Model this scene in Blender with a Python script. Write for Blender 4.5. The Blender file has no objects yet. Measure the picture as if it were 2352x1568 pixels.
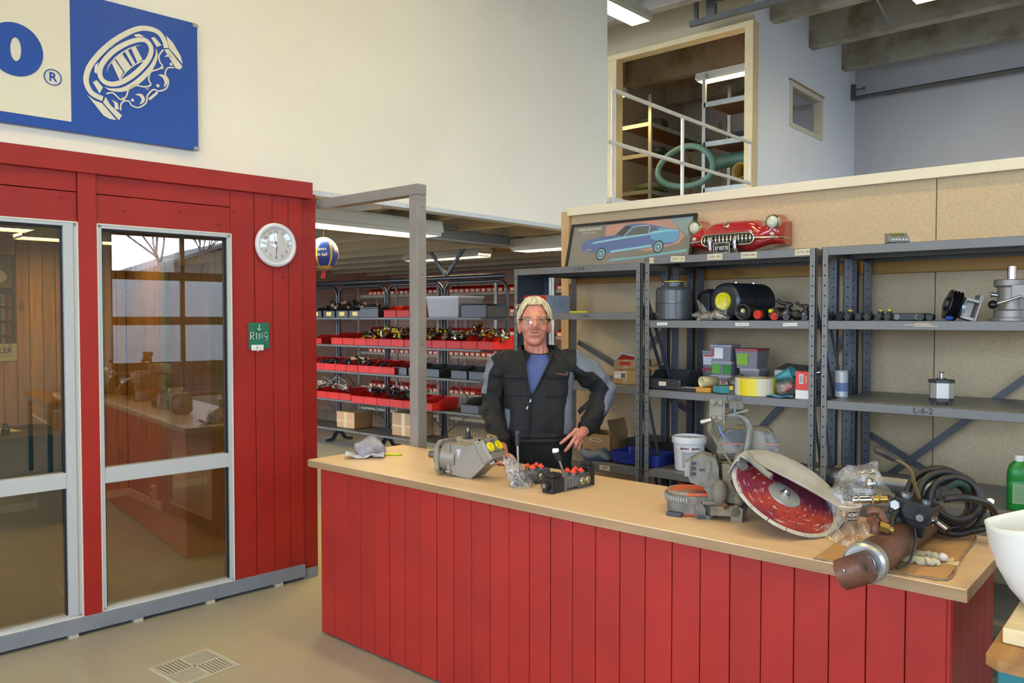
import bpy, bmesh, math, random
from math import sin, cos, pi, radians, hypot, sqrt, atan2
from mathutils import Vector, Matrix

SC = bpy.context.scene
COL = SC.collection
RND = random.Random(11)

# ------------------------------------------------------------------ camera
cam_d = bpy.data.cameras.new('camera')
cam = bpy.data.objects.new('camera', cam_d)
COL.objects.link(cam)
cam_d.sensor_width = 36.0
cam_d.lens = 36.0 * 1834.0 / 2352.0
cam_d.clip_start = 0.05
cam_d.clip_end = 200
cam.location = (0, 0, 1.65)
cam.rotation_euler = (radians(90 - 1.69), 0, radians(41.0))
SC.camera = cam

# ------------------------------------------------------------------ sky, exposure
SC.view_settings.view_transform = 'Standard'
SC.view_settings.look = 'None'
SC.view_settings.gamma = 1.0
SC.view_settings.use_curve_mapping = False
SC.view_settings.exposure = 1.12
SC.cycles.max_bounces = 8
SC.cycles.diffuse_bounces = 5
SC.cycles.glossy_bounces = 4
SC.cycles.transmission_bounces = 6
SC.cycles.transparent_max_bounces = 16
SC.cycles.sample_clamp_indirect = 6.0
SC.cycles.caustics_reflective = False
SC.cycles.caustics_refractive = False
SC.cycles.use_denoising = True

SKY = 6.0
LAMP = 22.0
wd = bpy.data.worlds.new('overcast_sky')
SC.world = wd
wd.use_nodes = True
_nt = wd.node_tree
_nt.nodes.clear()
_o = _nt.nodes.new('ShaderNodeOutputWorld')
_b = _nt.nodes.new('ShaderNodeBackground')
_t = _nt.nodes.new('ShaderNodeTexCoord')
_s = _nt.nodes.new('ShaderNodeSeparateXYZ')
_r = _nt.nodes.new('ShaderNodeValToRGB')
_nt.links.new(_t.outputs['Generated'], _s.inputs[0])
_nt.links.new(_s.outputs[2], _r.inputs[0])
_r.color_ramp.elements[0].position = 0.0
_r.color_ramp.elements[0].color = (0.70, 0.82, 1.0, 1)
_r.color_ramp.elements[1].position = 0.9
_r.color_ramp.elements[1].color = (0.56, 0.74, 1.0, 1)
_nt.links.new(_r.outputs[0], _b.inputs[0])
_b.inputs[1].default_value = SKY
_nt.links.new(_b.outputs[0], _o.inputs[0])


def portal(loc, rot, sx, sy):
    d = bpy.data.lights.new('window_portal', 'AREA')
    d.shape = 'RECTANGLE'
    d.size = sx
    d.size_y = sy
    d.cycles.is_portal = True
    o = bpy.data.objects.new('window_portal', d)
    COL.objects.link(o)
    o.location = loc
    o.rotation_euler = rot


portal((5.18, 5.55, 2.0), (0, radians(90), 0), 3.4, 3.6)      # looks along -X into the hall
portal((5.18, -1.2, 2.9), (0, radians(90), 0), 2.2, 4.8)
portal((5.18, 10.8, 3.0), (0, radians(90), 0), 4.0, 4.8)
portal((0.5, -5.18, 2.2), (radians(90), 0, 0), 7.0, 3.0)        # looks along +Y into the hall


# ------------------------------------------------------------------ materials
def lin(h):
    h = h.lstrip('#')
    c = [int(h[i:i + 2], 16) / 255 for i in (0, 2, 4)]
    return tuple((x / 12.92 if x <= 0.04045 else ((x + 0.055) / 1.055) ** 2.4) for x in c)


MATS = {}


def mat(name, col, rough=0.5, metal=0.0, var=None, bump=None, rand=0.0, spec=0.5, coat=0.0, col2=None, emit=None,
        stretch=(1, 1, 1), trans=0.0, alpha=1.0, vlo=0.35, vhi=0.65, sss=0.0):
    """principled material; var=(scale, amount) noise colour variation, col2 = second colour, bump=(scale, strength)"""
    if name in MATS:
        return MATS[name]
    m = bpy.data.materials.new(name)
    m.use_nodes = True
    nt = m.node_tree
    N, L = nt.nodes, nt.links
    p = N['Principled BSDF']
    c = lin(col) if isinstance(col, str) else col
    p.inputs['Base Color'].default_value = (*c, 1)
    p.inputs['Roughness'].default_value = rough
    p.inputs['Metallic'].default_value = metal
    p.inputs['Specular IOR Level'].default_value = spec
    p.inputs['Coat Weight'].default_value = coat
    p.inputs['Coat Roughness'].default_value = 0.08
    p.inputs['Transmission Weight'].default_value = trans
    p.inputs['Alpha'].default_value = alpha
    if sss:
        p.inputs['Subsurface Weight'].default_value = sss
        p.inputs['Subsurface Radius'].default_value = (0.012, 0.005, 0.003)
    if emit:
        p.inputs['Emission Color'].default_value = (*emit[0], 1)
        p.inputs['Emission Strength'].default_value = emit[1]
    tc = mp = None
    if var or bump:
        tc = N.new('ShaderNodeTexCoord')
        mp = N.new('ShaderNodeMapping')
        mp.inputs['Scale'].default_value = stretch
        L.new(tc.outputs['Object'], mp.inputs[0])
    src = None
    if var:
        n = N.new('ShaderNodeTexNoise')
        n.inputs['Scale'].default_value = var[0]
        n.inputs['Detail'].default_value = 6
        n.inputs['Roughness'].default_value = 0.6
        L.new(mp.outputs[0], n.inputs['Vector'])
        r = N.new('ShaderNodeValToRGB')
        r.color_ramp.elements[0].position = vlo
        r.color_ramp.elements[1].position = vhi
        if col2:
            c2 = lin(col2)
            r.color_ramp.elements[0].color = (*c2, 1)
            r.color_ramp.elements[1].color = (*c, 1)
        else:
            a = var[1]
            r.color_ramp.elements[0].color = (*[x * (1 - a) for x in c], 1)
            r.color_ramp.elements[1].color = (*[min(1, x * (1 + a * 0.5)) for x in c], 1)
        L.new(n.outputs['Fac'], r.inputs[0])
        src = r.outputs[0]
    if rand:
        oi = N.new('ShaderNodeObjectInfo')
        hsv = N.new('ShaderNodeHueSaturation')
        ma = N.new('ShaderNodeMapRange')
        ma.inputs['To Min'].default_value = 1 - rand
        ma.inputs['To Max'].default_value = 1 + rand
        L.new(oi.outputs['Random'], ma.inputs['Value'])
        L.new(ma.outputs[0], hsv.inputs['Value'])
        if src:
            L.new(src, hsv.inputs['Color'])
        else:
            hsv.inputs['Color'].default_value = (*c, 1)
        src = hsv.outputs[0]
    if src:
        L.new(src, p.inputs['Base Color'])
    if bump:
        n2 = N.new('ShaderNodeTexNoise')
        n2.inputs['Scale'].default_value = bump[0]
        n2.inputs['Detail'].default_value = 5
        L.new(mp.outputs[0], n2.inputs['Vector'])
        b = N.new('ShaderNodeBump')
        b.inputs['Strength'].default_value = bump[1]
        b.inputs['Distance'].default_value = 0.01
        L.new(n2.outputs['Fac'], b.inputs['Height'])
        L.new(b.outputs[0], p.inputs['Normal'])
    MATS[name] = m
    return m


def wood(name, c1, c2, axis=2, rough=0.5, scale=6.0, knots=0.0, rand=0.12, spread=1.0, coat=0.0):
    """long grained wood; axis = grain direction in object space"""
    if name in MATS:
        return MATS[name]
    m = bpy.data.materials.new(name)
    m.use_nodes = True
    N, L = m.node_tree.nodes, m.node_tree.links
    p = N['Principled BSDF']
    p.inputs['Roughness'].default_value = rough
    p.inputs['Coat Weight'].default_value = coat
    tc = N.new('ShaderNodeTexCoord')
    oi = N.new('ShaderNodeObjectInfo')
    off = N.new('ShaderNodeVectorMath')
    off.operation = 'MULTIPLY_ADD'
    comb = N.new('ShaderNodeCombineXYZ')
    for i in range(3):
        L.new(oi.outputs['Random'], comb.inputs[i])
    L.new(comb.outputs[0], off.inputs[0])
    off.inputs[1].default_value = (13, 17, 19)
    L.new(tc.outputs['Object'], off.inputs[2])
    mp = N.new('ShaderNodeMapping')
    sc = [1.0, 1.0, 1.0]
    sc[axis] = 0.07
    mp.inputs['Scale'].default_value = sc
    L.new(off.outputs[0], mp.inputs[0])
    n = N.new('ShaderNodeTexNoise')
    n.inputs['Scale'].default_value = scale * 6
    n.inputs['Detail'].default_value = 7
    n.inputs['Distortion'].default_value = 0.4
    L.new(mp.outputs[0], n.inputs['Vector'])
    r = N.new('ShaderNodeValToRGB')
    r.color_ramp.elements[0].position = 0.5 - 0.22 * spread
    r.color_ramp.elements[1].position = 0.5 + 0.22 * spread
    r.color_ramp.elements[0].color = (*lin(c2), 1)
    r.color_ramp.elements[1].color = (*lin(c1), 1)
    L.new(n.outputs['Fac'], r.inputs[0])
    col = r.outputs[0]
    if knots:
        v = N.new('ShaderNodeTexVoronoi')
        mp2 = N.new('ShaderNodeMapping')
        s2 = [1.0, 1.0, 1.0]
        s2[axis] = 0.45
        mp2.inputs['Scale'].default_value = s2
        L.new(off.outputs[0], mp2.inputs[0])
        L.new(mp2.outputs[0], v.inputs['Vector'])
        v.inputs['Scale'].default_value = knots
        rr = N.new('ShaderNodeValToRGB')
        rr.color_ramp.elements[0].position = 0.03
        rr.color_ramp.elements[1].position = 0.14
        rr.color_ramp.elements[0].color = (0.22, 0.12, 0.07, 1)
        rr.color_ramp.elements[1].color = (1, 1, 1, 1)
        L.new(v.outputs['Distance'], rr.inputs[0])
        mx = N.new('ShaderNodeMix')
        mx.data_type = 'RGBA'
        mx.blend_type = 'MULTIPLY'
        mx.inputs[0].default_value = 0.85
        L.new(col, mx.inputs[6])
        L.new(rr.outputs[0], mx.inputs[7])
        col = mx.outputs[2]
    hsv = N.new('ShaderNodeHueSaturation')
    ma = N.new('ShaderNodeMapRange')
    ma.inputs['To Min'].default_value = 1 - rand
    ma.inputs['To Max'].default_value = 1 + rand
    L.new(oi.outputs['Random'], ma.inputs['Value'])
    L.new(ma.outputs[0], hsv.inputs['Value'])
    L.new(col, hsv.inputs['Color'])
    L.new(hsv.outputs[0], p.inputs['Base Color'])
    MATS[name] = m
    return m


def glass(name, tint=(0.9, 0.9, 0.9), base=0.05, rough=0.0, gcol=(1, 1, 1), bumpy=0.0, mul=1.0):
    """thin sheet: see-through with angle dependent mirror reflection"""
    if name in MATS:
        return MATS[name]
    m = bpy.data.materials.new(name)
    m.use_nodes = True
    N, L = m.node_tree.nodes, m.node_tree.links
    N.remove(N['Principled BSDF'])
    out = N['Material Output']
    tr = N.new('ShaderNodeBsdfTransparent')
    tr.inputs[0].default_value = (*tint, 1)
    gl = N.new('ShaderNodeBsdfGlossy')
    gl.inputs['Roughness'].default_value = rough
    gl.inputs[0].default_value = (*gcol, 1)
    lw = N.new('ShaderNodeLayerWeight')
    lw.inputs[0].default_value = 0.5
    pw = N.new('ShaderNodeMath')
    pw.operation = 'POWER'
    pw.inputs[1].default_value = 4.0
    L.new(lw.outputs['Facing'], pw.inputs[0])
    ma = N.new('ShaderNodeMapRange')
    ma.inputs['To Min'].default_value = base
    ma.inputs['To Max'].default_value = min(1.0, 0.9 * mul)
    L.new(pw.outputs[0], ma.inputs['Value'])
    mx = N.new('ShaderNodeMixShader')
    L.new(ma.outputs[0], mx.inputs[0])
    L.new(tr.outputs[0], mx.inputs[1])
    L.new(gl.outputs[0], mx.inputs[2])
    if bumpy:
        tc = N.new('ShaderNodeTexCoord')
        n2 = N.new('ShaderNodeTexNoise')
        n2.inputs['Scale'].default_value = bumpy
        n2.inputs['Detail'].default_value = 4
        L.new(tc.outputs['Object'], n2.inputs['Vector'])
        b = N.new('ShaderNodeBump')
        b.inputs['Strength'].default_value = 0.8
        b.inputs['Distance'].default_value = 0.02
        L.new(n2.outputs['Fac'], b.inputs['Height'])
        L.new(b.outputs[0], gl.inputs['Normal'])
    L.new(mx.outputs[0], out.inputs[0])
    MATS[name] = m
    return m


def film(name, haze=0.10, gloss=0.10, scale=14.0, tint=(.97, .97, .97), strength=.5):
    """clear plastic film: see-through, slightly milky, with soft creased highlights"""
    if name in MATS:
        return MATS[name]
    m = bpy.data.materials.new(name)
    m.use_nodes = True
    N, L = m.node_tree.nodes, m.node_tree.links
    N.remove(N['Principled BSDF'])
    out = N['Material Output']
    tr = N.new('ShaderNodeBsdfTransparent')
    tr.inputs[0].default_value = (*tint, 1)
    gl = N.new('ShaderNodeBsdfGlossy')
    gl.inputs['Roughness'].default_value = .16
    df = N.new('ShaderNodeBsdfDiffuse')
    df.inputs[0].default_value = (.8, .82, .86, 1)
    tl = N.new('ShaderNodeBsdfTranslucent')
    tl.inputs[0].default_value = (.8, .82, .86, 1)
    tc = N.new('ShaderNodeTexCoord')
    n = N.new('ShaderNodeTexNoise')
    n.inputs['Scale'].default_value = scale
    n.inputs['Detail'].default_value = 3
    n.inputs['Distortion'].default_value = 1.2
    L.new(tc.outputs['Object'], n.inputs['Vector'])
    b = N.new('ShaderNodeBump')
    b.inputs['Strength'].default_value = strength
    b.inputs['Distance'].default_value = .02
    L.new(n.outputs['Fac'], b.inputs['Height'])
    L.new(b.outputs[0], gl.inputs['Normal'])
    r = N.new('ShaderNodeMapRange')
    r.inputs['From Min'].default_value = .45
    r.inputs['From Max'].default_value = .75
    r.inputs['To Min'].default_value = haze * .4
    r.inputs['To Max'].default_value = haze * 2.6
    L.new(n.outputs['Fac'], r.inputs['Value'])
    m0 = N.new('ShaderNodeMixShader')
    L.new(df.outputs[0], m0.inputs[1])
    L.new(tl.outputs[0], m0.inputs[2])
    m1 = N.new('ShaderNodeMixShader')
    L.new(r.outputs[0], m1.inputs[0])
    L.new(tr.outputs[0], m1.inputs[1])
    L.new(m0.outputs[0], m1.inputs[2])
    m2 = N.new('ShaderNodeMixShader')
    lw = N.new('ShaderNodeLayerWeight')
    lw.inputs[0].default_value = .25
    mr = N.new('ShaderNodeMapRange')
    mr.inputs['To Min'].default_value = gloss
    mr.inputs['To Max'].default_value = gloss + .35
    L.new(lw.outputs['Facing'], mr.inputs['Value'])
    L.new(mr.outputs[0], m2.inputs[0])
    L.new(m1.outputs[0], m2.inputs[1])
    L.new(gl.outputs[0], m2.inputs[2])
    L.new(m2.outputs[0], out.inputs[0])
    MATS[name] = m
    return m


def lampmat(name, col, strength):
    return mat(name, (0.9, 0.9, 0.85), 0.4, emit=(col, strength))


# ------------------------------------------------------------------ mesh builder
class MB:
    def __init__(s):
        s.v, s.f, s.m, s.s = [], [], [], []

    def add(s, vs, fs, m=0, smooth=False, M=None):
        b = len(s.v)
        for p in vs:
            p = Vector(p)
            s.v.append(M @ p if M else p)
        for f in fs:
            s.f.append([b + i for i in f])
            s.m.append(m)
            s.s.append(smooth)
        return s

    def box(s, x0, y0, z0, x1, y1, z1, m=0, M=None):
        x0, x1 = min(x0, x1), max(x0, x1)
        y0, y1 = min(y0, y1), max(y0, y1)
        z0, z1 = min(z0, z1), max(z0, z1)
        vs = [(x0, y0, z0), (x1, y0, z0), (x1, y1, z0), (x0, y1, z0), (x0, y0, z1), (x1, y0, z1), (x1, y1, z1), (x0, y1, z1)]
        return s.add(vs, [(0, 3, 2, 1), (4, 5, 6, 7), (0, 1, 5, 4), (1, 2, 6, 5), (2, 3, 7, 6), (3, 0, 4, 7)], m, False, M)

    def cbox(s, c, d, m=0, M=None):
        return s.box(c[0] - d[0] / 2, c[1] - d[1] / 2, c[2] - d[2] / 2, c[0] + d[0] / 2, c[1] + d[1] / 2, c[2] + d[2] / 2, m, M)

    def ring(s, rings, m=0, smooth=True, closed=True, caps=(True, True), capm=None, M=None):
        """skin a list of equal length point loops"""
        n = len(rings[0])
        vs = [p for r in rings for p in r]
        fs = []
        for i in range(len(rings) - 1):
            for j in range(n if closed else n - 1):
                k = (j + 1) % n
                fs.append((i * n + j, i * n + k, (i + 1) * n + k, (i + 1) * n + j))
        s.add(vs, fs, m, smooth, M)
        cm = m if capm is None else capm
        if caps[0]:
            s.add(rings[0], [tuple(reversed(range(n)))], cm, False, M)
        if caps[1]:
            s.add(rings[-1], [tuple(range(n))], cm, False, M)
        return s

    def cyl(s, p, q, r, r2=None, n=16, m=0, smooth=True, caps=(True, True), capm=None, M=None):
        p, q = Vector(p), Vector(q)
        r2 = r if r2 is None else r2
        d = (q - p).normalized()
        a = d.orthogonal().normalized()
        b = d.cross(a)
        rs = []
        for c, rr in ((p, r), (q, r2)):
            rs.append([c + a * rr * cos(2 * pi * i / n) + b * rr * sin(2 * pi * i / n) for i in range(n)])
        return s.ring(rs, m, smooth, True, caps, capm, M)

    def tube(s, pts, r, n=8, m=0, closed=False, caps=True, M=None, flat=1.0):
        pts = [Vector(p) for p in pts]
        k = len(pts)
        rr = r if isinstance(r, (list, tuple)) else [r] * k
        ts = []
        for i in range(k):
            if closed:
                t = pts[(i + 1) % k] - pts[i - 1]
            else:
                t = pts[min(i + 1, k - 1)] - pts[max(i - 1, 0)]
            ts.append(t.normalized() if t.length > 1e-9 else Vector((0, 0, 1)))
        a = ts[0].orthogonal().normalized()
        rings = []
        for i in range(k):
            a = (a - ts[i] * a.dot(ts[i]))
            a = a.normalized() if a.length > 1e-6 else ts[i].orthogonal().normalized()
            b = ts[i].cross(a)
            rings.append([pts[i] + a * rr[i] * cos(2 * pi * j / n) + b * rr[i] * flat * sin(2 * pi * j / n) for j in range(n)])
        if closed:
            rings.append(rings[0])
        return s.ring(rings, m, True, True, (caps and not closed, caps and not closed), None, M)

    def lathe(s, prof, n=24, m=0, M=None, smooth=True, ms=None):
        """prof = [(r, z)], around local z; ms = material per segment"""
        for i in range(len(prof) - 1):
            (r0, z0), (r1, z1) = prof[i], prof[i + 1]
            mm = ms[i] if ms else m
            a = [(r0 * cos(2 * pi * j / n), r0 * sin(2 * pi * j / n), z0) for j in range(n)]
            b = [(r1 * cos(2 * pi * j / n), r1 * sin(2 * pi * j / n), z1) for j in range(n)]
            if r0 < 1e-6:
                s.add([(0, 0, z0)] + b, [(0, 1 + j, 1 + (j + 1) % n) for j in range(n)], mm, smooth, M)
            elif r1 < 1e-6:
                s.add(a + [(0, 0, z1)], [(j, (j + 1) % n, n) for j in range(n)], mm, smooth, M)
            else:
                s.add(a + b, [(j, (j + 1) % n, n + (j + 1) % n, n + j) for j in range(n)], mm, smooth, M)
        return s

    def prism(s, poly, z0, z1, m=0, M=None, smooth=False, capm=None):
        n = len(poly)
        a = [(p[0], p[1], z0) for p in poly]
        b = [(p[0], p[1], z1) for p in poly]
        area = sum(poly[i][0] * poly[(i + 1) % n][1] - poly[(i + 1) % n][0] * poly[i][1] for i in range(n))
        if area < 0:
            a.reverse()
            b.reverse()
        s.add(a + b, [(i, (i + 1) % n, n + (i + 1) % n, n + i) for i in range(n)], m, smooth, M)
        cm = m if capm is None else capm
        s.add(a, [tuple(reversed(range(n)))], cm, False, M)
        s.add(b, [tuple(range(n))], cm, False, M)
        return s

    def ball(s, c, r, nu=16, nv=10, m=0, M=None, fn=None):
        if not isinstance(r, (list, tuple)):
            r = (r, r, r)
        vs = [(c[0], c[1], c[2] - r[2])]
        for i in range(1, nv):
            t = -pi / 2 + pi * i / nv
            for j in range(nu):
                u = 2 * pi * j / nu
                vs.append((c[0] + r[0] * cos(t) * cos(u), c[1] + r[1] * cos(t) * sin(u), c[2] + r[2] * sin(t)))
        vs.append((c[0], c[1], c[2] + r[2]))
        if fn:
            vs = [fn(Vector(p)) for p in vs]
        fs = [(0, 1 + (j + 1) % nu, 1 + j) for j in range(nu)]
        for i in range(nv - 2):
            for j in range(nu):
                a = 1 + i * nu + j
                b = 1 + i * nu + (j + 1) % nu
                fs.append((a, b, b + nu, a + nu))
        t = len(vs) - 1
        b0 = 1 + (nv - 2) * nu
        fs += [(b0 + j, b0 + (j + 1) % nu, t) for j in range(nu)]
        return s.add(vs, fs, m, True, M)

    def grid(s, fn, nu, nv, m=0, smooth=True, M=None, mfn=None):
        vs = [fn(i / nu, j / nv) for j in range(nv + 1) for i in range(nu + 1)]
        b = len(s.v)
        for p in vs:
            p = Vector(p)
            s.v.append(M @ p if M else p)
        for j in range(nv):
            for i in range(nu):
                a = b + j * (nu + 1) + i
                s.f.append([a, a + 1, a + nu + 2, a + nu + 1])
                s.m.append(mfn((i + .5) / nu, (j + .5) / nv) if mfn else m)
                s.s.append(smooth)
        return s

    def build(s, name, mats, parent=None, M=None, bevel=0.0, seg=2, thick=0.0, subd=0, angle=35):
        me = bpy.data.meshes.new(name)
        me.from_pydata([tuple(p) for p in s.v], [], s.f)
        if not isinstance(mats, (list, tuple)):
            mats = [mats]
        for x in mats:
            me.materials.append(x)
        if max(s.m, default=0):
            me.polygons.foreach_set('material_index', s.m)
        me.polygons.foreach_set('use_smooth', s.s)
        me.update()
        o = bpy.data.objects.new(name, me)
        COL.objects.link(o)
        if M is not None:
            o.matrix_world = M
        if parent is not None:
            o.parent = parent
        if thick:
            so = o.modifiers.new('thickness', 'SOLIDIFY')
            so.thickness = thick
            so.offset = 0
        if subd:
            sb = o.modifiers.new('subdivision', 'SUBSURF')
            sb.levels = sb.render_levels = subd
        if bevel:
            bv = o.modifiers.new('bevel', 'BEVEL')
            bv.width = bevel
            bv.segments = seg
            bv.limit_method = 'ANGLE'
            bv.angle_limit = radians(angle)
        return o


def tag(o, label=None, cat=None, group=None, kind=None):
    if label:
        o['label'] = label
    if cat:
        o['category'] = cat
    if group:
        o['group'] = group
    if kind:
        o['kind'] = kind
    return o


def thing(name, label, cat, loc=(0, 0, 0), rotz=0.0, group=None):
    o = bpy.data.objects.new(name, None)
    COL.objects.link(o)
    o.empty_display_size = 0.05
    o.matrix_world = Matrix.Translation(loc) @ Matrix.Rotation(rotz, 4, 'Z')
    return tag(o, label, cat, group)


def struct(o):
    o['kind'] = 'structure'
    return o


def frame(name, M):
    o = bpy.data.objects.new(name, None)
    COL.objects.link(o)
    o.empty_display_size = 0.05
    o.matrix_world = M
    o['kind'] = 'structure'
    return o


def copy_tree(o, parent=None):
    c = o.copy()
    COL.objects.link(c)
    if parent is not None:
        c.parent = parent
    for ch in list(KIDS.get(o.name, [])) or [x for x in COL.objects if x.parent == o]:
        if ch != c:
            copy_tree(ch, c)
    return c


KIDS = {}


def text(body, size, m, parent, M, name='lettering', align='CENTER', depth=0.0004, bold=0.0, sx=1.0, shear=0.0):
    cu = bpy.data.curves.new(name, 'FONT')
    cu.body = body
    cu.size = size
    cu.align_x = align
    cu.align_y = 'CENTER'
    cu.extrude = depth
    cu.offset = bold
    cu.shear = shear
    cu.resolution_u = 3
    cu.materials.append(m)
    tmp = bpy.data.objects.new(name, cu)
    me = bpy.data.meshes.new_from_object(tmp)
    bpy.data.objects.remove(tmp)
    bpy.data.curves.remove(cu)
    me.name = name
    o = bpy.data.objects.new(name, me)
    COL.objects.link(o)
    o['kind'] = 'stuff'
    o.matrix_world = M @ Matrix.Diagonal((sx, 1, 1, 1))
    o.parent = parent
    return o


def basis(o, x, y, z):
    """matrix with origin o and axes x, y, z"""
    x, y, z, o = Vector(x), Vector(y), Vector(z), Vector(o)
    return Matrix(((x.x, y.x, z.x, o.x), (x.y, y.y, z.y, o.y), (x.z, y.z, z.z, o.z), (0, 0, 0, 1)))


def face_y(o, s=1.0):
    """text plane that faces -Y (towards the counter's customers): x right, y up"""
    return basis(o, (1, 0, 0), (0, 0, 1), (0, -1, 0)) @ Matrix.Scale(s, 4)


def arc(cx, cy, r, a0, a1, n):
    return [(cx + r * cos(a0 + (a1 - a0) * i / n), cy + r * sin(a0 + (a1 - a0) * i / n)) for i in range(n + 1)]


def rrect(x0, y0, x1, y1, r, n=4):
    return arc(x1 - r, y1 - r, r, 0, pi / 2, n) + arc(x0 + r, y1 - r, r, pi / 2, pi, n) + arc(x0 + r, y0 + r, r, pi, 1.5 * pi, n) + arc(x1 - r, y0 + r, r, 1.5 * pi, 2 * pi, n)


def smooth_path(pts, k=6, closed=False):
    """Catmull-Rom through points"""
    P = [Vector(p) for p in pts]
    n = len(P)
    out = []
    rng = n if closed else n - 1
    for i in range(rng):
        if closed:
            a, b, c, d = P[i - 1], P[i], P[(i + 1) % n], P[(i + 2) % n]
        else:
            a, b, c, d = P[max(i - 1, 0)], P[i], P[i + 1], P[min(i + 2, n - 1)]
        for j in range(k):
            t = j / k
            out.append(0.5 * ((2 * b) + (c - a) * t + (2 * a - 5 * b + 4 * c - d) * t * t + (3 * b - a - 3 * c + d) * t ** 3))
    if not closed:
        out.append(P[-1])
    return out


def pmat(d, up=(0, 0, 1), o=(0, 0, 0)):
    """matrix whose local z runs along d"""
    z = Vector(d).normalized()
    x = Vector(up).cross(z)
    x = x.normalized() if x.length > 1e-6 else z.orthogonal().normalized()
    return basis(o, x, z.cross(x), z)


RZ = lambda a: Matrix.Rotation(a, 4, 'Z')
RX = lambda a: Matrix.Rotation(a, 4, 'X')
RY = lambda a: Matrix.Rotation(a, 4, 'Y')
T = lambda x, y=0, z=0: Matrix.Translation((x, y, z)) if not isinstance(x, (tuple, list, Vector)) else Matrix.Translation(x)
VIEW = lambda px: radians(41.0) - atan2(px - 1176.0, 1834.0)     # heading of the line of sight at a given spot
# ================================================================== materials used widely
RED = mat('red_paint', '#9e241c', 0.5, spec=.35, var=(3.0, 0.12), bump=(60, 0.08), rand=0.06)
RED_DK = mat('red_joint', '#5a1414', 0.7)
WHITEW = mat('white_wall_paint', '#efe9da', 0.75, var=(0.8, 0.04), bump=(40, 0.03))
GREYB = mat('blue_grey_paint', '#7f8590', 0.5, var=(5, 0.12))
ALU = mat('painted_aluminium', '#b6bcc0', 0.4)
ALU_W = mat('white_edge', '#d6d2c4', 0.6)
BLACKR = mat('black_rubber', '#17181a', 0.6)
GLASS = glass('window_glass', (0.78, 0.76, 0.70), 0.125, mul=1.0)
CLEAR = glass('clear_glass', (0.92, 0.95, 0.95), 0.05)
FLOORM = mat('epoxy_floor', '#aaa48a', 0.30, var=(0.55, 0.10), col2='#9a9586', spec=0.4)
CONC = mat('raw_concrete', '#a59f92', 0.85, var=(2.2, 0.4), col2='#75684f', bump=(25, 0.25), vlo=0.3, vhi=0.55)
CEILM = mat('ceiling_concrete', '#a3a19b', 0.9, var=(1.0, 0.15))
CREAM = mat('cream_timber', '#d8c394', 0.6, var=(4, 0.08))
PINE = wood('pine_panel', '#b98a4a', '#9a6a30', 2, 0.45, 5.0, knots=4.2, rand=0.10)
BOARD = mat('particle_board', '#c6b18f', 0.8, var=(90, 0.14), bump=(120, 0.15))
STEEL = mat('grey_rack_steel', '#6b6d6e', 0.38, var=(3, 0.06))
STEELB = mat('dark_rack_steel', '#434a55', 0.4, var=(3, 0.08))
GALV = mat('galvanised_steel', '#a9a99f', 0.35, 0.7, var=(8, 0.15))
CHROME = mat('chrome', '#d4d6d8', 0.12, 1.0)
STEELP = mat('bright_steel', '#b9bcc0', 0.28, 1.0, var=(20, 0.1))
WHITEP = mat('white_plastic', '#e8e8e6', 0.35)
BLACKP = mat('black_plastic', '#1b1c1e', 0.4)
BLACKM = mat('black_metal', '#232325', 0.35, var=(10, 0.2))
LAMPM = lampmat('warm_tube_light', (1.0, 0.80, 0.42), LAMP)
LAMPH = mat('lamp_housing', '#b9b4a4', 0.5)

# ================================================================== office booth (red wall with windows)
BS = Vector((0.0887, 1, 0)).normalized()
BN = Vector((BS.y, -BS.x, 0))
BM = basis((-4.42, 1.27, 0), BS, BN, (0, 0, 1))          # local x along the front, local y = OUT of the booth (towards the hall)
BM_IN = BM


def bx(name, s0, s1, w0, w1, z0, z1, m, parent, bevel=0.0):
    return MB().box(s0, w0, z0, s1, w1, z1).build(name, m, parent, bevel=bevel)


# local axes (s, w, z) are left-handed seen from BN; use a frame with w inward so that it stays right-handed
BMI = basis((-4.42, 1.27, 0), BS, -BN, (0, 0, 1))         # local y = into the booth


def bi(name, s0, s1, w0, w1, z0, z1, m, parent, bevel=0.0):
    """w measured OUT of the booth"""
    return MB().box(s0, -w0, z0, s1, -w1, z1).build(name, m, parent, bevel=bevel)


wall_left = frame('wall_left', BMI)
bk = MB()
for a in ((-2.6, -0.75, 0.03, 2.40), (0.378, 0.462, 0.03, 2.40), (-0.75, 0.378, 2.14, 2.40), (0.462, 1.192, 2.14, 2.40), (1.192, 1.72, 0.03, 2.40)):
    bk.box(a[0], 0.025, a[2], a[1], 0.09, a[3])
bk.build('wall_core', RED_DK, wall_left)
for a, b in ((1.192, 1.336), (1.339, 1.452), (1.455, 1.559), (1.562, 1.652)):
    bi('plank', a, b, -0.026, RND.uniform(-0.002, 0.002), 0.035 + RND.uniform(-.004, .004), 2.40, RED, wall_left, 0.002)
bi('corner_plank', 1.652, 1.757, -0.12, -0.012, 0.028, 2.43, RED, wall_left, 0.002)
bi('post_plank', 0.375, 0.462, -0.02, 0.012, 0.064, 2.40, RED, wall_left, 0.002)
bi('post_plank', -0.84, -0.75, -0.02, 0.012, 0.064, 2.40, RED, wall_left, 0.002)
for a, b in ((-0.748, 0.373), (0.464, 1.190)):
    bi('plank', a, b, -0.026, 0.0, 2.142, 2.293, RED, wall_left, 0.002)
    bi('plank', a, b, -0.026, 0.001, 2.297, 2.41, RED, wall_left, 0.002)
for i in range(12):
    bi('plank', -2.6 + i * .147, -2.6 + i * .147 + .144, -0.026, 0.0, 0.035, 2.41, RED, wall_left, 0.002)
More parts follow.
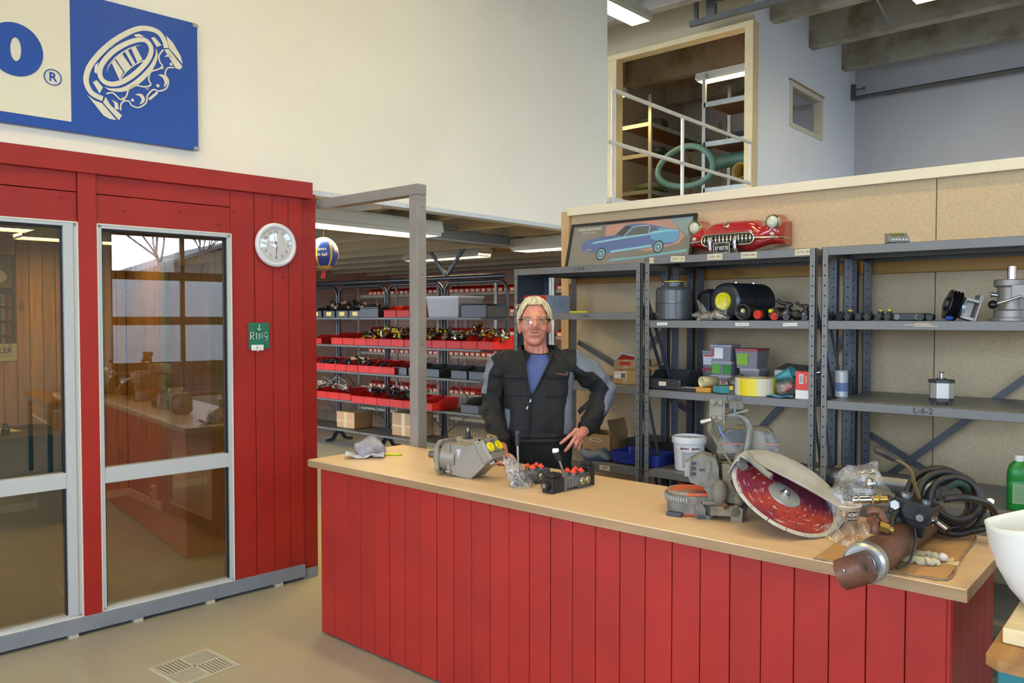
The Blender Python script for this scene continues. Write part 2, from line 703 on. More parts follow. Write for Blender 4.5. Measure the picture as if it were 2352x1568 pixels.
# nail heads
nh = MB()
for s, z in ((0.42, 2.27), (0.43, 2.0), (0.425, 1.4), (0.42, 0.55), (0.425, 0.12), (1.21, 2.27), (1.21, 2.2), (1.70, 2.26), (1.70, 2.16), (0.30, 2.26), (1.12, 2.19), (1.52, 1.9), (1.27, 1.6), (0.6, 2.22), (0.9, 2.24)):
    nh.cyl((s, -0.0135, z), (s, 0.0, z), 0.003, n=8)
nh.build('nail_heads', mat('nail_rust', '#3a1010', 0.6), wall_left)['kind'] = 'stuff'
tr = frame('trim_1', BMI)
bi('fascia_board', -2.7, 1.716, -0.02, 0.028, 2.394, 2.496, RED, tr, 0.003)
bb = frame('baseboard_left', BMI)
bi('sill_beam', -2.7, 1.652, -0.10, 0.016, 0.018, 0.098, GREYB, bb, 0.003)
bi('sill_beam', 1.652, 1.75, -0.16, -0.004, 0.0, 0.062, GREYB, bb, 0.003)
bi('sill_gap', -2.7, 1.65, -0.09, -0.02, 0.0, 0.018, mat('dark_gap', '#3c3a38', 0.9), bb)
for s in (-0.85, -0.28, 0.30, 0.62, 1.02, 1.45):
    bi('shim', s, s + 0.045, -0.06, 0.022, 0.0, 0.018, mat('bare_shim', '#b8b2a2', 0.7), bb)


def booth_window(name, s0, s1, sashr):
    w = frame(name, BMI)
    z0, z1 = 0.095, 2.14
    t = 0.022
    for nm, a in (('frame', (s0, s0 + t, z0, z1)), ('frame', (s1 - t, s1, z0, z1)), ('frame', (s0, s1, z1 - t, z1)), ('frame', (s0, s1, z0, z0 + t))):
        bi(nm, a[0], a[1], -0.06, 0.006, a[2], a[3], ALU, w, 0.002)
    e = MB()
    for a in ((s0 - .003, s0 + .004, z0, z1), (s1 - .004, s1 + .003, z0, z1), (s0, s1, z1 - .004, z1 + .003), (s0, s1, z0 - .002, z0 + .010)):
        e.box(a[0], -0.009, a[2], a[1], 0.0, a[3])
    e.build('white_edge', ALU_W, w)
    a0, a1 = s0 + t, s1 - t
    if sashr:
        bi('sash_stile', s1 - t - 0.045, s1 - t, -0.05, 0.012, z0 + t, z1 - t, ALU, w, 0.002)
        a1 = s1 - t - 0.045
    g = MB()
    for q in ((a0, a0 + .008, z0 + t, z1 - t), (a1 - .008, a1, z0 + t, z1 - t), (a0, a1, z1 - t - .01, z1 - t)):
        g.box(q[0], 0.012, q[2], q[1], 0.03, q[3])
    g.build('gasket', BLACKR, w)
    bi('middle_rail', a0, a1, -0.05, 0.004, 0.776, 0.857, ALU, w, 0.003)
    bi('pane', a0, a1, -0.036, -0.030, 0.857, z1 - t, GLASS, w)
    bi('pane', a0, a1, -0.036, -0.030, z0 + t, 0.776, GLASS, w)
    return w


booth_window('window_1', -0.746, 0.372, True)
booth_window('window_2', 0.466, 1.190, False)

# ---- inside the booth
wo = frame('wall_office_back', BMI)
bi('wall_core', -3.0, 1.70, -3.40, -3.30, 0, 2.4, RED_DK, wo)
s = -0.9
while s < 1.68:
    e = min(s + 0.098, 1.68)
    bi('plank', s, e - 0.003, -3.30, -3.279, 0.0, 2.4, PINE, wo, 0.003)
    s += 0.1
bi('wall_core', -3.0, -0.9, -3.30, -3.285, 0, 2.4, PINE, wo)
ws = frame('wall_office_side', BMI)
bi('wall_core', 1.705, 1.75, -3.40, -2.45, 0, 2.4, RED_DK, ws)
s = -3.279
while s < -2.47:
    e = min(s + 0.098, -2.45)
    bi('plank', 1.682, 1.705, s + .003, e, 0.0, 2.4, PINE, ws, 0.003)
    s += 0.1
bi('wall_core', 1.69, 1.75, -0.35, -0.1, 0, 2.4, PINE, ws)
bi('lintel', 1.69, 1.75, -2.45, -0.35, 2.15, 2.4, PINE, ws)
wl = frame('wall_office_end', BMI)
bi('wall_core', -3.06, -3.0, -3.4, -0.1, 0, 2.4, PINE, wl)
dr = frame('door_1', BMI)
GOLDAL = mat('anodised_frame', '#9a8d6a', 0.4, 0.3)
for a in (-2.45, -1.43, -1.30, -0.42):
    bi('stile', 1.675, 1.72, a, a + (0.09 if a != -2.45 else .13), 0.02, 2.12, GOLDAL, dr, 0.003)
for z0, z1 in ((0.0, 0.10), (2.07, 2.15), (1.02, 1.12)):
    bi('rail', 1.68, 1.715, -2.35 if z0 < 1 or z0 > 2 else -1.30, -0.42, z0, z1, GOLDAL, dr, 0.003)
bi('pane', 1.695, 1.70, -2.35, -1.43, 0.10, 2.07, GLASS, dr)
bi('pane', 1.695, 1.70, -1.30, -0.42, 0.10, 2.07, GLASS, dr)
bo = frame('baseboard_office', BMI)
bi('skirting_board', -3.0, 1.682, -3.279, -3.262, 0, 0.07, mat('office_skirting', '#cfc6a8', 0.5), bo)
bi('skirting_board', 1.665, 1.682, -3.279, -2.45, 0, 0.07, MATS['office_skirting'], bo)
fo = MB().box(-3.0, 0.1, 0.0, 1.70, 3.3, 0.006).build('floor_office', mat('office_vinyl', '#7d6c4c', 0.5, var=(6, 0.25), stretch=(1, 6, 1)), None, M=BMI)
struct(fo)
co = MB().box(-3.06, 0.03, 2.40, 1.700, 3.4, 2.44).build('ceiling_office', mat('office_ceiling', '#b9a98a', 0.8), None, M=BMI)
struct(co)

# ================================================================== hall floor and shell
fl = MB().box(-14, -5.2, -0.1, 5.2, 14, 0.0).build('floor', FLOORM)
struct(fl)

# white header wall above the opening (mezzanine front): runs behind the booth and on to the open railing
hw = frame('wall_header', Matrix.Identity(4))
pts = [(-5.07, -5.2), (-4.875, -3), (-4.697, -1), (-4.581, 0.3), (-4.493, 1.3), (-4.449, 1.8), (-4.412, 2.3), (-4.394, 2.7), (-4.386, 3.2), (-4.388, 3.8), (-4.394, 4.6), (-4.4, 5.4), (-4.4, 6.46)]
h = MB()
ZB, ZT = 2.475, 5.54
n = len(pts)
zz = [ZB, 3.2, 4.0, ZT]
h.grid(lambda u, v: (pts[round(u * (n - 1))][0], pts[round(u * (n - 1))][1], zz[round(v * 3)]), n - 1, 3)
h.grid(lambda u, v: (pts[n - 1 - round(u * (n - 1))][0] - .12, pts[n - 1 - round(u * (n - 1))][1], zz[round(v * 3)]), n - 1, 3)
h.grid(lambda u, v: (pts[n - 1 - round(u * (n - 1))][0] - .12 * (1 - v), pts[n - 1 - round(u * (n - 1))][1], ZB), n - 1, 1, smooth=False)
h.box(-4.5195, 6.44, ZB, -4.4003, 6.46, ZT)
h.build('plaster_panel', WHITEW, hw)
# light metal edge strip under the header
MB().box(-4.47, 3.0, 2.44, -4.36, 6.46, 2.474).build('edge_strip', mat('edge_strip', '#c9cdd2', 0.35, var=(30, 0.1)), hw, bevel=0.003)

# outer walls
wr = frame('wall_right', Matrix.Identity(4))
b = MB()
b.box(5.0, -5.2, 0, 5.2, -3.6, 6.2).box(5.0, 1.2, 0, 5.2, 3.85, 6.2).box(5.0, 7.25, 0, 5.2, 8.4, 6.2).box(5.0, 13.2, 0, 5.2, 13.8, 6.2).box(5.0, 8.4, 5.0, 5.2, 13.2, 6.2).box(5.0, 8.4, 0, 5.2, 13.2, 1.0)
b.box(5.0, -3.6, 4.0, 5.2, 1.2, 6.2).box(5.0, 3.85, 3.75, 5.2, 7.25, 6.2).box(5.0, -3.6, 0, 5.2, 1.2, 1.8).box(5.0, 3.85, 0, 5.2, 7.25, 0.3)
HALLW = mat('hall_wall_paint', '#b4b3ae', 0.8, var=(1, 0.05))
b.build('wall_panel', HALLW, wr)
wf = frame('wall_front', Matrix.Identity(4))
b = MB()
b.box(-4.6, -5.2, 0, -3.0, -5.0, 6.2).box(4.0, -5.2, 0, 5.0, -5.0, 6.2).box(-3.0, -5.2, 3.7, 4.0, -5.0, 6.2).box(-3.0, -5.2, 0, 4.0, -5.0, 0.7)
b.build('wall_panel', HALLW, wf)


def glazed(name, axis, c, a0, a1, cols, zs, mulw, m):
    """window grid in the plane axis=c, spanning a0..a1, rows between the z values zs"""
    w = frame(name, Matrix.Identity(4))

    def bxx(nm, p, q, z0, z1, mm, t=0.06):
        if axis == 'x':
            return MB().box(c - t / 2, p, z0, c + t / 2, q, z1).build(nm, mm, w)
        return MB().box(p, c - t / 2, z0, q, c + t / 2, z1).build(nm, mm, w)
    step = (a1 - a0) / cols
    for i in range(cols + 1):
        bxx('mullion', a0 + i * step - mulw / 2, a0 + i * step + mulw / 2, zs[0], zs[-1], m)
    for z in zs:
        bxx('transom', a0, a1, z - 0.07, z + 0.07, m, 0.05)
    for i in range(cols):
        for k in range(len(zs) - 1):
            bxx('pane', a0 + i * step, a0 + (i + 1) * step, zs[k], zs[k + 1], CLEAR, 0.008)
    return w


DKFR = mat('dark_door_frame', '#4a3c28', 0.6)
glazed('window_3', 'x', 5.1, 3.85, 7.25, 3, (0.3, 0.84, 1.6, 2.35, 3.07, 3.75), 0.07, DKFR)
glazed('added_window_4', 'x', 5.1, -3.6, 1.2, 4, (1.8, 2.5, 3.2, 4.0), 0.07, DKFR)  # unseen window added for daylight, sill kept high to limit low light
glazed('window_7', 'x', 5.1, 8.4, 13.2, 4, (1.0, 2.0, 3.0, 4.0, 5.0), 0.07, DKFR)
glazed('window_5', 'y', -5.1, -3.0, 4.0, 6, (0.7, 1.7, 2.7, 3.7), 0.08, DKFR)
# yard outside the big doors
yard = MB().box(-30, -40, -0.35, 45, 45, -0.25).build('ground_yard', mat('yard_asphalt', '#6d6f72', 0.9, var=(0.5, 0.2)))
struct(yard)

# far wall, slab and beams
struct(MB().box(-14, 13.6, 0, 5.2, 13.8, 6.2).build('wall_far', mat('far_wall_paint', '#c2c2c6', 0.8, var=(0.6, 0.05))))
struct(MB().box(-14, -5.2, 6.08, 5.2, 13.8, 6.2).build('ceiling', CEILM))
bmn = 0
for i in range(-11, 3):
    y = 10.217 + 1.365 * i
    if y < -5.0:
        continue
    o = MB().box(-14 if y > 6.6 else -4.38, y, 5.54, 5.0, y + 0.17, 6.08).build('ceiling_beam', CONC, None, bevel=0.012)
    struct(o)
    bmn += 1

# ================================================================== mezzanine and storeroom under it
slab = MB()
slab.box(-12, 6.46, 2.55, -4.4, 13.6, 2.77).box(-12, 3.1, 2.55, -4.52, 6.46, 2.77)
struct(slab.build('ceiling_storeroom', mat('storeroom_ceiling', '#a89f8c', 0.8, var=(2, 0.1))))
for y in (3.75, 4.45, 5.15, 5.85, 6.55, 7.25, 8.0, 8.8, 9.6):
    struct(MB().box(-12, y, 2.44, -4.5, y + 0.07, 2.56).build('ceiling_joist', mat('joist', '#b3a68d', 0.75, var=(3, 0.1))))
sb = MB()
sb.box(-5.28, 3.1, 2.34, -5.12, 10.5, 2.355).box(-5.21, 3.1, 2.34, -5.19, 10.5, 2.46).box(-5.28, 3.1, 2.445, -5.12, 10.5, 2.46)
struct(sb.build('ceiling_steel_beam', mat('steel_beam_grey', '#8f8c88', 0.5, var=(3, 0.12))))
PINKW = mat('storeroom_wall', '#b8917f', 0.8, var=(0.7, 0.08))
struct(MB().box(-12.1, 3.0, 0, -12, 13.6, 2.55).build('wall_storeroom_left', PINKW))
struct(MB().box(-12, 10.2, 0, -3.0, 10.3, 2.55).build('wall_storeroom_back', PINKW))
# blue-white upper wall with the little window, facing the hall
uw = frame('wall_upper', Matrix.Identity(4))
UWM = mat('upper_wall_paint', '#dee0e6', 0.8, var=(0.7, 0.04))
b = MB()
b.box(-4.5, 9.75, 0, -4.4, 10.93, 6.08).box(-4.5, 12.12, 0, -4.4, 13.6, 6.08).box(-4.5, 10.93, 0, -4.4, 12.12, 4.33).box(-4.5, 10.93, 4.89, -4.4, 12.12, 6.08)
b.build('plaster_panel', UWM, uw)
w6 = frame('window_6', Matrix.Identity(4))
WFR = mat('window_frame_white', '#c9c3b4', 0.6)
for a in ((10.90, 10.98, 4.30, 4.93), (12.07, 12.15, 4.30, 4.93)):
    MB().box(-4.5, a[0], a[2], -4.385, a[1], a[3]).build('frame', WFR, w6, bevel=0.004)
for a in ((4.29, 4.36), (4.86, 4.93)):
    MB().box(-4.498, 10.981, a[0], -4.386, 12.069, a[1]).build('frame', WFR, w6, bevel=0.004)
MB().box(-4.46, 10.98, 4.36, -4.452, 12.07, 4.86).build('pane', CLEAR, w6)
MB().box(-4.5, 10.86, 4.93, -4.37, 12.15, 4.945).build('head_strip', mat('wood_strip', '#9a7a5a', 0.6), w6)
# wall with the doorway on the mezzanine
md = frame('wall_mezzanine', Matrix.Identity(4))
b = MB()
b.box(-4.5, 9.75, 2.77, -4.485, 9.85, 5.365).box(-12, 9.75, 2.77, -6.46, 9.85, 6.08).box(-6.46, 9.75, 5.365, -4.402, 9.749, 6.08)
b.build('plaster_panel', mat('mezz_wall', '#b9ab8b', 0.8, var=(0.8, 0.06)), md)
for a in ((-4.505, -4.392, 2.77, 5.345), (-6.60, -6.45, 2.77, 5.345)):
    MB().box(a[0], 9.70, a[2], a[1], 9.87, a[3]).build('jamb', CREAM, md, bevel=0.004)
MB().box(-6.61, 9.69, 5.345, -4.388, 9.88, 5.42).build('head_jamb', CREAM, md, bevel=0.004)
struct(MB().box(-12, 3.2, 2.77, -7.55, 3.3, 5.5).build('wall_mezzanine_left', HALLW))
struct(MB().box(-7.62, 9.85, 2.77, -7.52, 13.6, 6.08).build('wall_mezzanine_store', mat('mezz_store_wall', '#b3a894', 0.8)))

# ================================================================== particle-board wall behind the racks
wbk = frame('wall_back', Matrix.Identity(4))
for x0, x1 in ((-3.53, -1.102), (-1.098, 1.33)):
    MB().box(x0, 4.72, 0, x1, 4.745, 2.40).build('panel', BOARD, wbk, bevel=0.002)
MB().box(-3.53, 4.745, 0, 1.33, 4.84, 2.40).build('wall_core', BOARD, wbk)
STUD = wood('bare_stud', '#c9ab7c', '#b8966a', 2, 0.6, 5.0, knots=2.5, rand=0.05)
MB().box(-3.605, 4.70, 0, -3.535, 4.84, 2.43).build('stud', STUD, wbk, bevel=0.003)
BATTEN = wood('batten_wood', '#b98b42', '#a5752f', 0, 0.55, 5.0, knots=3.5, rand=0.05)
MB().box(-3.52, 4.675, 1.895, 1.33, 4.72, 2.0).build('batten', BATTEN, wbk, bevel=0.003)
t2 = MB().box(-3.54, 4.685, 2.393, 1.33, 4.86, 2.452).build('trim_2', mat('cream_trim', '#e4dcc6', 0.55, var=(2, 0.05)), None, bevel=0.003)
struct(t2)
# ================================================================== fluorescent fittings
LAMPO = lampmat('office_tube_light', (1.0, 0.80, 0.42), LAMP * .5)
def lamp(name, L, W, label, loc, rotz, group=None, fix=True, tube=None):
    t = thing(name, label, 'ceiling lamp', loc, rotz, group)
    hb = MB().prism([(-W / 2, 0.0), (-W / 2 + .02, 0.09), (W / 2 - .02, 0.09), (W / 2, 0.0)], -L / 2, L / 2)
    M = basis((0, 0, 0), (0, 1, 0), (0, 0, 1), (1, 0, 0))
    hb.v = [M @ v for v in hb.v]
    hb.build('housing', LAMPH, t, bevel=0.004)
    MB().box(-L / 2 + .03, -W / 2 + .02, -0.012, L / 2 - .03, W / 2 - .02, -0.001).build('tube_diffuser', tube or LAMPM, t)
    lv = MB()
    k = int(L / 0.06)
    for i in range(k + 1):
        x = -L / 2 + .03 + (L - .06) * i / k
        lv.box(x - .0015, -W / 2 + .015, -0.030, x + .0015, W / 2 - .015, -0.013)
    lv.box(-L / 2 + .02, -W / 2 + .01, -0.032, L / 2 - .02, -W / 2 + .014, 0.0)
    lv.box(-L / 2 + .02, W / 2 - .014, -0.032, L / 2 - .02, W / 2 - .01, 0.0)
    lv.build('louvre', LAMPH, t)['kind'] = 'stuff'
    if fix:
        for x in (-L * .35, L * .35):
            MB().cyl((x, 0, .09), (x, 0, fix), 0.004, n=6).build('hanger', GALV, t)
    return t


lamp('ceiling_lamp', 1.55, 0.30, 'long warm fluorescent fitting running along under the white header at the red booth corner', (-4.78, 3.72, 2.335), pi / 2, None, 0.115)
lamp('ceiling_lamp', 1.35, 0.24, 'warm fluorescent fitting behind the black V brace in the storeroom', (-7.1, 6.92, 2.405), 0, None, 0.12)
lamp('ceiling_lamp', 1.25, 0.24, 'warm fluorescent fitting partly hidden by the bare stud, above the far red bins', (-4.55, 6.03, 2.335), 0, None, 0.12)
for x, y, l_ in ((-8.3, 4.6, 'behind the booth'), (-4.6, 9.3, 'at the storeroom back wall')):
    lamp('ceiling_lamp', 1.25, 0.24, 'warm fluorescent fitting in the storeroom, ' + l_, (x, y, 2.335), 0, 'hidden storeroom fittings', 0.12)
lamp('ceiling_lamp', 1.1, 0.22, 'warm fluorescent fitting glowing above the galvanised shelves in the upper doorway', (-5.08, 10.6, 5.08), 0, None, 0.45)
lamp('ceiling_lamp', 0.98, 0.22, 'added fluorescent fitting deep inside the upper doorway, hidden by the left jamb', (-7.02, 10.0, 4.95), 0, None, 0.5)  # added to brighten the shelves and left wall, placed out of sight
lamp('ceiling_lamp', 1.5, 0.26, 'fluorescent fitting behind the top edge of the tall white wall', (-4.93, 7.16, 5.02), pi / 2 - .03, None, 0.5)
lamp('ceiling_lamp', 1.5, 0.26, 'fluorescent fitting between the concrete beams at top right of the photo', (-2.02, 10.55, 5.50), 0, None, 0.56)
for x, y, l_ in ((-2.2, 0.4, 'over the floor grate'), (1.2, 0.4, 'over the camera'), (-2.2, 3.15, 'over the man'), (1.2, 3.15, 'over the workbench'), (-2.3, -2.3, 'behind the camera, booth side'), (1.2, -2.3, 'behind the camera, middle'), (2.6, 5.9, 'by the big glazed door')):
    lamp('ceiling_lamp', 1.5, 0.30, 'fluorescent fitting under the hall roof ' + l_, (x, y, 5.38), 0, 'hall fittings above the view', 0.68)
lo = lamp('ceiling_lamp', 0.9, 0.3, 'fluorescent fitting inside the red booth, above the view', (0, 0, 0), 0, None, 0.09, LAMPO)
lo.matrix_world = BMI @ T(0.2, 2.0, 2.30)
for s_, w_, l_ in ((-1.6, 2.0, 'at the far end'), (1.1, 2.6, 'over the inner corner')):  # extra fittings added to brighten the booth interior
    lo = lamp('ceiling_lamp', 0.9, 0.3, 'added fluorescent fitting inside the red booth ' + l_, (0, 0, 0), 0, None, 0.09, LAMPO)
    lo.matrix_world = BMI @ T(s_, w_, 2.30)

# ================================================================== counter
cnt = thing('counter', 'red boarded service counter with a pale oak top standing across the hall', 'counter', (-2.0, 2.75, 0))
CO = Vector((-2.0, 2.75, 0))


def lb(m, x0, y0, z0, x1, y1, z1, o=CO, k=0):
    return m.box(x0 - o.x, y0 - o.y, z0 - o.z, x1 - o.x, y1 - o.y, z1 - o.z, k)


OAK = wood('oak_top', '#dabf9e', '#cfae8a', 0, 0.38, 3.2, rand=0.0, spread=1.5)
OAKE = wood('oak_edge', '#a68863', '#86694a', 0, 0.5, 4.0, rand=0.0)
tm = MB()
lb(tm, -3.536, 2.440, 0.872, -0.479, 3.085, 0.91)
top = tm.build('worktop', OAK, cnt, bevel=0.003)
em = MB()
lb(em, -3.5375, 2.4385, 0.874, -0.4775, 2.4405, 0.907)
lb(em, -3.538, 2.44, 0.874, -3.5355, 3.07, 0.907)
lb(em, -0.4795, 2.44, 0.874, -0.477, 3.07, 0.907)
em.build('edge_band', OAKE, cnt)
cb = MB()
lb(cb, -3.44, 2.49, 0.02, -0.53, 3.02, 0.87)
cb.build('carcass', RED_DK, cnt)
x = -3.46
ws_ = []
wid = [0.099] * 31
i = 0
while x < -0.522:
    e = min(x + 0.1085, -0.519)
    m_ = MB()
    lb(m_, x + 0.0013, 2.464 + RND.uniform(-.001, .001), 0.012, e - 0.0013, 2.49, 0.872)
    m_.build('plank', RED, cnt, bevel=0.0025)
    x = e
y = 2.466
while y < 3.03:
    e = min(y + 0.1085, 3.04)
    m_ = MB()
    lb(m_, -0.545, y + 0.0013, 0.012, -0.517, e - 0.0013, 0.872)
    m_.build('plank', RED, cnt, bevel=0.0025)
    m_ = MB()
    lb(m_, -3.464, y + 0.0013, 0.012, -3.44, e - 0.0013, 0.872)
    m_.build('plank', RED, cnt, bevel=0.0025)
    y = e

# ================================================================== steel racks
BRACE = mat('brace_steel', '#4b4e54', .45, var=(3, .08))
HOLE = mat('dark_hole', '#111213', 0.8)


def post(m, x, y, w=0.030, d=0.030, z1=2.0, sx=1, hole=True):
    """L shaped slotted upright, front flange facing -Y; sx=+1 flange grows towards +X"""
    t = 0.003
    m.box(x, y, 0.0, x + sx * w, y + t, z1, 0)
    m.box(x if sx > 0 else x - t, y, 0.0, x + t if sx > 0 else x, y + d, z1, 0)
    if hole:
        k = int(z1 / 0.05)
        for i in range(1, k):
            z = i * 0.05 + 0.01
            m.cyl((x + sx * w * .5, y - .0006, z), (x + sx * w * .5, y + .0004, z), 0.0048, n=6, m=1, smooth=False)


def strap(m, a, b, w=0.035, t=0.003):
    a, b = Vector(a), Vector(b)
    d = (b - a)
    L = d.length
    d.normalize()
    yv = Vector((0, 1, 0))
    up = d.cross(yv).normalized()
    M = basis(a, d, yv, up)
    m.box(0, -t / 2, -w / 2, L, t / 2, w / 2, 0, M)


def rack(name, label, x0, x1, zs, braces, side=None):
    t = thing(name, label, 'shelving', ((x0 + x1) / 2, 4.33, 0))
    o = Vector(((x0 + x1) / 2, 4.33, 0))
    for xx, sx in ((x0, 1), (x1, -1)):
        for yy, ww in ((4.0, .030), (4.315, .045), (4.635, .045)):
            m = MB()
            z1 = zs[0] - 0.001
            post(m, xx - o.x, yy - o.y, ww, .03, z1, sx)
            m.build('upright', [STEEL if yy < 4.1 else STEELB, HOLE], t)
    for i, z in enumerate(zs):
        m = MB()
        g = 0.012
        x0_, x1_ = x0 + g - o.x, x1 - g - o.x
        if i > 0:
            x0_, x1_ = x0 + .031 - o.x, x1 - .031 - o.x
        y0, y1 = 4.003 - o.y, 4.665 - o.y
        m.box(x0_, y0, z - .003, x1_, y1, z)
        m.box(x0_, y0, z - .042, x1_, y0 + .003, z)
        m.box(x0_, y0, z - .042, x1_, y0 + .018, z - .039)
        m.box(x0_, y1 - .003, z - .042, x1_, y1, z)
        for yy in (4.325, 4.335):
            m.box(x0_, yy - o.y, z - .042, x1_, yy + .003 - o.y, z)
        for xx in (x0_, x1_ - .003):
            m.box(xx, y0, z - .042, xx + .003, y1, z)
        m.build('shelf', STEEL, t, bevel=0.0015, seg=1)
    for a, b in braces:
        m = MB()
        strap(m, (a[0] - o.x, a[1] - o.y, a[2]), (b[0] - o.x, b[1] - o.y, b[2]))
        m.build('brace', BRACE, t)
    for (xx, z0, z1) in ((x0 + .01, .3, 1.2), (x0 + .01, 1.2, 1.75), (x1 - .01, .3, 1.2), (x1 - .01, 1.2, 1.75)):
        m = MB()
        a, b = Vector((xx - o.x, 4.33 - o.y, z0)), Vector((xx - o.x, 4.02 - o.y, z1))
        d = (b - a)
        L = d.length
        d.normalize()
        M = basis(a, d, Vector((1, 0, 0)), d.cross(Vector((1, 0, 0))))
        m.box(0, -.0015, -.015, L, .0015, .015, 0, M)
        m.build('brace', STEELB, t)
    if side:
        m = MB()
        m.box(x0 + .004 - o.x, 4.01 - o.y, 1.245, x0 + .006 - o.x, 4.32 - o.y, zs[0] - .04)
        m.build('side_panel', STEELB, t)
    return t, o


r1, o1 = rack('steel_rack', 'grey slotted steel rack with a solid upper side panel, behind the man', -3.462, -2.487, (1.972, 1.681, 1.244, 0.762, 0.30),
              [((-3.42, 4.66, 1.475), (-2.52, 4.66, 1.04)), ((-3.42, 4.67, .965), (-2.52, 4.67, 1.74))], True)
r2, o2 = rack('steel_rack', 'middle grey steel rack with dark tanks and striped tape, under the red car front', -2.459, -1.473, (2.0, 1.636, 1.235, 0.772, 0.30),
              [((-2.43, 4.66, .54), (-1.5, 4.66, 1.595)), ((-2.43, 4.67, .81), (-1.5, 4.67, .25))])
r3, o3 = rack('steel_rack', 'right grey steel rack with a nearly empty shelf and crossed braces, behind the saw', -1.443, -0.43, (2.0, 1.636, 1.242, 0.80, 0.30),
              [((-1.41, 4.66, .69), (-0.46, 4.66, 1.54)), ((-1.41, 4.67, 1.0), (-0.46, 4.67, .45))])
# paper tags and pen marks on the shelf edges
TAGC = mat('masking_tape_tag', '#d6cdb0', 0.7)
TAGW = mat('white_label_paper', '#e2e2de', 0.6)
INK = mat('ink', '#23242a', 0.7)


def shelf_tag(rt, o, x, z, w, hgt, m, s, sz, rot=0.0):
    M = T(x - o.x, 4.0015 - o.y, z) @ RY(rot)
    p = MB().box(-w / 2, -.0012, -hgt / 2, w / 2, 0, hgt / 2).build('tag', m, rt)
    p.matrix_basis = M
    if s:
        text(s, sz, INK, p, basis((0, -.0016, 0), (1, 0, 0), (0, 0, 1), (0, -1, 0)), 'lettering', depth=.0002)
    return p


for x, s in ((-2.43, '2270-CA'), (-2.245, '2267-CA'), (-2.02, '2200-2RS'), (-1.825, '2204-2RS'), (-1.535, '2210-2RS')):
    shelf_tag(r2, o2, x, 1.981, 0.088 if x > -2.4 else .062, 0.030, TAGC, s, 0.02, RND.uniform(-.04, .04))
for x, s in ((-2.343, 'TANK 10 LTR'), (-1.86, 'GAMMEL PUMPE'), (-1.60, 'VENTILER 3/4 TOM')):
    shelf_tag(r2, o2, x, 1.616, 0.066 if x < -2.3 else .075, 0.016, TAGW, s, 0.0085, RND.uniform(-.03, .03))
shelf_tag(r1, o1, -2.735, 0.742, .075, .030, TAGC, '2285', 0.02)


def scribble(rt, o, s, x, z, sz):
    text(s, sz, INK, rt, basis((x - o.x, 4.0018 - o.y, z), (1, 0, 0), (0, 0, 1), (0, -1, 0)), 'pen_mark', depth=.0003)


scribble(r1, o1, 'L-10-4', -2.93, 1.951, 0.030)
scribble(r1, o1, 'L-10-3', -2.88, 1.660, 0.026)
scribble(r2, o2, 'L-10-2', -1.90, 1.214, 0.034)
scribble(r3, o3, 'L-6-2', -0.975, 1.221, 0.040)
wear = MB()
for x, z, w in ((-1.00, 1.618, .06), (-0.97, 1.612, .05), (-0.985, 1.624, .03)):
    wear.box(x - w - o3.x, 4.0022 - o3.y, z - .002, x + w - o3.x, 4.003 - o3.y, z + .002)
wear.build('scraped_paint', mat('bare_scrape', '#b9a892', 0.5), r3)

# ================================================================== white steel railing on the mezzanine edge
rl = thing('railing', 'white steel pipe railing with two posts and a midrail in front of the upper doorway', 'railing', (-4.42, 8.2, 2.77))
RW = mat('railing_white', '#dcd8cc', 0.45, var=(9, 0.1))
q = lambda y, z: (0.02, y - 8.2, z - 2.77)
MB().tube([q(6.54, 3.865), q(9.66, 3.865)], 0.021, 10).build('top_rail', RW, rl)
MB().tube([q(6.48, 3.355), q(9.66, 3.355)], 0.021, 10).build('middle_rail', RW, rl)
for y in (6.565, 7.93):
    MB().tube([q(y, 2.77), q(y, 3.862)], 0.020, 10).build('post', RW, rl)
MB().tube([q(9.66, 3.36), q(9.66, 3.86)], 0.010, 8).build('end_strap', RW, rl)
MB().box(-0.03, -1.68, 0.0, 0.01, 1.5, 0.06).build('toe_board', RW, rl)

# ================================================================== grey timber frame at the end of the counter
gf = thing('gate_post', 'grey painted timber post and beam between the red booth and the counter', 'post', (-3.43, 3.12, 0))
GT = mat('grey_timber_paint', '#918b84', 0.55, var=(6, 0.08))
gm = MB().box(-0.035, -0.035, 0, 0.035, 0.035, 2.352)
gm.build('post', GT, gf, bevel=0.003)
MB().box(-0.93, -0.036, 2.353, 0.037, 0.036, 2.413).build('beam', GT, gf, bevel=0.003)
MB().cyl((0.036, 0, 1.9), (0.0375, 0, 1.9), .004, n=8).cyl((0.036, 0, 2.28), (0.0375, 0, 2.28), .004, n=8).cyl((0.036, 0, 1.5), (0.0375, 0, 1.5), .004, n=8).build('screw_heads', BLACKM, gf)['kind'] = 'stuff'

# ================================================================== shop sign with bearing emblem
SGW = 0.045
SGM = BMI @ T(0, SGW, 0)                                    # local x = along the wall, z up, front at y = 0
sgn = thing('wall_sign', 'blue and cream shop sign with a white ball bearing emblem high on the white wall', 'sign')
sgn.matrix_world = SGM
SBLUE = mat('sign_blue', '#1f4da3', 0.32)
SCREAM = mat('sign_cream', '#ddd8c4', 0.35)
MB().box(-1.6, 0.0, 2.607, 1.027, 0.022, 3.325).build('panel', SBLUE, sgn, bevel=0.003)
MB().box(-1.55, -0.0025, 2.659, 0.366, 0.002, 3.285).build('cream_field', SCREAM, sgn)
FY = basis((0, 0, 0), (1, 0, 0), (0, 0, 1), (0, -1, 0))     # (x, y) -> sign (x, z)


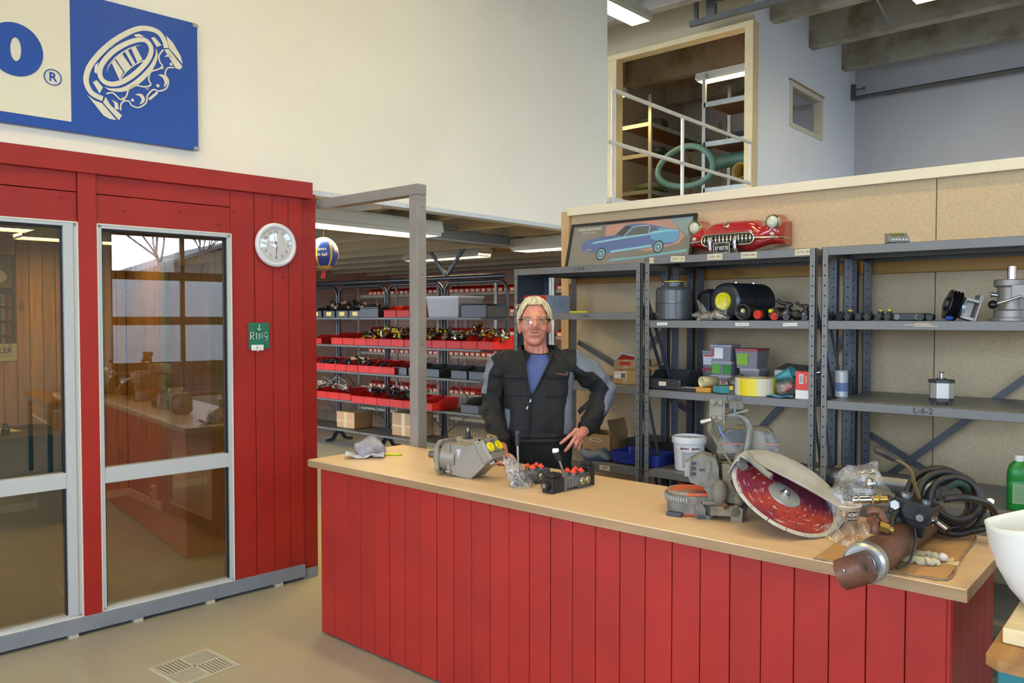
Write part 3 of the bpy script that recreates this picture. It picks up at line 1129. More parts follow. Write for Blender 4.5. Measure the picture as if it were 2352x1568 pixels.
def ribbon(m, pts, w, closed=False, k=5, taper=False, mi=0, z0=0.002, z1=0.004, M=FY):
    P = [Vector((p[0], p[1], 0)) for p in pts]
    P = smooth_path(P, k, closed)
    n = len(P)
    Lf, Rt = [], []
    for i in range(n):
        a = P[(i - 1) % n] if closed else P[max(i - 1, 0)]
        b = P[(i + 1) % n] if closed else P[min(i + 1, n - 1)]
        t = (b - a).normalized()
        nn = Vector((-t.y, t.x, 0))
        ww = w / 2
        if taper:
            ww *= max(0.05, sin(pi * i / (n - 1)))
        Lf.append(P[i] + nn * ww)
        Rt.append(P[i] - nn * ww)
    vs = [(p.x, p.y, z1) for p in Lf] + [(p.x, p.y, z1) for p in Rt]
    fs = []
    for i in range(n if closed else n - 1):
        j = (i + 1) % n
        fs.append((n + i, n + j, j, i))
    m.add(vs, fs, mi, False, M)
    return m


ST = {'outer': [(0.8502, 3.1456), (0.839, 3.1865), (0.8083, 3.2226), (0.7584, 3.2299), (0.7053, 3.2167), (0.6454, 3.1788), (0.5718, 3.1153), (0.5067, 3.0398), (0.4567, 2.9613), (0.4385, 2.8978), (0.4448, 2.8544), (0.4686, 2.8217), (0.5175, 2.8047)],
      'inner': [(0.7686, 3.1267), (0.7348, 3.1633), (0.6596, 3.1346), (0.5747, 3.0666), (0.5166, 2.9855), (0.5052, 2.9304), (0.5224, 2.8985), (0.5651, 2.8905), (0.6235, 2.9183), (0.6948, 2.984), (0.7525, 3.0628)],
      'arc1': [(0.5408, 2.9454), (0.5485, 2.9811), (0.5851, 3.0347), (0.6442, 3.0902), (0.6891, 3.1199), (0.7192, 3.1308)],
      'arc2': [(0.6039, 2.9204), (0.6352, 2.9691), (0.6803, 3.0173), (0.7333, 3.0538)],
      'cage1': [(0.8344, 3.134), (0.8106, 3.097), (0.814, 3.0622), (0.8293, 3.0402), (0.8018, 3.0185), (0.7646, 2.9965), (0.7533, 2.9549), (0.7637, 2.9272), (0.7315, 2.9098), (0.6788, 2.9071), (0.6487, 2.8795), (0.6349, 2.8399), (0.6075, 2.8178), (0.5681, 2.8446), (0.5357, 2.8346)],
      'cage2': [(0.8925, 3.0475), (0.8567, 3.0382), (0.8421, 3.0009), (0.8598, 2.9688), (0.8475, 2.9249), (0.8081, 2.9014), (0.7772, 2.9032), (0.7461, 2.8658), (0.7379, 2.8251), (0.6997, 2.7923), (0.6624, 2.7972), (0.6464, 2.8174), (0.6124, 2.8018), (0.6046, 2.7598)],
      'sliver': [(0.794, 3.1326), (0.7965, 3.0899), (0.7672, 3.0206), (0.7016, 2.9366), (0.6266, 2.8767), (0.5611, 2.8608), (0.527, 2.8692)],
      'cr1': [(0.8053, 2.9893), (0.8326, 2.987), (0.8464, 2.9621), (0.8357, 2.9282)], 'cr2': [(0.6819, 2.8589), (0.7119, 2.8592), (0.7229, 2.8356), (0.7037, 2.8086)], 'cr3': [(0.8418, 3.0961), (0.8655, 3.1094), (0.8891, 3.0947)],
      'tick': [(0.7534, 2.8452), (0.8002, 2.8935)]}
PG = {'b1': [(0.5617, 3.0083), (0.5778, 3.0255), (0.622, 2.9663), (0.6017, 2.9223)], 'b2': [(0.5829, 3.032), (0.6146, 3.0658), (0.6615, 3.004), (0.6293, 2.9679)], 'b3': [(0.6294, 3.0814), (0.6442, 3.0925), (0.6841, 3.0259), (0.6691, 3.0134)], 'b4': [(0.6629, 3.1061), (0.6854, 3.1206), (0.722, 3.056), (0.6954, 3.0323)],
      'ba': [(0.7693, 3.184), (0.787, 3.1914), (0.8253, 3.1556), (0.7995, 3.1417)], 'bb': [(0.6787, 3.1777), (0.705, 3.1895), (0.735, 3.182), (0.6897, 3.1688)], 'bc': [(0.5557, 3.0872), (0.579, 3.1132), (0.5862, 3.1111), (0.5642, 3.0847)], 'bd': [(0.4786, 2.936), (0.4812, 2.9703), (0.499, 2.9915), (0.4897, 2.9294)], 'be': [(0.4709, 2.882), (0.4893, 2.8963), (0.5198, 2.8648), (0.5024, 2.8297)],
      'ra': [(0.8511, 3.2148), (0.8863, 3.1859), (0.9294, 3.1198), (0.9402, 3.0771), (0.866, 3.1493)], 'rb': [(0.8399, 3.1353), (0.8628, 3.1445), (0.9384, 3.0638), (0.9253, 3.0449), (0.9013, 3.0462)], 'la': [(0.4408, 2.8126), (0.4751, 2.7892), (0.5137, 2.7813), (0.5842, 2.7049), (0.5518, 2.7047), (0.5199, 2.7181)], 'lb': [(0.5319, 2.8172), (0.5564, 2.7778), (0.6123, 2.7343), (0.5965, 2.7055), (0.5187, 2.786)], 'lc': [(0.5604, 2.8089), (0.5927, 2.7959), (0.5973, 2.7623), (0.5778, 2.7626), (0.5746, 2.7925)]}
em = MB()
for k_, w_, c_, t_ in (('outer', .027, False, False), ('inner', .025, True, False), ('arc1', .007, False, True), ('arc2', .006, False, False), ('cage1', .008, False, False), ('cage2', .008, False, False), ('sliver', .026, False, True), ('cr1', .02, False, True), ('cr2', .02, False, True), ('cr3', .014, False, True), ('tick', .013, False, False)):
    ribbon(em, ST[k_], w_, c_, 6, t_)
for p in PG.values():
    em.prism(p, 0.002, 0.004, 0, FY)
for c, r in (((0.8022, 2.9302), .009), ((0.668, 2.8261), .008), ((0.876, 3.0631), .008)):
    em.prism(arc(c[0], c[1], r, 0, 2 * pi * 11 / 12, 11), 0.002, 0.004, 0, FY)
for c in ((0.8253, 3.0331), (0.7451, 2.9063), (0.6208, 2.8234)):
    ribbon(em, arc(c[0], c[1], .007, 0, 2 * pi * 7 / 8, 7), .004, True, 2)
em.build('bearing_emblem', SCREAM, sgn)
# blue letter and registered mark on the cream field
om = MB()
N_ = 40
o_ = [(0.121 + 0.137 * cos(2 * pi * i / N_), 2.985, 0) for i in range(N_)]
outl = [(0.1188 + 0.1225 * cos(2 * pi * i / N_), 2.971 + 0.130 * sin(2 * pi * i / N_), .0055) for i in range(N_)]
inl = [(0.1213 + 0.0235 * cos(2 * pi * i / N_), 2.972 + 0.058 * sin(2 * pi * i / N_), .0055) for i in range(N_)]
om.add(outl + inl, [(i, (i + 1) % N_, N_ + (i + 1) % N_, N_ + i) for i in range(N_)], 0, False, FY)
om.build('letter_o', SBLUE, sgn)
rm = MB()
ribbon(rm, arc(0.283, 2.868, .0385, 0, 2 * pi * 23 / 24, 23), .005, True, 2, z1=.0055)
rg = rm.build('registered_ring', SBLUE, sgn)
text('R', 0.062, SBLUE, sgn, basis((0.283, -.0045, 2.868), (1, 0, 0), (0, 0, 1), (0, -1, 0)), depth=.0006, bold=.0012)
cl = MB()
for s, z in ((1.013, 3.312), (1.012, 2.618)):
    cl.box(s - .014, -.006, z - .010, s + .018, 0.0, z + .008)
cl.build('corner_clip', GALV, sgn)

# ================================================================== wall clock
ck = thing('wall_clock', 'round white plastic wall clock hanging on the red planks', 'clock')
CKM = basis(BMI @ Vector((1.466, -0.004, 2.092)), BS, Vector((0, 0, 1)), BN)     # x along wall, y up, z out
ck.matrix_world = CKM
CW = mat('clock_white', '#dcdbe2', 0.35)
MB().lathe([(0.0, 0.0), (0.125, 0.0), (0.133, 0.012), (0.131, 0.026), (0.120, 0.033), (0.108, 0.030), (0.103, 0.020)], 48).build('case', CW, ck)
MB().lathe([(0.103, 0.0195), (0.0, 0.0195)], 48).build('dial', mat('clock_dial', '#d6d5d8', 0.5), ck)
nm = CK = None
INKG = mat('clock_ink', '#55565c', 0.6)
for k in range(1, 13):
    a = pi / 2 - k * pi / 6
    text(str(k), 0.026, INKG, ck, T(0.078 * cos(a), 0.078 * sin(a), 0.0205), 'numeral', depth=.0002)
tk = MB()
for k in range(60):
    a = 2 * pi * k / 60
    c, s = cos(a), sin(a)
    L = 0.005
    tk.add([(0.097 * c + .0006 * s, 0.097 * s - .0006 * c, .0205), (0.097 * c - .0006 * s, 0.097 * s + .0006 * c, .0205), ((0.097 - L) * c - .0006 * s, (0.097 - L) * s + .0006 * c, .0205), ((0.097 - L) * c + .0006 * s, (0.097 - L) * s - .0006 * c, .0205)], [(0, 1, 2, 3)])
tk.build('minute_marks', INKG, ck)


def hand(nm, ang, L, w, z, m, tail=.02):
    M = Matrix.Rotation(ang, 4, 'Z') @ T(0, 0, z)
    h_ = MB().prism([(-tail, -w), (L, -w * .4), (L, w * .4), (-tail, w)], 0, .001)
    o = h_.build(nm, m, ck)
    o.matrix_basis = M
    return o


hand('minute_hand', radians(90 - 180), 0.078, .0024, .0215, BLACKP)
hand('hour_hand', radians(90 + 14), 0.055, .0034, .0226, BLACKP)
hand('second_hand', radians(90 + 17), 0.075, .0010, .0238, mat('clock_red', '#b8352c', 0.4), .025)
MB().lathe([(0.105, 0.0235), (0.07, 0.0275), (0.0, 0.029)], 40).build('cover_glass', glass('clock_cover', (0.97, 0.97, 0.97), 0.06), ck)

# ================================================================== RING sign with the bell push
rs = thing('bell_sign', 'small green hand-lettered bell sign with a white push button on the red planks', 'sign')
rs.matrix_world = basis(BMI @ Vector((1.359, -0.003, 1.543)), BS, Vector((0, 0, 1)), BN)
MB().box(-0.066, -0.078, 0, 0.066, 0.078, 0.005).build('plate', mat('sign_green', '#1c6b55', 0.5, var=(12, 0.12)), rs, bevel=0.001)
CHALK = mat('chalk_white', '#d8ddd8', 0.7)
w = MB()
TZ = 0.0062
for l in ([(0, .068), (0.001, .034)], [(-.013, .045), (0.001, .033), (.014, .046)],
          [(-.056, -.022), (-.055, .022)], [(-.055, .022), (-.038, .02), (-.034, .010), (-.040, .001), (-.054, .0)], [(-.05, 0), (-.034, -.022)],
          [(-.018, -.02), (-.017, .018)], [(.0, -.02), (.002, .016), (.018, -.016), (.02, .02)],
          [(.053, .014), (.045, .02), (.034, .014), (.031, .002), (.036, -.008), (.048, -.008), (.05, .003), (.051, -.018), (.046, -.028), (.037, -.026)]):
    w.tube([(p[0], p[1], TZ) for p in smooth_path([(a, b, 0) for a, b in l], 4)], 0.0022, 5, flat=0.4)
w.build('hand_lettering', CHALK, rs)
MB().box(-0.052, -0.088, 0.004, 0.022, -0.054, 0.018).build('push_button_box', WHITEP, rs, bevel=0.003)
MB().cyl((-.02, -.07, .018), (-.02, -.07, .021), .008, n=16).build('button', mat('button_grey', '#b9b9b4', .4), rs)
MB().tube([(-.01, -.088, .008), (-.011, -.097, .008)], 0.003, 6).build('bell_wire', WHITEP, rs)

# ================================================================== floor drain
fd = thing('floor_grate', 'square plastic drain grate with diagonal slots set in the floor', 'drain', (-3.58, 1.83, 0.0), 0.03)
GP = mat('grate_plastic', '#b3b09c', 0.4)
S_ = 0.15
MB().box(-S_, -S_, 0.0, S_, -S_ + .018, .006).box(-S_, S_ - .018, 0, S_, S_, .006).box(-S_, -S_ + .018, 0, -S_ + .018, S_ - .018, .006).box(S_ - .018, -S_ + .018, 0, S_, S_ - .018, .006).build('rim', GP, fd, bevel=.002)
MB().box(-S_ + .01, -S_ + .01, 0.0005, S_ - .01, S_ - .01, .0015).build('drain_void', mat('drain_dark', '#2c2c2a', .9), fd)
for (qx, qy) in ((0, 0), (1, 0), (0, 1), (1, 1)):
    cx, cy = (-.066 + .132 * qx), (-.066 + .132 * qy)
    dirx = (qx + qy) % 2 == 0
    for k in range(8):
        p = -.058 + k * .0166
        m_ = MB()
        if dirx:
            m_.box(cx - .064, cy + p - .0045, .001, cx + .064, cy + p + .0045, .0055)
        else:
            m_.box(cx + p - .0045, cy - .064, .001, cx + p + .0045, cy + .064, .0055)
        m_.build('bar', GP, fd)
MB().box(-.133, -.005, .001, .133, .005, .006).box(-.005, -.133, .001, .005, .133, .006).build('cross_rib', GP, fd)
# ================================================================== storeroom: black tube racks with wire backs
TUBE = mat('black_tube', '#26272b', 0.35)
SHELFD = mat('dark_shelf', '#4a4940', 0.5, var=(4, 0.2))
WIRE = mat('wire_mesh', '#2b2b2c', 0.5)
BINR = mat('red_bin_plastic', '#b5221a', 0.5, spec=.2, rand=0.10)
BINR2 = mat('red_bin_far', '#cf2a1e', 0.5, spec=.25, rand=0.08)
BING = mat('dark_grey_bin', '#2a2b2d', 0.5)
CARD = mat('bin_card', '#e9d2b8', 0.7)
SHZ = (1.655, 1.315, 0.985, 0.625, 0.255)
PX = (-9.80, -8.80, -7.80, -6.77, -5.755)
ORD = ('first', 'second', 'third', 'fourth', 'fifth', 'sixth', 'seventh', 'eighth', 'ninth', 'tenth', 'eleventh', 'twelfth', 'thirteenth', 'fourteenth', 'fifteenth', 'sixteenth', 'seventeenth', 'eighteenth', 'nineteenth', 'twentieth')


def store_rack(x0, x1, label):
    """upright tube frame with shelves cantilevered towards the counter"""
    t = thing('display_rack', label, 'shelving', ((x0 + x1) / 2, 6.57, 0), 0, 'black tube racks in the storeroom')
    w = (x1 - x0) / 2
    a, b = -w + .022, w - .022
    H = 1.94
    fr = [(a, 0, 0.10), (a, 0, H)] + [(a + .12 - .12 * cos(k * pi / 10), 0, H + .12 * sin(k * pi / 10)) for k in range(1, 6)]
    fr += [(b - .12 + .12 * sin(k * pi / 10), 0, H + .12 * cos(k * pi / 10)) for k in range(0, 6)] + [(b, 0, 0.10)]
    MB().tube(fr, 0.021, 10).build('tube_frame', TUBE, t)
    for xx in (a, b):
        for s in (-1, 1):
            MB().tube([(xx, s * .20, 0.016), (xx, s * .10, .03), (xx, s * .035, .12), (xx, s * .012, .30)], 0.016, 8).build('curved_foot', TUBE, t)
    for z in SHZ:
        MB().box(a - .018, -.45, z - .025, b + .018, -.024, z).build('shelf', SHELFD, t, bevel=.002)
    MB().tube([(a, .03, .3), (b, .03, .95)], 0.006, 6).build('diagonal_brace', TUBE, t)
    MB().tube([(a, .043, .95), (b, .043, .3)], 0.006, 6).build('diagonal_brace', TUBE, t)
    g = MB()
    k = int((b - a) / .05)
    for i in range(k + 1):
        x = a + (b - a) * i / k
        g.box(x - .0015, .022, .1, x + .0015, .025, 1.98)
    for j in range(38):
        z = .1 + j * .05
        g.box(a, .0205, z - .0015, b, .0225, z + .0015)
    g.build('wire_mesh', WIRE, t)['kind'] = 'stuff'
    return t


RL = ('black tube rack at the far left, mostly hidden by the red booth', 'black tube rack second from the booth, holding red bins on three shelves',
      'black tube rack behind the grey post, with metal fittings on its middle shelf', 'black tube rack with rounded corner, just left of the standing man')
for i in range(4):
    store_rack(PX[i], PX[i + 1], RL[i])
# top tube and the V brace above the racks
tt = thing('top_rail', 'long black tube laid along the tops of the storeroom racks', 'rail', (-7.8, 6.575, 2.115))
MB().tube([(-2.0, 0, 0.0), (1.98, 0, 0.0)], 0.030, 10).build('tube', TUBE, tt)
vb = thing('v_brace', 'black V shaped steel brace standing on the rack top under the steel beam', 'brace', (-6.74, 6.575, 2.15))
MB().box(-.02, -.01, 0, .02, .01, .56, 0, RY(radians(-43))).build('arm', TUBE, vb)
MB().box(-.02, -.01, 0, .02, .01, .56, 0, RY(radians(45))).build('arm', TUBE, vb)



def bin_mesh(w, d, h, hf, far=False):
    """open fronted storage bin; w wide, d deep, front lip hf; opens to -Y, base at z=0, front at y=0"""
    m = MB()
    t = 0.004
    pr = [(0, 0), (0, hf), (d * .22, hf + .004), (d * .38, h), (d, h), (d, 0)]
    for x in (-w / 2, w / 2 - t):
        m.add([(x, y, z) for y, z in pr] + [(x + t, y, z) for y, z in pr], [tuple(range(6)), tuple(reversed(range(6, 12)))] + [(i, 6 + i, 6 + (i + 1) % 6, (i + 1) % 6) for i in range(6)])
    m.box(-w / 2, 0, 0, w / 2, d, t).box(-w / 2, d - t, 0, w / 2, d, h).box(-w / 2, 0, 0, w / 2, t, hf)
    m.box(-w / 2, -.006, hf - .012, w / 2, 0, hf)
    if far:
        m.box(-w * .36, -.002, hf * .12, w * .36, 0.0005, hf * .82, 1)
    return m


def place_bins(proto, name, label, group, spots, cat='bin'):
    for i, (x, y, z, r) in enumerate(spots):
        o = proto if i == 0 else proto.copy()
        if i:
            COL.objects.link(o)
        o.location = (x, y, z)
        o.rotation_euler = (0, 0, r)
        tag(o, label(i) if callable(label) else label, cat, group)


big = bin_mesh(0.225, 0.36, 0.145, 0.085).build('storage_bin', BINR, None, bevel=0.002, seg=1)
nA = 12
xs = [-8.25 + i * 0.2315 for i in range(nA)]
ordl = ('first', 'second', 'third', 'fourth', 'fifth', 'sixth', 'seventh', 'eighth', 'ninth', 'tenth', 'eleventh', 'twelfth')
place_bins(big, 'storage_bin', lambda i: 'red open-front bin, %s from left in the fittings row at chest height' % ordl[i], 'large red bins on the middle rack shelf', [(x, 6.13, 1.316, RND.uniform(-.015, .015)) for x in xs])
b2 = bin_mesh(0.225, 0.36, 0.145, 0.085).build('storage_bin', BINR, None, bevel=0.002, seg=1)
place_bins(b2, 'storage_bin', lambda i: 'red open-front bin, %s from left in the row below the fittings' % ordl[i], 'large red bins on the lower rack shelf', [(-8.86 + i * .2285, 6.13, .986, RND.uniform(-.02, .02)) for i in range(8)])
b3 = bin_mesh(0.235, 0.40, 0.13, 0.085).build('storage_bin', BINR, None, bevel=0.002, seg=1)
place_bins(b3, 'storage_bin', lambda i: 'red open-front bin, %s from the left in the lowest bin row, near the booth' % ordl[i], 'large red bins on the lowest rack shelf', [(-8.78 + i * .235, 6.12, .626, RND.uniform(-.02, .02)) for i in range(4)] )
b4 = bin_mesh(0.235, 0.40, 0.13, 0.085).build('storage_bin', BINR, None, bevel=0.002, seg=1)
place_bins(b4, 'storage_bin', lambda i: 'red open-front bin, %s from left in the lowest row jutting out at the grey post' % ordl[i], 'large red bins jutting out on the lowest shelf', [(-7.70 + i * .237, 6.02, .626, RND.uniform(-.02, .02)) for i in range(6)])
b5 = bin_mesh(0.22, 0.36, 0.14, 0.085).build('storage_bin', BINR, None, bevel=0.002, seg=1)
place_bins(b5, 'storage_bin', lambda i: 'red open-front bin, %s from left on the top rack shelf at the grey post' % ordl[i], 'red bins on the top rack shelf', [(-7.25 + i * .23, 6.15, 1.656, 0) for i in range(2)])
b6 = bin_mesh(0.22, 0.36, 0.11, 0.07).build('storage_bin', BINR, None, bevel=0.002, seg=1)
place_bins(b6, 'storage_bin', ('red open-front bin standing alone at the booth edge on the fittings shelf'), None, [(-8.78, 6.2, 1.316, 0)])

# dark bins and boxes
gb = bin_mesh(0.24, 0.36, 0.13, 0.09).build('storage_bin', BING, None, bevel=0.002, seg=1)
place_bins(gb, 'storage_bin', lambda i: 'dark grey storage bin, %s from left in the row right of the grey post' % ordl[i], 'dark bins on the lower rack shelf', [(-7.10 + .27 * i + (0.16 if i > 2 else 0), 6.17, .986, 0) for i in range(5)])
gb2 = bin_mesh(0.26, 0.36, 0.15, 0.09).build('storage_bin', BING, None, bevel=0.002, seg=1)
place_bins(gb2, 'storage_bin', 'dark grey storage bin on the lowest bin shelf beside the jutting red bins', None, [(-5.95, 6.15, .626, 0)])
for i, x in enumerate((-8.7, -8.42, -8.15, -7.89)):
    t = thing('storage_bin', 'dark bin with a yellow card, %s from the booth on the top rack shelf' % ordl[i], 'bin', (x, 6.14, 1.656), 0, 'dark bins with yellow cards')
    bin_mesh(0.24, 0.36, 0.13, 0.085).build('bin_body', BING, t, bevel=.002, seg=1)
    MB().box(-.05, -.003, .02, .05, -.0005, .07).build('yellow_card', mat('yellow_card', '#c9b46a', .7), t)
t = thing('storage_box', 'long dark grey box on the top rack shelf left of the grey post', 'box', (-7.60, 6.32, 1.656))
MB().box(-.17, -.2, 0, .17, .2, .11).build('box_body', BING, t, bevel=.006)
MB().box(-.175, -.205, .11, .175, .205, .125).build('lid', BING, t, bevel=.004)
t = thing('storage_box', 'translucent plastic box on the top rack shelf above the fittings', 'box', (-6.38, 6.35, 1.656))
TRL = mat('translucent_plastic', '#8f8680', 0.35, trans=0.3)
MB().ring([[(p[0] * s, p[1] * s, z) for p in rrect(-.28, -.19, .28, .19, .03)] for s, z in ((.90, 0.0), (.98, .20), (1.0, .20), (1.0, .215), (.96, .215))], 0, False).build('tub', TRL, t)
MB().prism(rrect(-.29, -.2, .29, .2, .03), .216, .235).build('lid', mat('pale_lid', '#b5aea8', .4), t, bevel=.004)
t = thing('storage_box', 'dark open box right of the translucent box on the top rack shelf', 'box', (-5.90, 6.33, 1.656))
MB().box(-.19, -.17, 0, .19, .17, .004).box(-.19, -.17, 0, -.182, .17, .15).box(.182, -.17, 0, .19, .17, .12).box(-.19, .162, 0, .19, .17, .15).box(-.19, -.17, 0, .19, -.162, .13).build('box_body', BING, t, bevel=.002)


def pile(name, label, cx, cy, z, L, W, H, n, cols, seed):
    r = random.Random(seed)
    m = MB()
    for i in range(n):
        u, v = r.uniform(-1, 1), r.uniform(-1, 1)
        hz = H * (1 - u * u * .5) * r.uniform(.2, 1)
        p = Vector((u * L / 2, v * W / 2, hz))
        d = Vector((r.uniform(-1, 1), r.uniform(-1, 1), r.uniform(-.4, .4))).normalized()
        k = r.randrange(len(cols))
        ra = r.uniform(.009, .02)
        q = p + d * r.uniform(.03, .11)
        m.cyl(p, q, ra, n=8, m=k)
        m.cyl(q - d * .012, q, ra * 1.5, n=6, m=k, smooth=False)
        m.cyl(p - d * .003, p + d * .012, ra * 1.35, n=6, m=k, smooth=False)
    o = m.build(name, cols, None)
    o.location = (cx, cy, z)
    tag(o, label, 'fittings', None, 'stuff')
    return o


BRASS = mat('brass', '#c9a227', 0.25, 1.0)
ZINC = mat('zinc_fitting', '#a8a59a', 0.25, 1.0)
YEL = mat('yellow_cap', '#e0c22e', 0.4)
DKF = mat('dark_fitting', '#2e2a24', 0.5, 0.4)
TANF = mat('tan_wrap', '#a58a68', 0.6)
pile('fittings', 'loose zinc and yellow-capped fittings heaped in the red bins left of the grey post', -7.47, 6.32, 1.40, .75, .22, .13, 70, [ZINC, BRASS, YEL, DKF, TANF], 3)
pile('fittings', 'loose metal fittings heaped in the red bins right of the grey post', -6.62, 6.32, 1.40, .5, .22, .12, 50, [ZINC, DKF, BRASS, TANF], 5)
pile('fittings', 'shiny bent pipe fittings heaped in the red bins nearest the man', -5.92, 6.32, 1.40, .8, .2, .13, 60, [ZINC, ZINC, BRASS, DKF], 7)
pile('fittings', 'dark hose ends heaped in the dark bins on the top rack shelf', -8.2, 6.35, 1.75, 1.0, .2, .1, 60, [DKF, DKF, TANF], 9)
pile('fittings', 'black rubber parts lying in the red bins under the fittings', -8.1, 6.30, 1.06, 1.3, .2, .06, 50, [BLACKP, BLACKR, DKF], 12)
pile('fittings', 'black parts spilling from the red bins at the grey post, lowest shelf', -7.3, 6.22, .70, .8, .2, .12, 50, [BLACKP, BLACKR], 14)
pl = pile('fittings', 'clear bags of small parts in the lowest red bins near the booth', -8.5, 6.3, .70, .7, .2, .16, 40, [mat('bagged', '#a79f92', .3), mat('bagged2', '#7d7568', .4)], 15)

# far galvanised shelving with rows of small red bins
FZ = (2.03, 1.72, 1.40, 1.08, 0.79, 0.50, 0.14)
for (x0, x1, lab) in ((-10.9, -8.95, 'far galvanised shelving with red bins behind the left black racks'), (-8.75, -6.75, 'far galvanised shelving with red bins left of the man'), (-6.7, -4.75, 'far galvanised shelving with red bins right of the man, seen past the grey rack')):
    t = thing('far_shelving', lab, 'shelving', ((x0 + x1) / 2, 8.75, 0))
    w = (x1 - x0) / 2
    for x in (-w, 0, w):
        MB().box(x - .022, -.2, 0, x + .022, -.17, 2.2).build('upright', GALV, t)
    for x in (-w, w):
        MB().box(x - .022, .2, 0, x + .022, .23, 2.2).build('upright', GALV, t)
    for z in FZ:
        MB().box(-w + .02, -.17, z - .04, w - .02, .22, z).build('shelf', mat('far_shelf', '#a39d86', .5, var=(5, .1)), t)
small = bin_mesh(0.098, 0.18, 0.10, 0.06, True)
k = 0
rown = {2.03: 'top', 1.72: 'second', 1.40: 'third', 1.08: 'fourth', 0.79: 'fifth', 0.50: 'sixth'}
proto = small.build('small_parts_bin', [BINR2, CARD], None)
first = True
for z in FZ[:-1]:
    for (x0, x1, side) in ((-10.6, -9.0, 'behind the left black racks'), (-8.68, -6.8, 'left of the man'), (-6.6, -4.9, 'right of the man')):
        if side.startswith('right') and z < 1.2:
            continue
        x = x0
        spots = []
        while x < x1:
            if RND.random() > .1:
                spots.append((x, 8.57, z + .0005, RND.uniform(-.03, .03)))
            x += 0.112
        for si, sp in enumerate(spots):
            o = proto if first else proto.copy()
            if not first:
                COL.objects.link(o)
            first = False
            o.location = sp[:3]
            o.rotation_euler = (0, 0, sp[3])
            tag(o, 'small red bin, %s from left, %s far row %s' % (ORD[si], rown[z], side), 'bin', 'small red bins, %s far row %s' % (rown[z], side))

# cartons low in the store
CARDB = mat('cardboard', '#a9835a', 0.75, var=(5, 0.12), rand=0.06)
for i, (x, y, z, w, d, h, lab) in enumerate(((-7.1, 6.37, .26, .40, .3, .27, 'brown carton on the bottom rack shelf behind the grey post'), (-8.2, 6.37, .26, .36, .3, .2, 'brown carton low on the rack near the booth'), (-8.05, 6.43, .986, .36, .2, .17, 'brown carton behind the red bins near the booth'))):
    t = thing('carton', lab, 'box', (x, y, z))
    MB().box(-w / 2, -d / 2, 0, w / 2, d / 2, h).build('box_body', CARDB, t, bevel=.003)
    MB().box(-w / 2 - .0005, -d / 2 - .0008, h * .4, w / 2 + .0005, -d / 2, h * .46).box(-.03, -d / 2 - .001, 0, .03, d / 2 + .001, h + .001).build('packing_tape', mat('packing_tape', '#b59a72', .3), t)

# hanging blue and yellow hat / ball behind the booth corner
t = thing('hanging_ball', 'deflated blue and yellow ball hanging behind the red booth corner', 'ball', (-4.72, 3.40, 1.98))
BY = [mat('ball_blue', '#2342a0', .35), mat('ball_yellow', '#cdb55a', .35), mat('ball_red', '#b02b2b', .4)]
m = MB()
m.grid(lambda u, v: ((.10 * sin(pi * v) * cos(2 * pi * u)) * (1 + .05 * cos(12 * pi * u)), .10 * sin(pi * v) * sin(2 * pi * u) * (1 + .05 * cos(12 * pi * u)), .125 - .115 * cos(pi * v)), 36, 14, 0, True, None, lambda u, v: 1 if v > .84 or v < .25 else (0 if (u * 6) % 1 < .78 else 1))
m.build('ball_skin', BY, t)
MB().tube([(0, 0, .005), (0.003, -.01, -.05)], 0.014, 8).build('red_tail', BY[2], t)
MB().cyl((0, 0, .24), (0, 0, .46), .002, n=5).build('string', BLACKP, t)
for i, (s, zz_) in enumerate((('Sunsport', .15), ('Beach ball', .11))):
    text(s, .03, WHITEP, t, basis((0.062, -0.086, zz_), Vector((.8, .6, 0)), (0, 0, 1), Vector((.6, -.8, 0))) @ RZ(0.0), depth=.0005)

# chrome tube ladder/trolley rail beside the rack
t = thing('trolley_handle', 'bright chrome trolley handle standing between the storeroom rack and the grey rack', 'trolley', (-3.93, 4.62, 0))
MB().tube([(0, 0, .12), (0, 0, 1.62)] + [(0.11 - .11 * cos(k * pi / 8), 0, 1.62 + .12 * sin(k * pi / 8)) for k in range(1, 8)] + [(.22, 0, 1.62), (.22, 0, .12)], .012, 8).build('handle_tube', CHROME, t)
MB().box(-.05, -.25, .08, .27, .05, .12).build('toe_plate', BLACKM, t, bevel=.004)
for x in (-.06, .26):
    MB().cyl((x, .05, .08), (x + .03, .05, .08), .08, n=16).build('wheel', BLACKR, t)

# ================================================================== mezzanine storeroom shelves and hoses
t = thing('upper_shelving', 'galvanised shelving with dark hose coils on the left inside the upper doorway', 'shelving', (-6.72, 11.7, 2.77))
for x, y in ((-.29, -1.1), (.29, -1.1), (-.29, 1.2), (.29, 1.2)):
    MB().box(x - .025, y - .02, 0, x + .025, y + .02, 2.27 if x > 0 else 1.75).build('upright', GALV, t)
SHW = mat('plywood_shelf', '#8a6238', .6, var=(3, .15))
for z in (.84, 1.40, 1.86):
    MB().box(-.29, -1.1, z - .06, .29, -1.06, z).build('front_edge', GALV, t)
    MB().box(.26, -1.06, z - .06, .29, 1.2, z).build('side_edge', GALV, t)
    MB().box(-.29, -1.06, z - .02, .26, 1.2, z - .002).build('shelf', SHW, t)
t = thing('upper_shelving', 'galvanised shelving holding large hoses on the right inside the upper doorway', 'shelving', (-4.98, 10.86, 2.77))
for x, y in ((-.48, -.4), (.45, -.4), (-.48, .4), (.45, .4)):
    MB().box(x - .025, y - .02, 0, x + .025, y + .02, 2.35).build('upright', GALV, t)
for z in (.73, 1.38, 1.94):
    MB().box(-.48, -.42, z - .07, .45, -.38, z).build('front_edge', GALV, t)
    MB().box(-.48, -.38, z - .02, .45, .4, z - .002).build('shelf', SHW, t)


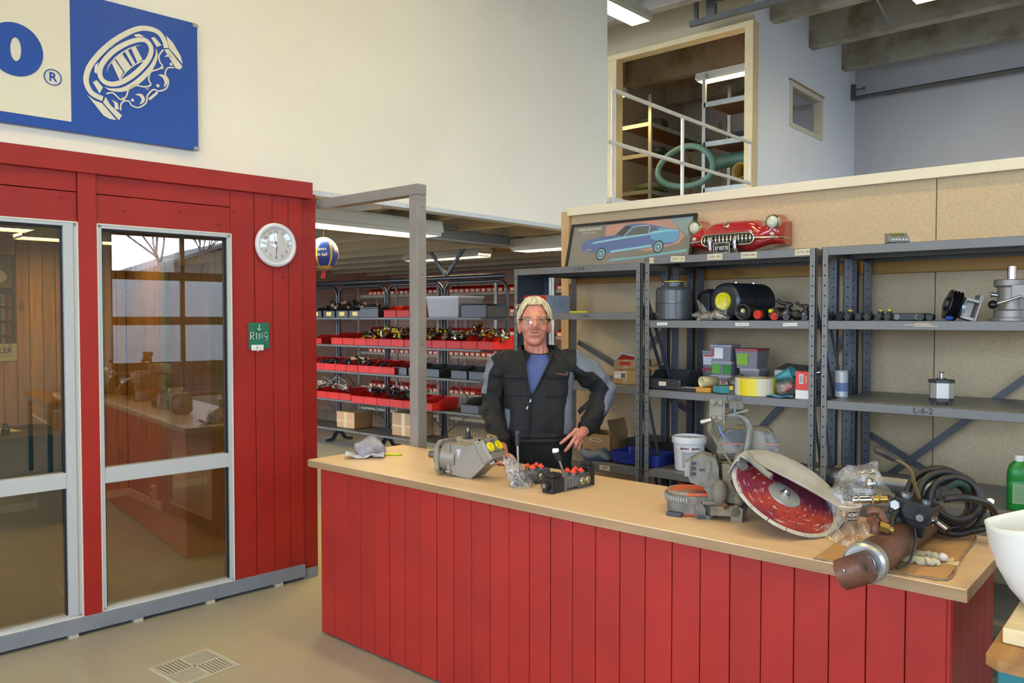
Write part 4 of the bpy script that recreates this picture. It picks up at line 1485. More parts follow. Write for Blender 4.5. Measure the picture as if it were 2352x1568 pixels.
def coil(name, label, c, R_, r, n, m, tilt=0.0, cat='hose', hgt=.06, wob=.02, seed=1, M=None):
    rr = random.Random(seed)
    pts = []
    K = 22
    for i in range(n * K + 1):
        a = 2 * pi * i / K
        k = i / K
        q = R_ * (1 + wob * sin(a * .37 + seed) + wob * rr.uniform(-.3, .3))
        pts.append((q * cos(a), q * sin(a), r + hgt * k / n))
    o = MB().tube(pts, r, 8).build(name, m)
    o.matrix_world = (M or T(c)) @ RX(tilt)
    return tag(o, label, cat)


HOSE = mat('black_hose', '#1a1b1c', 0.42)
GHOSE = mat('teal_hose', '#5c8273', 0.45)
OHOSE = mat('ochre_pipe', '#a08436', 0.5)
coil('hose_coil', 'dark hose coil on the top shelf inside the upper doorway', (-6.62, 10.95, 4.63), .24, .016, 4, HOSE, hgt=.06)
coil('hose_coil', 'dark hose coil on the middle shelf inside the upper doorway', (-6.62, 10.95, 4.17), .24, .018, 5, HOSE, hgt=.09, seed=2)
coil('hose_coil', 'green-tinted hose coil on the lowest shelf inside the upper doorway', (-6.62, 10.95, 3.61), .24, .02, 4, mat('green_hose', '#3a4a2c', .45), hgt=.08, seed=3)
coil('hose_coil', 'flat dark hose coil at the back of the right upper shelving', (-5.0, 10.95, 4.15), .28, .02, 4, HOSE, hgt=.1, seed=5)
coil('hose_coil', 'black hose coil deep between the two upper shelvings', (-6.1, 12.3, 3.0), .3, .03, 6, HOSE, hgt=.4, seed=8)
t = MB().tube([(-.44 + .0 * k + .44 - .44 * cos(2 * pi * k / 30) * 1.0, .06 * sin(4 * pi * k / 30), .285 * sin(2 * pi * k / 30)) for k in range(30)], .045, 12, closed=True).build('large_hose', GHOSE)
t.location = (-5.72, 10.38, 3.83)
tag(t, 'thick teal hose bent into a big loop on the right upper shelving', 'hose')
t = MB().ring([[(r * cos(a * pi / 10), y, r * sin(a * pi / 10)) for a in range(20)] for r, y in ((.115, -.22), (.115, .5), (.098, .5), (.098, -.22), (.115, -.22))], 0, True, True, (False, False)).build('pipe', OHOSE)
t.location = (-4.95, 10.75, 3.70)
tag(t, 'ochre pipe section with an open end inside the loop of teal hose', 'pipe')
t = MB().tube([(-.40, 0, 0), (-.1, .03, .02), (.25, .05, .02), (.5, .1, -.02)], .10, 12).build('large_hose', GHOSE)
t.location = (-5.05, 10.85, 3.92)
tag(t, 'short thick teal hose lying across the right upper shelving', 'hose')

# ================================================================== conduits, duct and rods under the hall roof
GREYS = mat('conduit_grey', '#5d5c58', .5, var=(4, .15))
t = thing('cable_tray', 'dark steel rail with a hanging bracket under the roof above the upper doorway', 'rail', (-5.05, 9.39, 5.44))
MB().box(-.06, -.03, -.035, 4.8, .03, .035).build('rail', GREYS, t, bevel=.004)
MB().box(0, -.02, 0, .05, .02, .64).build('drop_rod', GREYS, t)
MB().box(.18, -.035, .02, .30, .035, .24).build('bracket', GREYS, t, bevel=.004)
MB().cyl((.24, -.05, .17), (.42, -.05, .19), .014, n=8).cyl((.40, -.05, .19), (.425, -.05, .19), .03, n=8).build('bolt', GREYS, t)
t = thing('ventilation_duct', 'silver round ventilation duct at the roof above the upper doorway', 'duct', (-4.9, 9.60, 5.86))
dm = MB()
dm.cyl((-.9, 0, .36), (.55, 0, -.06), .13, n=20)
for k in range(9):
    a = Vector((-.9, 0, .36)).lerp(Vector((.55, 0, -.06)), k / 8.5)
    d = Vector((1.45, 0, -.42)).normalized()
    dm.cyl(a, a + d * .012, .136, n=20)
dm.build('duct_tube', GALV, t)
t = thing('wall_pipe', 'dark grey pipe running along the upper far wall on a small bracket', 'pipe', (-4.33, 13.40, 5.18))
MB().cyl((0, 0, 0), (9.2, 0, 0), .035, n=12).build('pipe_run', GREYS, t)
MB().box(-.05, -.03, -.03, 0.0, .03, .22).build('bracket', GREYS, t)
MB().cyl((0, -.02, .13), (.14, -.02, .13), .012, n=8).cyl((.13, -.02, .13), (.15, -.02, .13), .03, n=8).build('bolt', GREYS, t)
t = MB().cyl((-2.96, 9.2, 5.53), (-3.26, 11.55, 5.53), .014, n=8).build('roof_rod', mat('galv_rod', '#8f929a', .4, .5))
tag(t, 'thin steel rod slung under the concrete roof beams', 'rod')
# ================================================================== things on the grey racks
def carton(name, label, loc, w, d, h, rot, m, cat='box', group=None, bev=.002, tape=True, body='box_body'):
    t = thing(name, label, cat, loc, rot, group)
    MB().box(-w / 2, -d / 2, 0, w / 2, d / 2, h).build(body, m, t, bevel=bev)
    if tape:
        MB().box(-.018, -d / 2 - .0006, -0.0, .018, d / 2 + .0006, h + .0006).build('packing_tape', mat('packing_tape', '#b59a72', .3), t)
    return t


def lbl(t, x, z, w, h, m, y, s=None, sz=.01, im=None, name='label'):
    """paper label on the -Y side of a thing"""
    p = MB().box(x - w / 2, y - .0012, z - h / 2, x + w / 2, y, z + h / 2).build(name, m, t)
    if s:
        text(s, sz, im or INK, t, basis((x, y - .0016, z), (1, 0, 0), (0, 0, 1), (0, -1, 0)), depth=.0002)
    return p


def barcode(t, x, z, w, h, y, seed=1):
    r = random.Random(seed)
    b = MB()
    q = x - w / 2
    while q < x + w / 2:
        k = r.choice((.0008, .0014, .002))
        b.box(q, y - .0018, z - h / 2, q + k, y - .0012, z + h / 2)
        q += k + r.choice((.0010, .0018))
    b.build('barcode', INK, t)['kind'] = 'stuff'


PAPER = mat('paper_white', '#dedfe0', .6)
REDC = mat('carton_red', '#c0342e', .45)
REDL = mat('label_red', '#c43222', .5)
# --- left rack
t = thing('retail_carton', 'red and white electronics carton on the upper shelf behind the man', 'box', (-3.383, 4.23, 1.682))
MB().box(-.117, -.13, 0, .117, .13, .118).build('box_body', mat('carton_grey_white', '#aeb5c2', .5), t, bevel=.001)
MB().box(-.1175, -.131, .0005, .1165, -.1295, .1175).build('red_front', REDC, t)
text('Pioneer', .032, PAPER, t, basis((-.055, -.1315, .098), (1, 0, 0), (0, 0, 1), (0, -1, 0)), depth=.0003, bold=.0006, shear=.2)
MB().box(-.10, -.132, .045, -.02, -.131, .075).build('print_block', mat('print_dark', '#5a2024', .5), t)
b = MB()
for i in range(9):
    b.box(.1168, -.09 + .02 * (i % 3), .10 - .009 * i, .1178, -.03 + .02 * (i % 2), .1025 - .009 * i)
    b.box(.1168, .0, .10 - .009 * i, .1178, .07, .102 - .009 * i)
b.build('print_lines', mat('print_grey', '#7f8798', .6), t)['kind'] = 'stuff'
t = thing('folding_rule', 'flat yellow folding rule lying beside the red and white carton', 'tool', (-3.0, 4.10, 1.682))
for i in range(2):
    MB().box(-.068, -.012 + .0 * i, i * .006, .068, .012, .0055 + i * .006).build('rule_leaf', mat('rule_yellow', '#c9c41e', .5), t, bevel=.001)
KRAFT = mat('kraft_card', '#a98a5f', .75, var=(6, .1))
t = carton('parcel', 'brown parcel with a white barcode label on the middle shelf at the man\'s elbow', (-2.675, 4.21, 1.245), .175, .16, .085, 0, KRAFT)
lbl(t, -.035, .055, .085, .042, PAPER, -.0805)
barcode(t, -.012, .053, .03, .03, -.0812, 3)
text('ORD 2214', .009, INK, t, basis((-.056, -.0822, .064), (1, 0, 0), (0, 0, 1), (0, -1, 0)), depth=.0002)
t = carton('parcel', 'brown parcel with a red sticker behind the barcode parcel', (-2.78, 4.38, 1.245), .19, .15, .14, 0, KRAFT)
lbl(t, -.01, .115, .085, .025, REDL, -.0755, 'TIPTOP', .014, mat('label_dark', '#5c120c', .6))
t = thing('envelope', 'white envelope with a red sticker leaning on top of the brown parcels', 'envelope', (-2.80, 4.36, 1.386), 0)
e = MB().box(-.08, -.05, 0, .08, .05, .012).build('envelope_body', PAPER, t, bevel=.003)
e.matrix_world = T(-2.80, 4.36, 1.386) @ RX(radians(25)) @ RY(radians(10))
e2 = MB().box(-.055, -.0515, -.003, .045, .02, .0126).build('sticker', REDL, e)
e2.matrix_world = e.matrix_world.copy()
t = thing('paper_roll', 'crumpled brown wrapping paper on the parcel by the rack post', 'paper', (-2.58, 4.33, 1.331))
m = MB()
m.grid(lambda u, v: (-.10 + .17 * u, -.06 + .12 * v, .02 + .012 * sin(7 * u + 3 * v) + .01 * cos(9 * v - 4 * u)), 14, 10)
m.build('paper_sheet', KRAFT, t, thick=.002)
# bottom shelf, left rack
t = thing('open_carton', 'open brown carton with a clear window on the lower shelf behind the man\'s hand', 'box', (-2.95, 4.32, .763))
m = MB()
m.box(-.11, -.10, 0, .11, .10, .003).box(-.11, -.10, 0, .11, -.097, .14).box(-.11, .097, 0, .11, .10, .14).box(-.11, -.10, 0, -.107, .10, .14).box(.107, -.10, 0, .11, .10, .14)
m.build('box_body', KRAFT, t)
for M_ in (T(.11, 0, .14) @ RY(radians(-15)), T(-.11, 0, .14) @ RY(radians(15))):
    f = MB().box(-.0015, -.10, 0, .0015, .10, .10).build('flap', KRAFT, t)
    f.matrix_world = T(-2.95, 4.32, .763) @ M_
MB().tube(smooth_path([(-.05, -.101, .10), (-.01, -.103, .112), (.05, -.101, .10), (0, -.102, .093)], 5, True), .002, 5, closed=True).build('clear_bag_rim', WHITEP, t)
t = thing('rag', 'bluish grey rag bundle on the lower shelf in front of the open carton', 'rag', (-2.87, 4.11, .763))
r_ = random.Random(4)
MB().ball((0, 0, .03), (.11, .07, .035), 26, 14, 0, None, lambda p: p + Vector((.012 * sin(31 * p.y + 9 * p.z), .010 * sin(40 * p.x), .012 * sin(47 * p.x + 21 * p.y))) if p.z > .005 else Vector((p.x, p.y, 0))).build('cloth', mat('grey_rag', '#6a7484', .85, var=(20, .2)), t)
t = thing('tool_case', 'flat black case on the lower shelf behind the blue tray', 'case', (-2.56, 4.40, .773))
MB().prism(rrect(-.21, -.12, .21, .12, .02), 0, .055).build('case_base', BLACKP, t, bevel=.004)
MB().prism(rrect(-.21, -.12, .21, .12, .02), .057, .115).build('case_lid', BLACKP, t, bevel=.008)
MB().box(-.05, -.128, .045, .05, -.12, .065).build('latch', BLACKM, t)
t = thing('plastic_tray', 'blue plastic tray on the lower shelf in front of the black case', 'tray', (-2.57, 4.165, .773))
BLU = mat('tray_blue', '#26348c', .4)
m = MB()
m.ring([[(p[0] * s, p[1] * s, z) for p in rrect(-.17, -.105, .17, .105, .02)] for s, z in ((.93, 0), (1, .062), (1.02, .062), (1.02, .068), (.97, .068), (.91, .004))], 0, False, True, (True, True))
m.build('tub', BLU, t)

# --- middle rack, tanks
TNK = mat('tank_grey', '#4b4d52', .28, var=(2, .05))
TNKD = mat('tank_dark', '#23262e', .28)
YC = mat('yellow_plastic', '#d8cf1e', .35)
t = thing('pressure_tank', 'upright dark grey tank with a yellow ringed neck on the middle rack', 'tank', (-2.345, 4.14, 1.637))
MB().lathe([(0, 0), (.098, 0), (.106, .008), (.107, .095), (.109, .0975), (.109, .1025), (.107, .105), (.106, .172), (.095, .190), (.058, .196)], 40).build('tank_body', TNK, t)
MB().lathe([(.055, .19), (.055, .216), (.059, .218), (.059, .222)], 32).build('neck', TNK, t)
MB().lathe([(.059, .222), (.060, .2265), (.052, .2265), (.052, .18)], 32).build('yellow_ring', YC, t)
MB().cyl((-.062, -.083, .032), (-.068, -.092, .032), .013, n=16).build('drain_plug', STEELP, t)
for s in (-.05, .045):
    MB().cyl((s, -.03, .21), (s * 1.15, -.035, .21), .004, n=8).build('screw', STEELP, t)


def lying_tank(label, c, ax, r, L, cap, bracket=False):
    t = thing('pressure_tank', label, 'tank', (c[0], c[1], 1.637))
    M = pmat(ax, (0, 0, 1), (c[0], c[1], 1.637 + r + .001))
    o = MB().lathe([(0, -L / 2), (r - .02, -L / 2), (r - .004, -L / 2 + .008), (r, -L / 2 + .022), (r, -.004), (r + .001, 0), (r, .004), (r, L / 2 - .03), (r - .02, L / 2 - .005), (0, L / 2)], 40).build('tank_body', TNKD, t)
    o.matrix_world = M
    if cap:
        o = MB().lathe([(0, -L / 2 - .014), (.03, -L / 2 - .014), (.036, -L / 2 - .018), (.046, -L / 2 - .018), (.050, -L / 2 - .010), (.050, -L / 2)], 32).build('yellow_cap', YC, t)
        o.matrix_world = M
    for z in (-L * .2, L * .25):
        o = MB().lathe([(0, 0), (.012, 0), (.012, .006), (.008, .009), (0, .009)], 12).build('stud', CHROME, t)
        o.matrix_world = T(M @ Vector((0, 0, z))) @ T(0, 0, r - .001)
    if bracket:
        o = MB().box(-.03, -.065, -.012, .03, .065, 0).build('mounting_plate', TNK, t, bevel=.003)
        o.matrix_world = M @ T(0, 0, -L / 2 - .001) @ RZ(0)
    return t


lying_tank('dark lying tank with a plate on its end, just right of the upright tank', (-2.205, 4.45), (.22, .97, 0), .092, .26, False, True)
lying_tank('dark lying tank with a round yellow cap, middle of the tank shelf', (-1.985, 4.29), (.20, .98, 0), .104, .36, True)
# clear bag
t = thing('plastic_bag', 'clear plastic bag of small parts in front of the yellow capped tank', 'bag', (-2.07, 4.06, 1.637))
BAG = film('bag_film', .12, .09, 26)
m = MB()
m.ball((0, 0, .022), (.11, .045, .030), 28, 14, 0, None, lambda p: Vector((p.x + .006 * sin(60 * p.y), p.y + .005 * sin(55 * p.x), max(.001, p.z + .007 * sin(48 * p.x + 20 * p.y)))))
m.grid(lambda u, v: (-.085 + .18 * u, .004 + .008 * sin(18 * u + 5 * v), .03 + (.085 * abs(2 * u - .9) + .01) * v), 20, 8)
m.build('film', BAG, t)
cm = MB()
r_ = random.Random(9)
for i in range(26):
    a = Vector((r_.uniform(-.085, .085), r_.uniform(-.028, .028), r_.uniform(.006, .032)))
    d = Vector((r_.uniform(-1, 1), r_.uniform(-1, 1), r_.uniform(-.2, .2))).normalized()
    cm.cyl(a, a + d * r_.uniform(.015, .04), r_.uniform(.004, .009), n=8)
cm.build('contents', mat('bag_parts', '#8b857a', .5), t)['kind'] = 'stuff'
# couplings and valves
ORG = mat('red_ring', '#c2301c', .4)


def valve(label, x, y, s=1.0, lever=True):
    t = thing('ball_valve', label, 'valve', (x, y, 1.637), 0, 'black ball valves on the tank shelf')
    MB().cyl((-.045 * s, 0, .024 * s), (.045 * s, 0, .024 * s), .017 * s, n=14).build('valve_pipe', BLACKP, t)
    for k in (-1, 1):
        MB().cyl((k * .030 * s, 0, .024 * s), (k * .050 * s, 0, .024 * s), .023 * s, n=14).build('union_nut', BLACKP, t)
    MB().ball((0, 0, .03 * s), (.027 * s, .027 * s, .028 * s), 16, 10).build('valve_body', BLACKP, t)
    MB().cyl((0, 0, .05 * s), (0, 0, .072 * s), .012 * s, n=12).build('valve_stem', BLACKP, t)
    m_ = MB()
    m_.tube([(.02 * s, 0, .068 * s), (0, 0, .074 * s), (-.03 * s, 0, .078 * s), (-.05 * s, 0, .092 * s)], [.009 * s, .010 * s, .007 * s, .009 * s], 8)
    m_.build('lever', BLACKP, t)
    MB().cyl((.0, -.028 * s, .03 * s), (0, -.031 * s, .03 * s), .010 * s, n=14).build('grey_disc', mat('valve_disc', '#77787a', .5), t)
    MB().cyl((.012 * s, -.018 * s, .0165 * s), (.012 * s, -.05 * s, .0165 * s), .0160 * s, n=14).build('end_plug', BLACKP, t)
    return t


t = thing('pipe_coupling', 'big black pipe coupling with a pale core, right of the clear bag', 'coupling', (-1.885, 4.10, 1.637))
MB().ring([[(r * cos(a * pi / 14), y, .044 + r * sin(a * pi / 14)) for a in range(28)] for r, y in ((.030, .10), (.036, .08), (.036, .02), (.043, .015), (.043, -.045), (.036, -.045), (.034, -.01), (.0, -.008))], 0, True, True, (True, False)).build('coupling_body', BLACKP, t)
MB().lathe([(0, .012), (.008, .010), (.014, 0)], 16, 0, pmat((0, -1, 0), (0, 0, 1), (-.012, -.012, .052))).build('pale_core', mat('pale_core', '#d8d49a', .4), t)
t = thing('pipe_coupling', 'black hose coupling with a red ring, beside the open pipe coupling', 'coupling', (-1.79, 4.13, 1.637))
MB().cyl((-.01, -.03, .03), (.02, .1, .03), .029, n=18).cyl((-.013, -.045, .03), (-.01, -.03, .03), .022, n=18).build('coupling_body', BLACKP, t)
MB().cyl((-.0125, -.041, .03), (-.0165, -.062, .03), .024, n=18).build('red_ring', ORG, t)
t = thing('pipe_coupling', 'black hose coupling with red and yellow ends, left of the ball valves', 'coupling', (-1.72, 4.10, 1.637))
MB().cyl((0, -.02, .035), (.02, .1, .035), .034, n=18).build('coupling_body', BLACKP, t)
MB().cyl((.012, -.045, .02), (.012, -.02, .024), .020, n=14).build('red_ring', ORG, t)
MB().cyl((-.012, -.04, .05), (-.008, -.02, .05), .010, n=12).build('yellow_end', YC, t)
valve('black ball valve with a lever, left one on the tank shelf', -1.645, 4.08, 1.15)
valve('black ball valve with a lever, right one on the tank shelf', -1.55, 4.08, 1.0)
# --- middle rack, clutter shelf (z = 1.235)
Z3 = 1.236
t = thing('magazine_file', 'black open file box with a small label at the left of the clutter shelf', 'box', (-2.36, 4.17, Z3))
FB = mat('file_black', '#25272b', .6, bump=(200, .1))
m = MB()
pr = [(-.115, 0), (-.115, .062), (-.05, .075), (-.02, .105), (.12, .105), (.12, 0)]
for x in (-.115, .111):
    m.add([(x, y, z) for y, z in pr] + [(x + .004, y, z) for y, z in pr], [tuple(range(6)), tuple(reversed(range(6, 12)))] + [(i, 6 + i, 6 + (i + 1) % 6, (i + 1) % 6) for i in range(6)])
m.box(-.115, -.115, 0, .115, .12, .004).box(-.115, -.115, 0, .115, -.111, .062).box(-.115, .116, 0, .115, .12, .105)
m.build('box_body', FB, t)
lbl(t, -.01, .034, .048, .024, mat('old_card', '#cfc5ac', .6), -.116)
rv = MB()
for x, z in ((-.10, .012), (-.10, .05), (.10, .012), (.10, .05), (-.05, .052), (.03, .052), (-.04, .014), (.03, .014)):
    rv.cyl((x, -.115, z), (x, -.1175, z), .003, n=8)
rv.build('rivets', STEELP, t)['kind'] = 'stuff'
t = thing('desk_calculator', 'small dark keypad device lying in front of the black file box', 'device', (-2.205, 4.08, Z3))
MB().box(-.05, -.04, 0, .05, .04, .018).build('device_body', BLACKP, t, bevel=.003)
kk = MB()
for i in range(5):
    for j in range(3):
        kk.box(-.042 + i * .018, -.03 + j * .02, .018, -.030 + i * .018, -.018 + j * .02, .022)
kk.build('keys', mat('key_grey', '#8b8c90', .5), t)['kind'] = 'stuff'
t = thing('abrasive_block', 'orange box with a tape roll on it, on the clutter shelf', 'box', (-2.115, 4.085, Z3))
MB().box(-.05, -.035, 0, .05, .035, .026).build('box_body', mat('orange_card', '#c08a35', .6), t, bevel=.002)
t = thing('tape_roll', 'cream masking tape roll lying on its side on the orange box', 'tape', (-2.10, 4.09, Z3 + .0265))
CRT = mat('masking_cream', '#c9bf95', .6)
MB().ring([[(y, r * cos(a * pi / 14), .0305 + r * sin(a * pi / 14)) for a in range(28)] for r, y in ((.030, -.045), (.030, .055), (.019, .055), (.019, -.045), (.030, -.045))], 0, True, True, (False, False)).build('tape_body', CRT, t).matrix_world = T(-2.10, 4.09, Z3 + .0265) @ RZ(radians(62))
t = thing('sanding_box', 'small teal box tilted in front of the dark case on the clutter shelf', 'box', (-2.005, 4.06, Z3))
MB().box(-.04, -.026, .004, .04, .026, .04).build('box_body', mat('teal_card', '#3a8a96', .5), t, bevel=.003)
t.rotation_euler = (0, 0, radians(-28))
GRT = mat('container_grey', '#8b8a92', .35, trans=.15)
GRN = mat('green_label', '#4f9a2a', .5)
GRND = mat('green_dark_label', '#2f7a2e', .5)


def tub(label, loc, w, d, h, lidm, rot=0.0, name='parts_container'):
    t = thing(name, label, 'container', loc, rot)
    m = MB()
    m.ring([[(p[0] * s, p[1] * s, z) for p in rrect(-w / 2, -d / 2, w / 2, d / 2, .008, 2)] for s, z in ((.86, 0), (.97, h - .014))], 0, False, True)
    m.build('tub', GRT, t)
    MB().prism(rrect(-w / 2, -d / 2, w / 2, d / 2, .008, 2), h - .0135, h).build('lid', lidm, t, bevel=.002)
    return t


GLID = mat('grey_lid', '#9a9aa2', .4)
RLID = mat('red_lid', '#a83a44', .4)
t = tub('grey screw container with a red striped label standing at the rack post', (-2.235, 4.40, Z3 + .115), .085, .10, .105, GLID)
lbl(t, 0, .052, .062, .062, PAPER, -.049)
lbl(t, 0, .075, .05, .010, REDL, -.0505)
t = tub('grey screw container under the red striped one, at the rack post', (-2.235, 4.40, Z3), .09, .10, .114, RLID)
t = tub('grey screw container with a green label, bottom of the middle stack', (-2.095, 4.30, Z3), .135, .14, .085, GLID)
lbl(t, 0, .04, .12, .025, PAPER, -.0695)
lbl(t, .02, .045, .03, .014, mat('pink_label', '#c86a8a', .5), -.071)
t = tub('grey screw container with green labels, centre of the middle stack', (-2.095, 4.30, Z3 + .0855), .13, .13, .08, GLID)
lbl(t, -.03, .036, .05, .05, GRN, -.0645)
lbl(t, .036, .036, .05, .05, GRND, -.0645)
t = tub('grey screw container with a white label, top of the middle stack', (-2.10, 4.30, Z3 + .166), .135, .13, .095, GLID)
lbl(t, -.015, .046, .066, .062, PAPER, -.064)
lbl(t, -.042, .05, .010, .05, REDL, -.0655)
t = tub('translucent screw container under the red lidded one', (-1.935, 4.33, Z3), .12, .15, .13, GLID)
lbl(t, -.015, .06, .06, .05, GRND, -.073)
t = tub('screw container with a red lid and a lime label, right top of the stacks', (-1.95, 4.33, Z3 + .1305), .14, .17, .11, RLID)
lbl(t, -.02, .05, .065, .065, mat('lime_label', '#7fae2a', .5), -.083)
t = thing('tool_case', 'dark green glasses case with a yellow tag left of the striped tape roll', 'case', (-1.95, 4.10, Z3), radians(8))
MB().prism(rrect(-.075, -.035, .075, .035, .012), 0, .022).build('case_base', mat('case_olive', '#34352c', .4), t, bevel=.005)
MB().prism(rrect(-.075, -.035, .075, .035, .012), .023, .044).build('case_lid', MATS['case_olive'], t, bevel=.008)
MB().box(-.012, -.040, .022, .008, -.036, .044).build('yellow_tag', mat('tag_yellow', '#c9a82a', .5), t)
t = thing('bag_of_parts', 'dark clear bag of fittings piled behind the glasses case', 'bag', (-1.97, 4.19, Z3))
MB().ball((0, 0, .05), (.06, .035, .05), 20, 12, 0, None, lambda p: Vector((p.x + .006 * sin(70 * p.z), p.y + .006 * sin(60 * p.x), max(.001, p.z + .008 * sin(60 * p.x))))).build('film', mat('dark_bag', '#56554a', .25), t)
# striped tape roll
t = thing('tape_roll', 'large yellow and white striped tape roll standing on the clutter shelf', 'tape', (-1.835, 4.12, Z3))
YT = mat('tape_yellow', '#d8c61a', .4)
WT = mat('tape_white', '#cdc9b4', .45)
m = MB()
N_ = 28
sp = [0, 0, 0, 1, 1, 1, 1, 0, 0, 0, 0, 1, 1, 1, 0, 0, 0, 0, 0, 0, 0, 0, 0, 1, 1, 1, 1, 0]
for i in range(N_):
    a0, a1 = 2 * pi * i / N_ + .25, 2 * pi * (i + 1) / N_ + .25
    r0 = .108
    P_ = [(r0 * cos(a0), r0 * sin(a0), 0), (r0 * cos(a1), r0 * sin(a1), 0), (r0 * cos(a1), r0 * sin(a1), .092), (r0 * cos(a0), r0 * sin(a0), .092)]
    m.add(P_, [(0, 1, 2, 3)], sp[(i + 9) % N_], True)
m.lathe([(.108, .092), (.05, .092), (.05, 0)], 28, 2, smooth=False)
m.build('tape_body', [YT, WT, mat('tape_side', '#bdb188', .6)], t)
t = thing('small_appliance_box', 'white box with an open grey lid behind the teal cup on the clutter shelf', 'box', (-1.725, 4.42, Z3))
m = MB()
m.box(-.095, -.085, 0, .095, .085, .004).box(-.095, -.085, 0, .095, -.082, .125).box(-.095, .082, 0, .095, .085, .125).box(-.095, -.085, 0, -.092, .085, .125).box(.092, -.085, 0, .095, .085, .125)
m.build('box_body', [mat('box_bluegrey', '#7d8492', .5)], t)
lbl(t, -.045, .06, .098, .122, mat('box_white', '#c9c6c0', .5), -.0855, 'BRAWN', .017)
f = MB().box(-.10, -.09, 0, .10, .08, .003).build('lid_flap', mat('box_lid_grey', '#6b675f', .7), t)
f.matrix_world = T(-1.725, 4.44, Z3 + .13) @ RX(radians(9)) @ RY(radians(5))
t = thing('teal_cup', 'tipped teal wrapped cup on the clutter shelf behind the striped tape roll', 'cup', (-1.735, 4.27, Z3 + .0))
TEAL = mat('teal_wrap', '#58a9b0', .35, var=(60, .25))
o = MB().lathe([(.025, -.055), (.045, .055), (.042, .055), (.022, -.05)], 24).build('cup_body', TEAL, t)
o.matrix_world = T(-1.735, 4.27, Z3 + .09) @ RY(radians(68)) @ RZ(.4)
MB().cyl((0, 0, 0), (0, 0, .05), .02, n=12).build('cup_foot', TEAL, t)
t = thing('bag_of_parts', 'clear bag with a red fitting inside, left of the red and white box', 'bag', (-1.665, 4.12, Z3))
MB().ball((0, 0, .048), (.060, .045, .050), 24, 14, 0, None, lambda p: Vector((p.x + .006 * sin(50 * p.z), p.y + .006 * sin(50 * p.x), max(.001, p.z + .007 * sin(55 * p.x))))).build('film', film('bag_film2', .12, .12, 30, (.9, .87, .82)), t)
MB().cyl((-.005, 0, .03), (.03, .0, .065), .018, n=12).cyl((.0, -.005, .035), (.002, -.03, .04), .013, n=12).build('red_fitting', ORG, t)
MB().ball((-.028, 0, .03), (.022, .022, .026), 12, 8).build('grey_fitting', mat('bag_parts', '#8b857a', .5), t)
t = thing('metal_shears', 'dark pliers with bright jaws lying behind the bag with the red fitting', 'tool', (-1.62, 4.30, Z3))
MB().box(-.06, -.014, .0, .05, .014, .09).build('stand_block', BLACKP, t, bevel=.004)
MB().tube([(-.07, 0, .092), (.07, 0, .125)], [.006, .012], 8).build('bright_jaw', CHROME, t)
t = thing('cloth_sheet', 'flat light-blue cloth lying at the shelf edge beside the tape roll', 'cloth', (-1.67, 4.055, Z3))
MB().grid(lambda u, v: (-.065 + .13 * u, -.035 + .06 * v, .005 + .004 * sin(9 * u) + .003 * cos(8 * v)), 10, 6).build('sheet', mat('cloth_blue', '#4f93c4', .8), t, thick=.002)
t = thing('retail_box', 'red and white upright box with a barcode at the right end of the clutter shelf', 'box', (-1.553, 4.075, Z3))
MB().box(-.034, -.03, 0, .034, .03, .045).build('white_base', PAPER, t, bevel=.001)
MB().box(-.034, -.03, .0455, .034, .03, .140).build('red_top', mat('box_red', '#d03a26', .4), t, bevel=.001)
lbl(t, -.004, .102, .022, .048, PAPER, -.0305)
b = MB()
for i in range(9):
    b.box(-.012, -.0322, .084 + i * .0042, .004, -.0316, .0862 + i * .0042)
b.build('barcode', INK, t)['kind'] = 'stuff'
text('KARKOR', .009, PAPER, t, basis((.022, -.0309, .10), (0, 0, 1), (-1, 0, 0), (0, -1, 0)), depth=.0003)
t = thing('red_tray', 'small red plastic tray behind the screw containers', 'tray', (-1.86, 4.45, Z3))
MB().box(-.06, -.05, .0, .06, .05, .004).box(-.06, -.05, 0, .06, -.046, .07).box(-.06, .046, 0, .06, .05, .07).box(-.06, -.05, 0, -.056, .05, .07).box(.056, -.05, 0, .06, .05, .07).build('tub', mat('tray_red', '#b82a22', .4), t)
t = thing('red_wedge', 'red plastic wedge lying in front of the translucent container', 'wedge', (-1.93, 4.215, Z3))
MB().prism([(-.04, 0), (.045, 0), (.04, .075), (.02, .08)], -.015, .015, 0, basis((0, 0, 0), (1, 0, 0), (0, 0, 1), (0, -1, 0))).build('wedge_body', MATS['tray_red'], t, bevel=.002)
# bucket on the lower shelf
t = thing('bucket', 'white plastic bucket with small red marks on the lower shelf left of the saw', 'bucket', (-2.245, 4.145, .773))
BUC = mat('bucket_white', '#dfdfe2', .35)
MB().lathe([(0, 0), (.076, 0), (.080, .004), (.0905, .172), (.0905, .176)], 36).build('bucket_body', BUC, t)
MB().lathe([(.0905, .155), (.098, .157), (.100, .165), (.100, .190), (.096, .196), (.088, .196), (.086, .185), (0, .183)], 36).build('lid', BUC, t)
cw = lambda a, z, r: basis((r * sin(a), -r * cos(a), z), (cos(a), sin(a), 0), (0, 0, 1), (sin(a), -cos(a), 0))
gm = MB()
for k in range(8):
    a0, a1 = radians(-8 + k * 8 + 10), radians(-8 + (k + 1) * 8 + 10)
    f_ = lambda a, z: ((.0772 + .0105 * z / .172 + .0045) * sin(a), -(.0772 + .0105 * z / .172 + .0045) * cos(a), z)
    gm.add([f_(a0, .035), f_(a1, .035), f_(a1, .115), f_(a0, .115)], [(0, 1, 2, 3)], 0)
    gm.add([f_(a0, .022), f_(a1, .022), f_(a1, .035), f_(a0, .035)], [(0, 1, 2, 3)], 1)
gm.build('label', [mat('bucket_label', '#a9adb4', .5), mat('bucket_label_blue', '#7fa0c0', .5)], t)
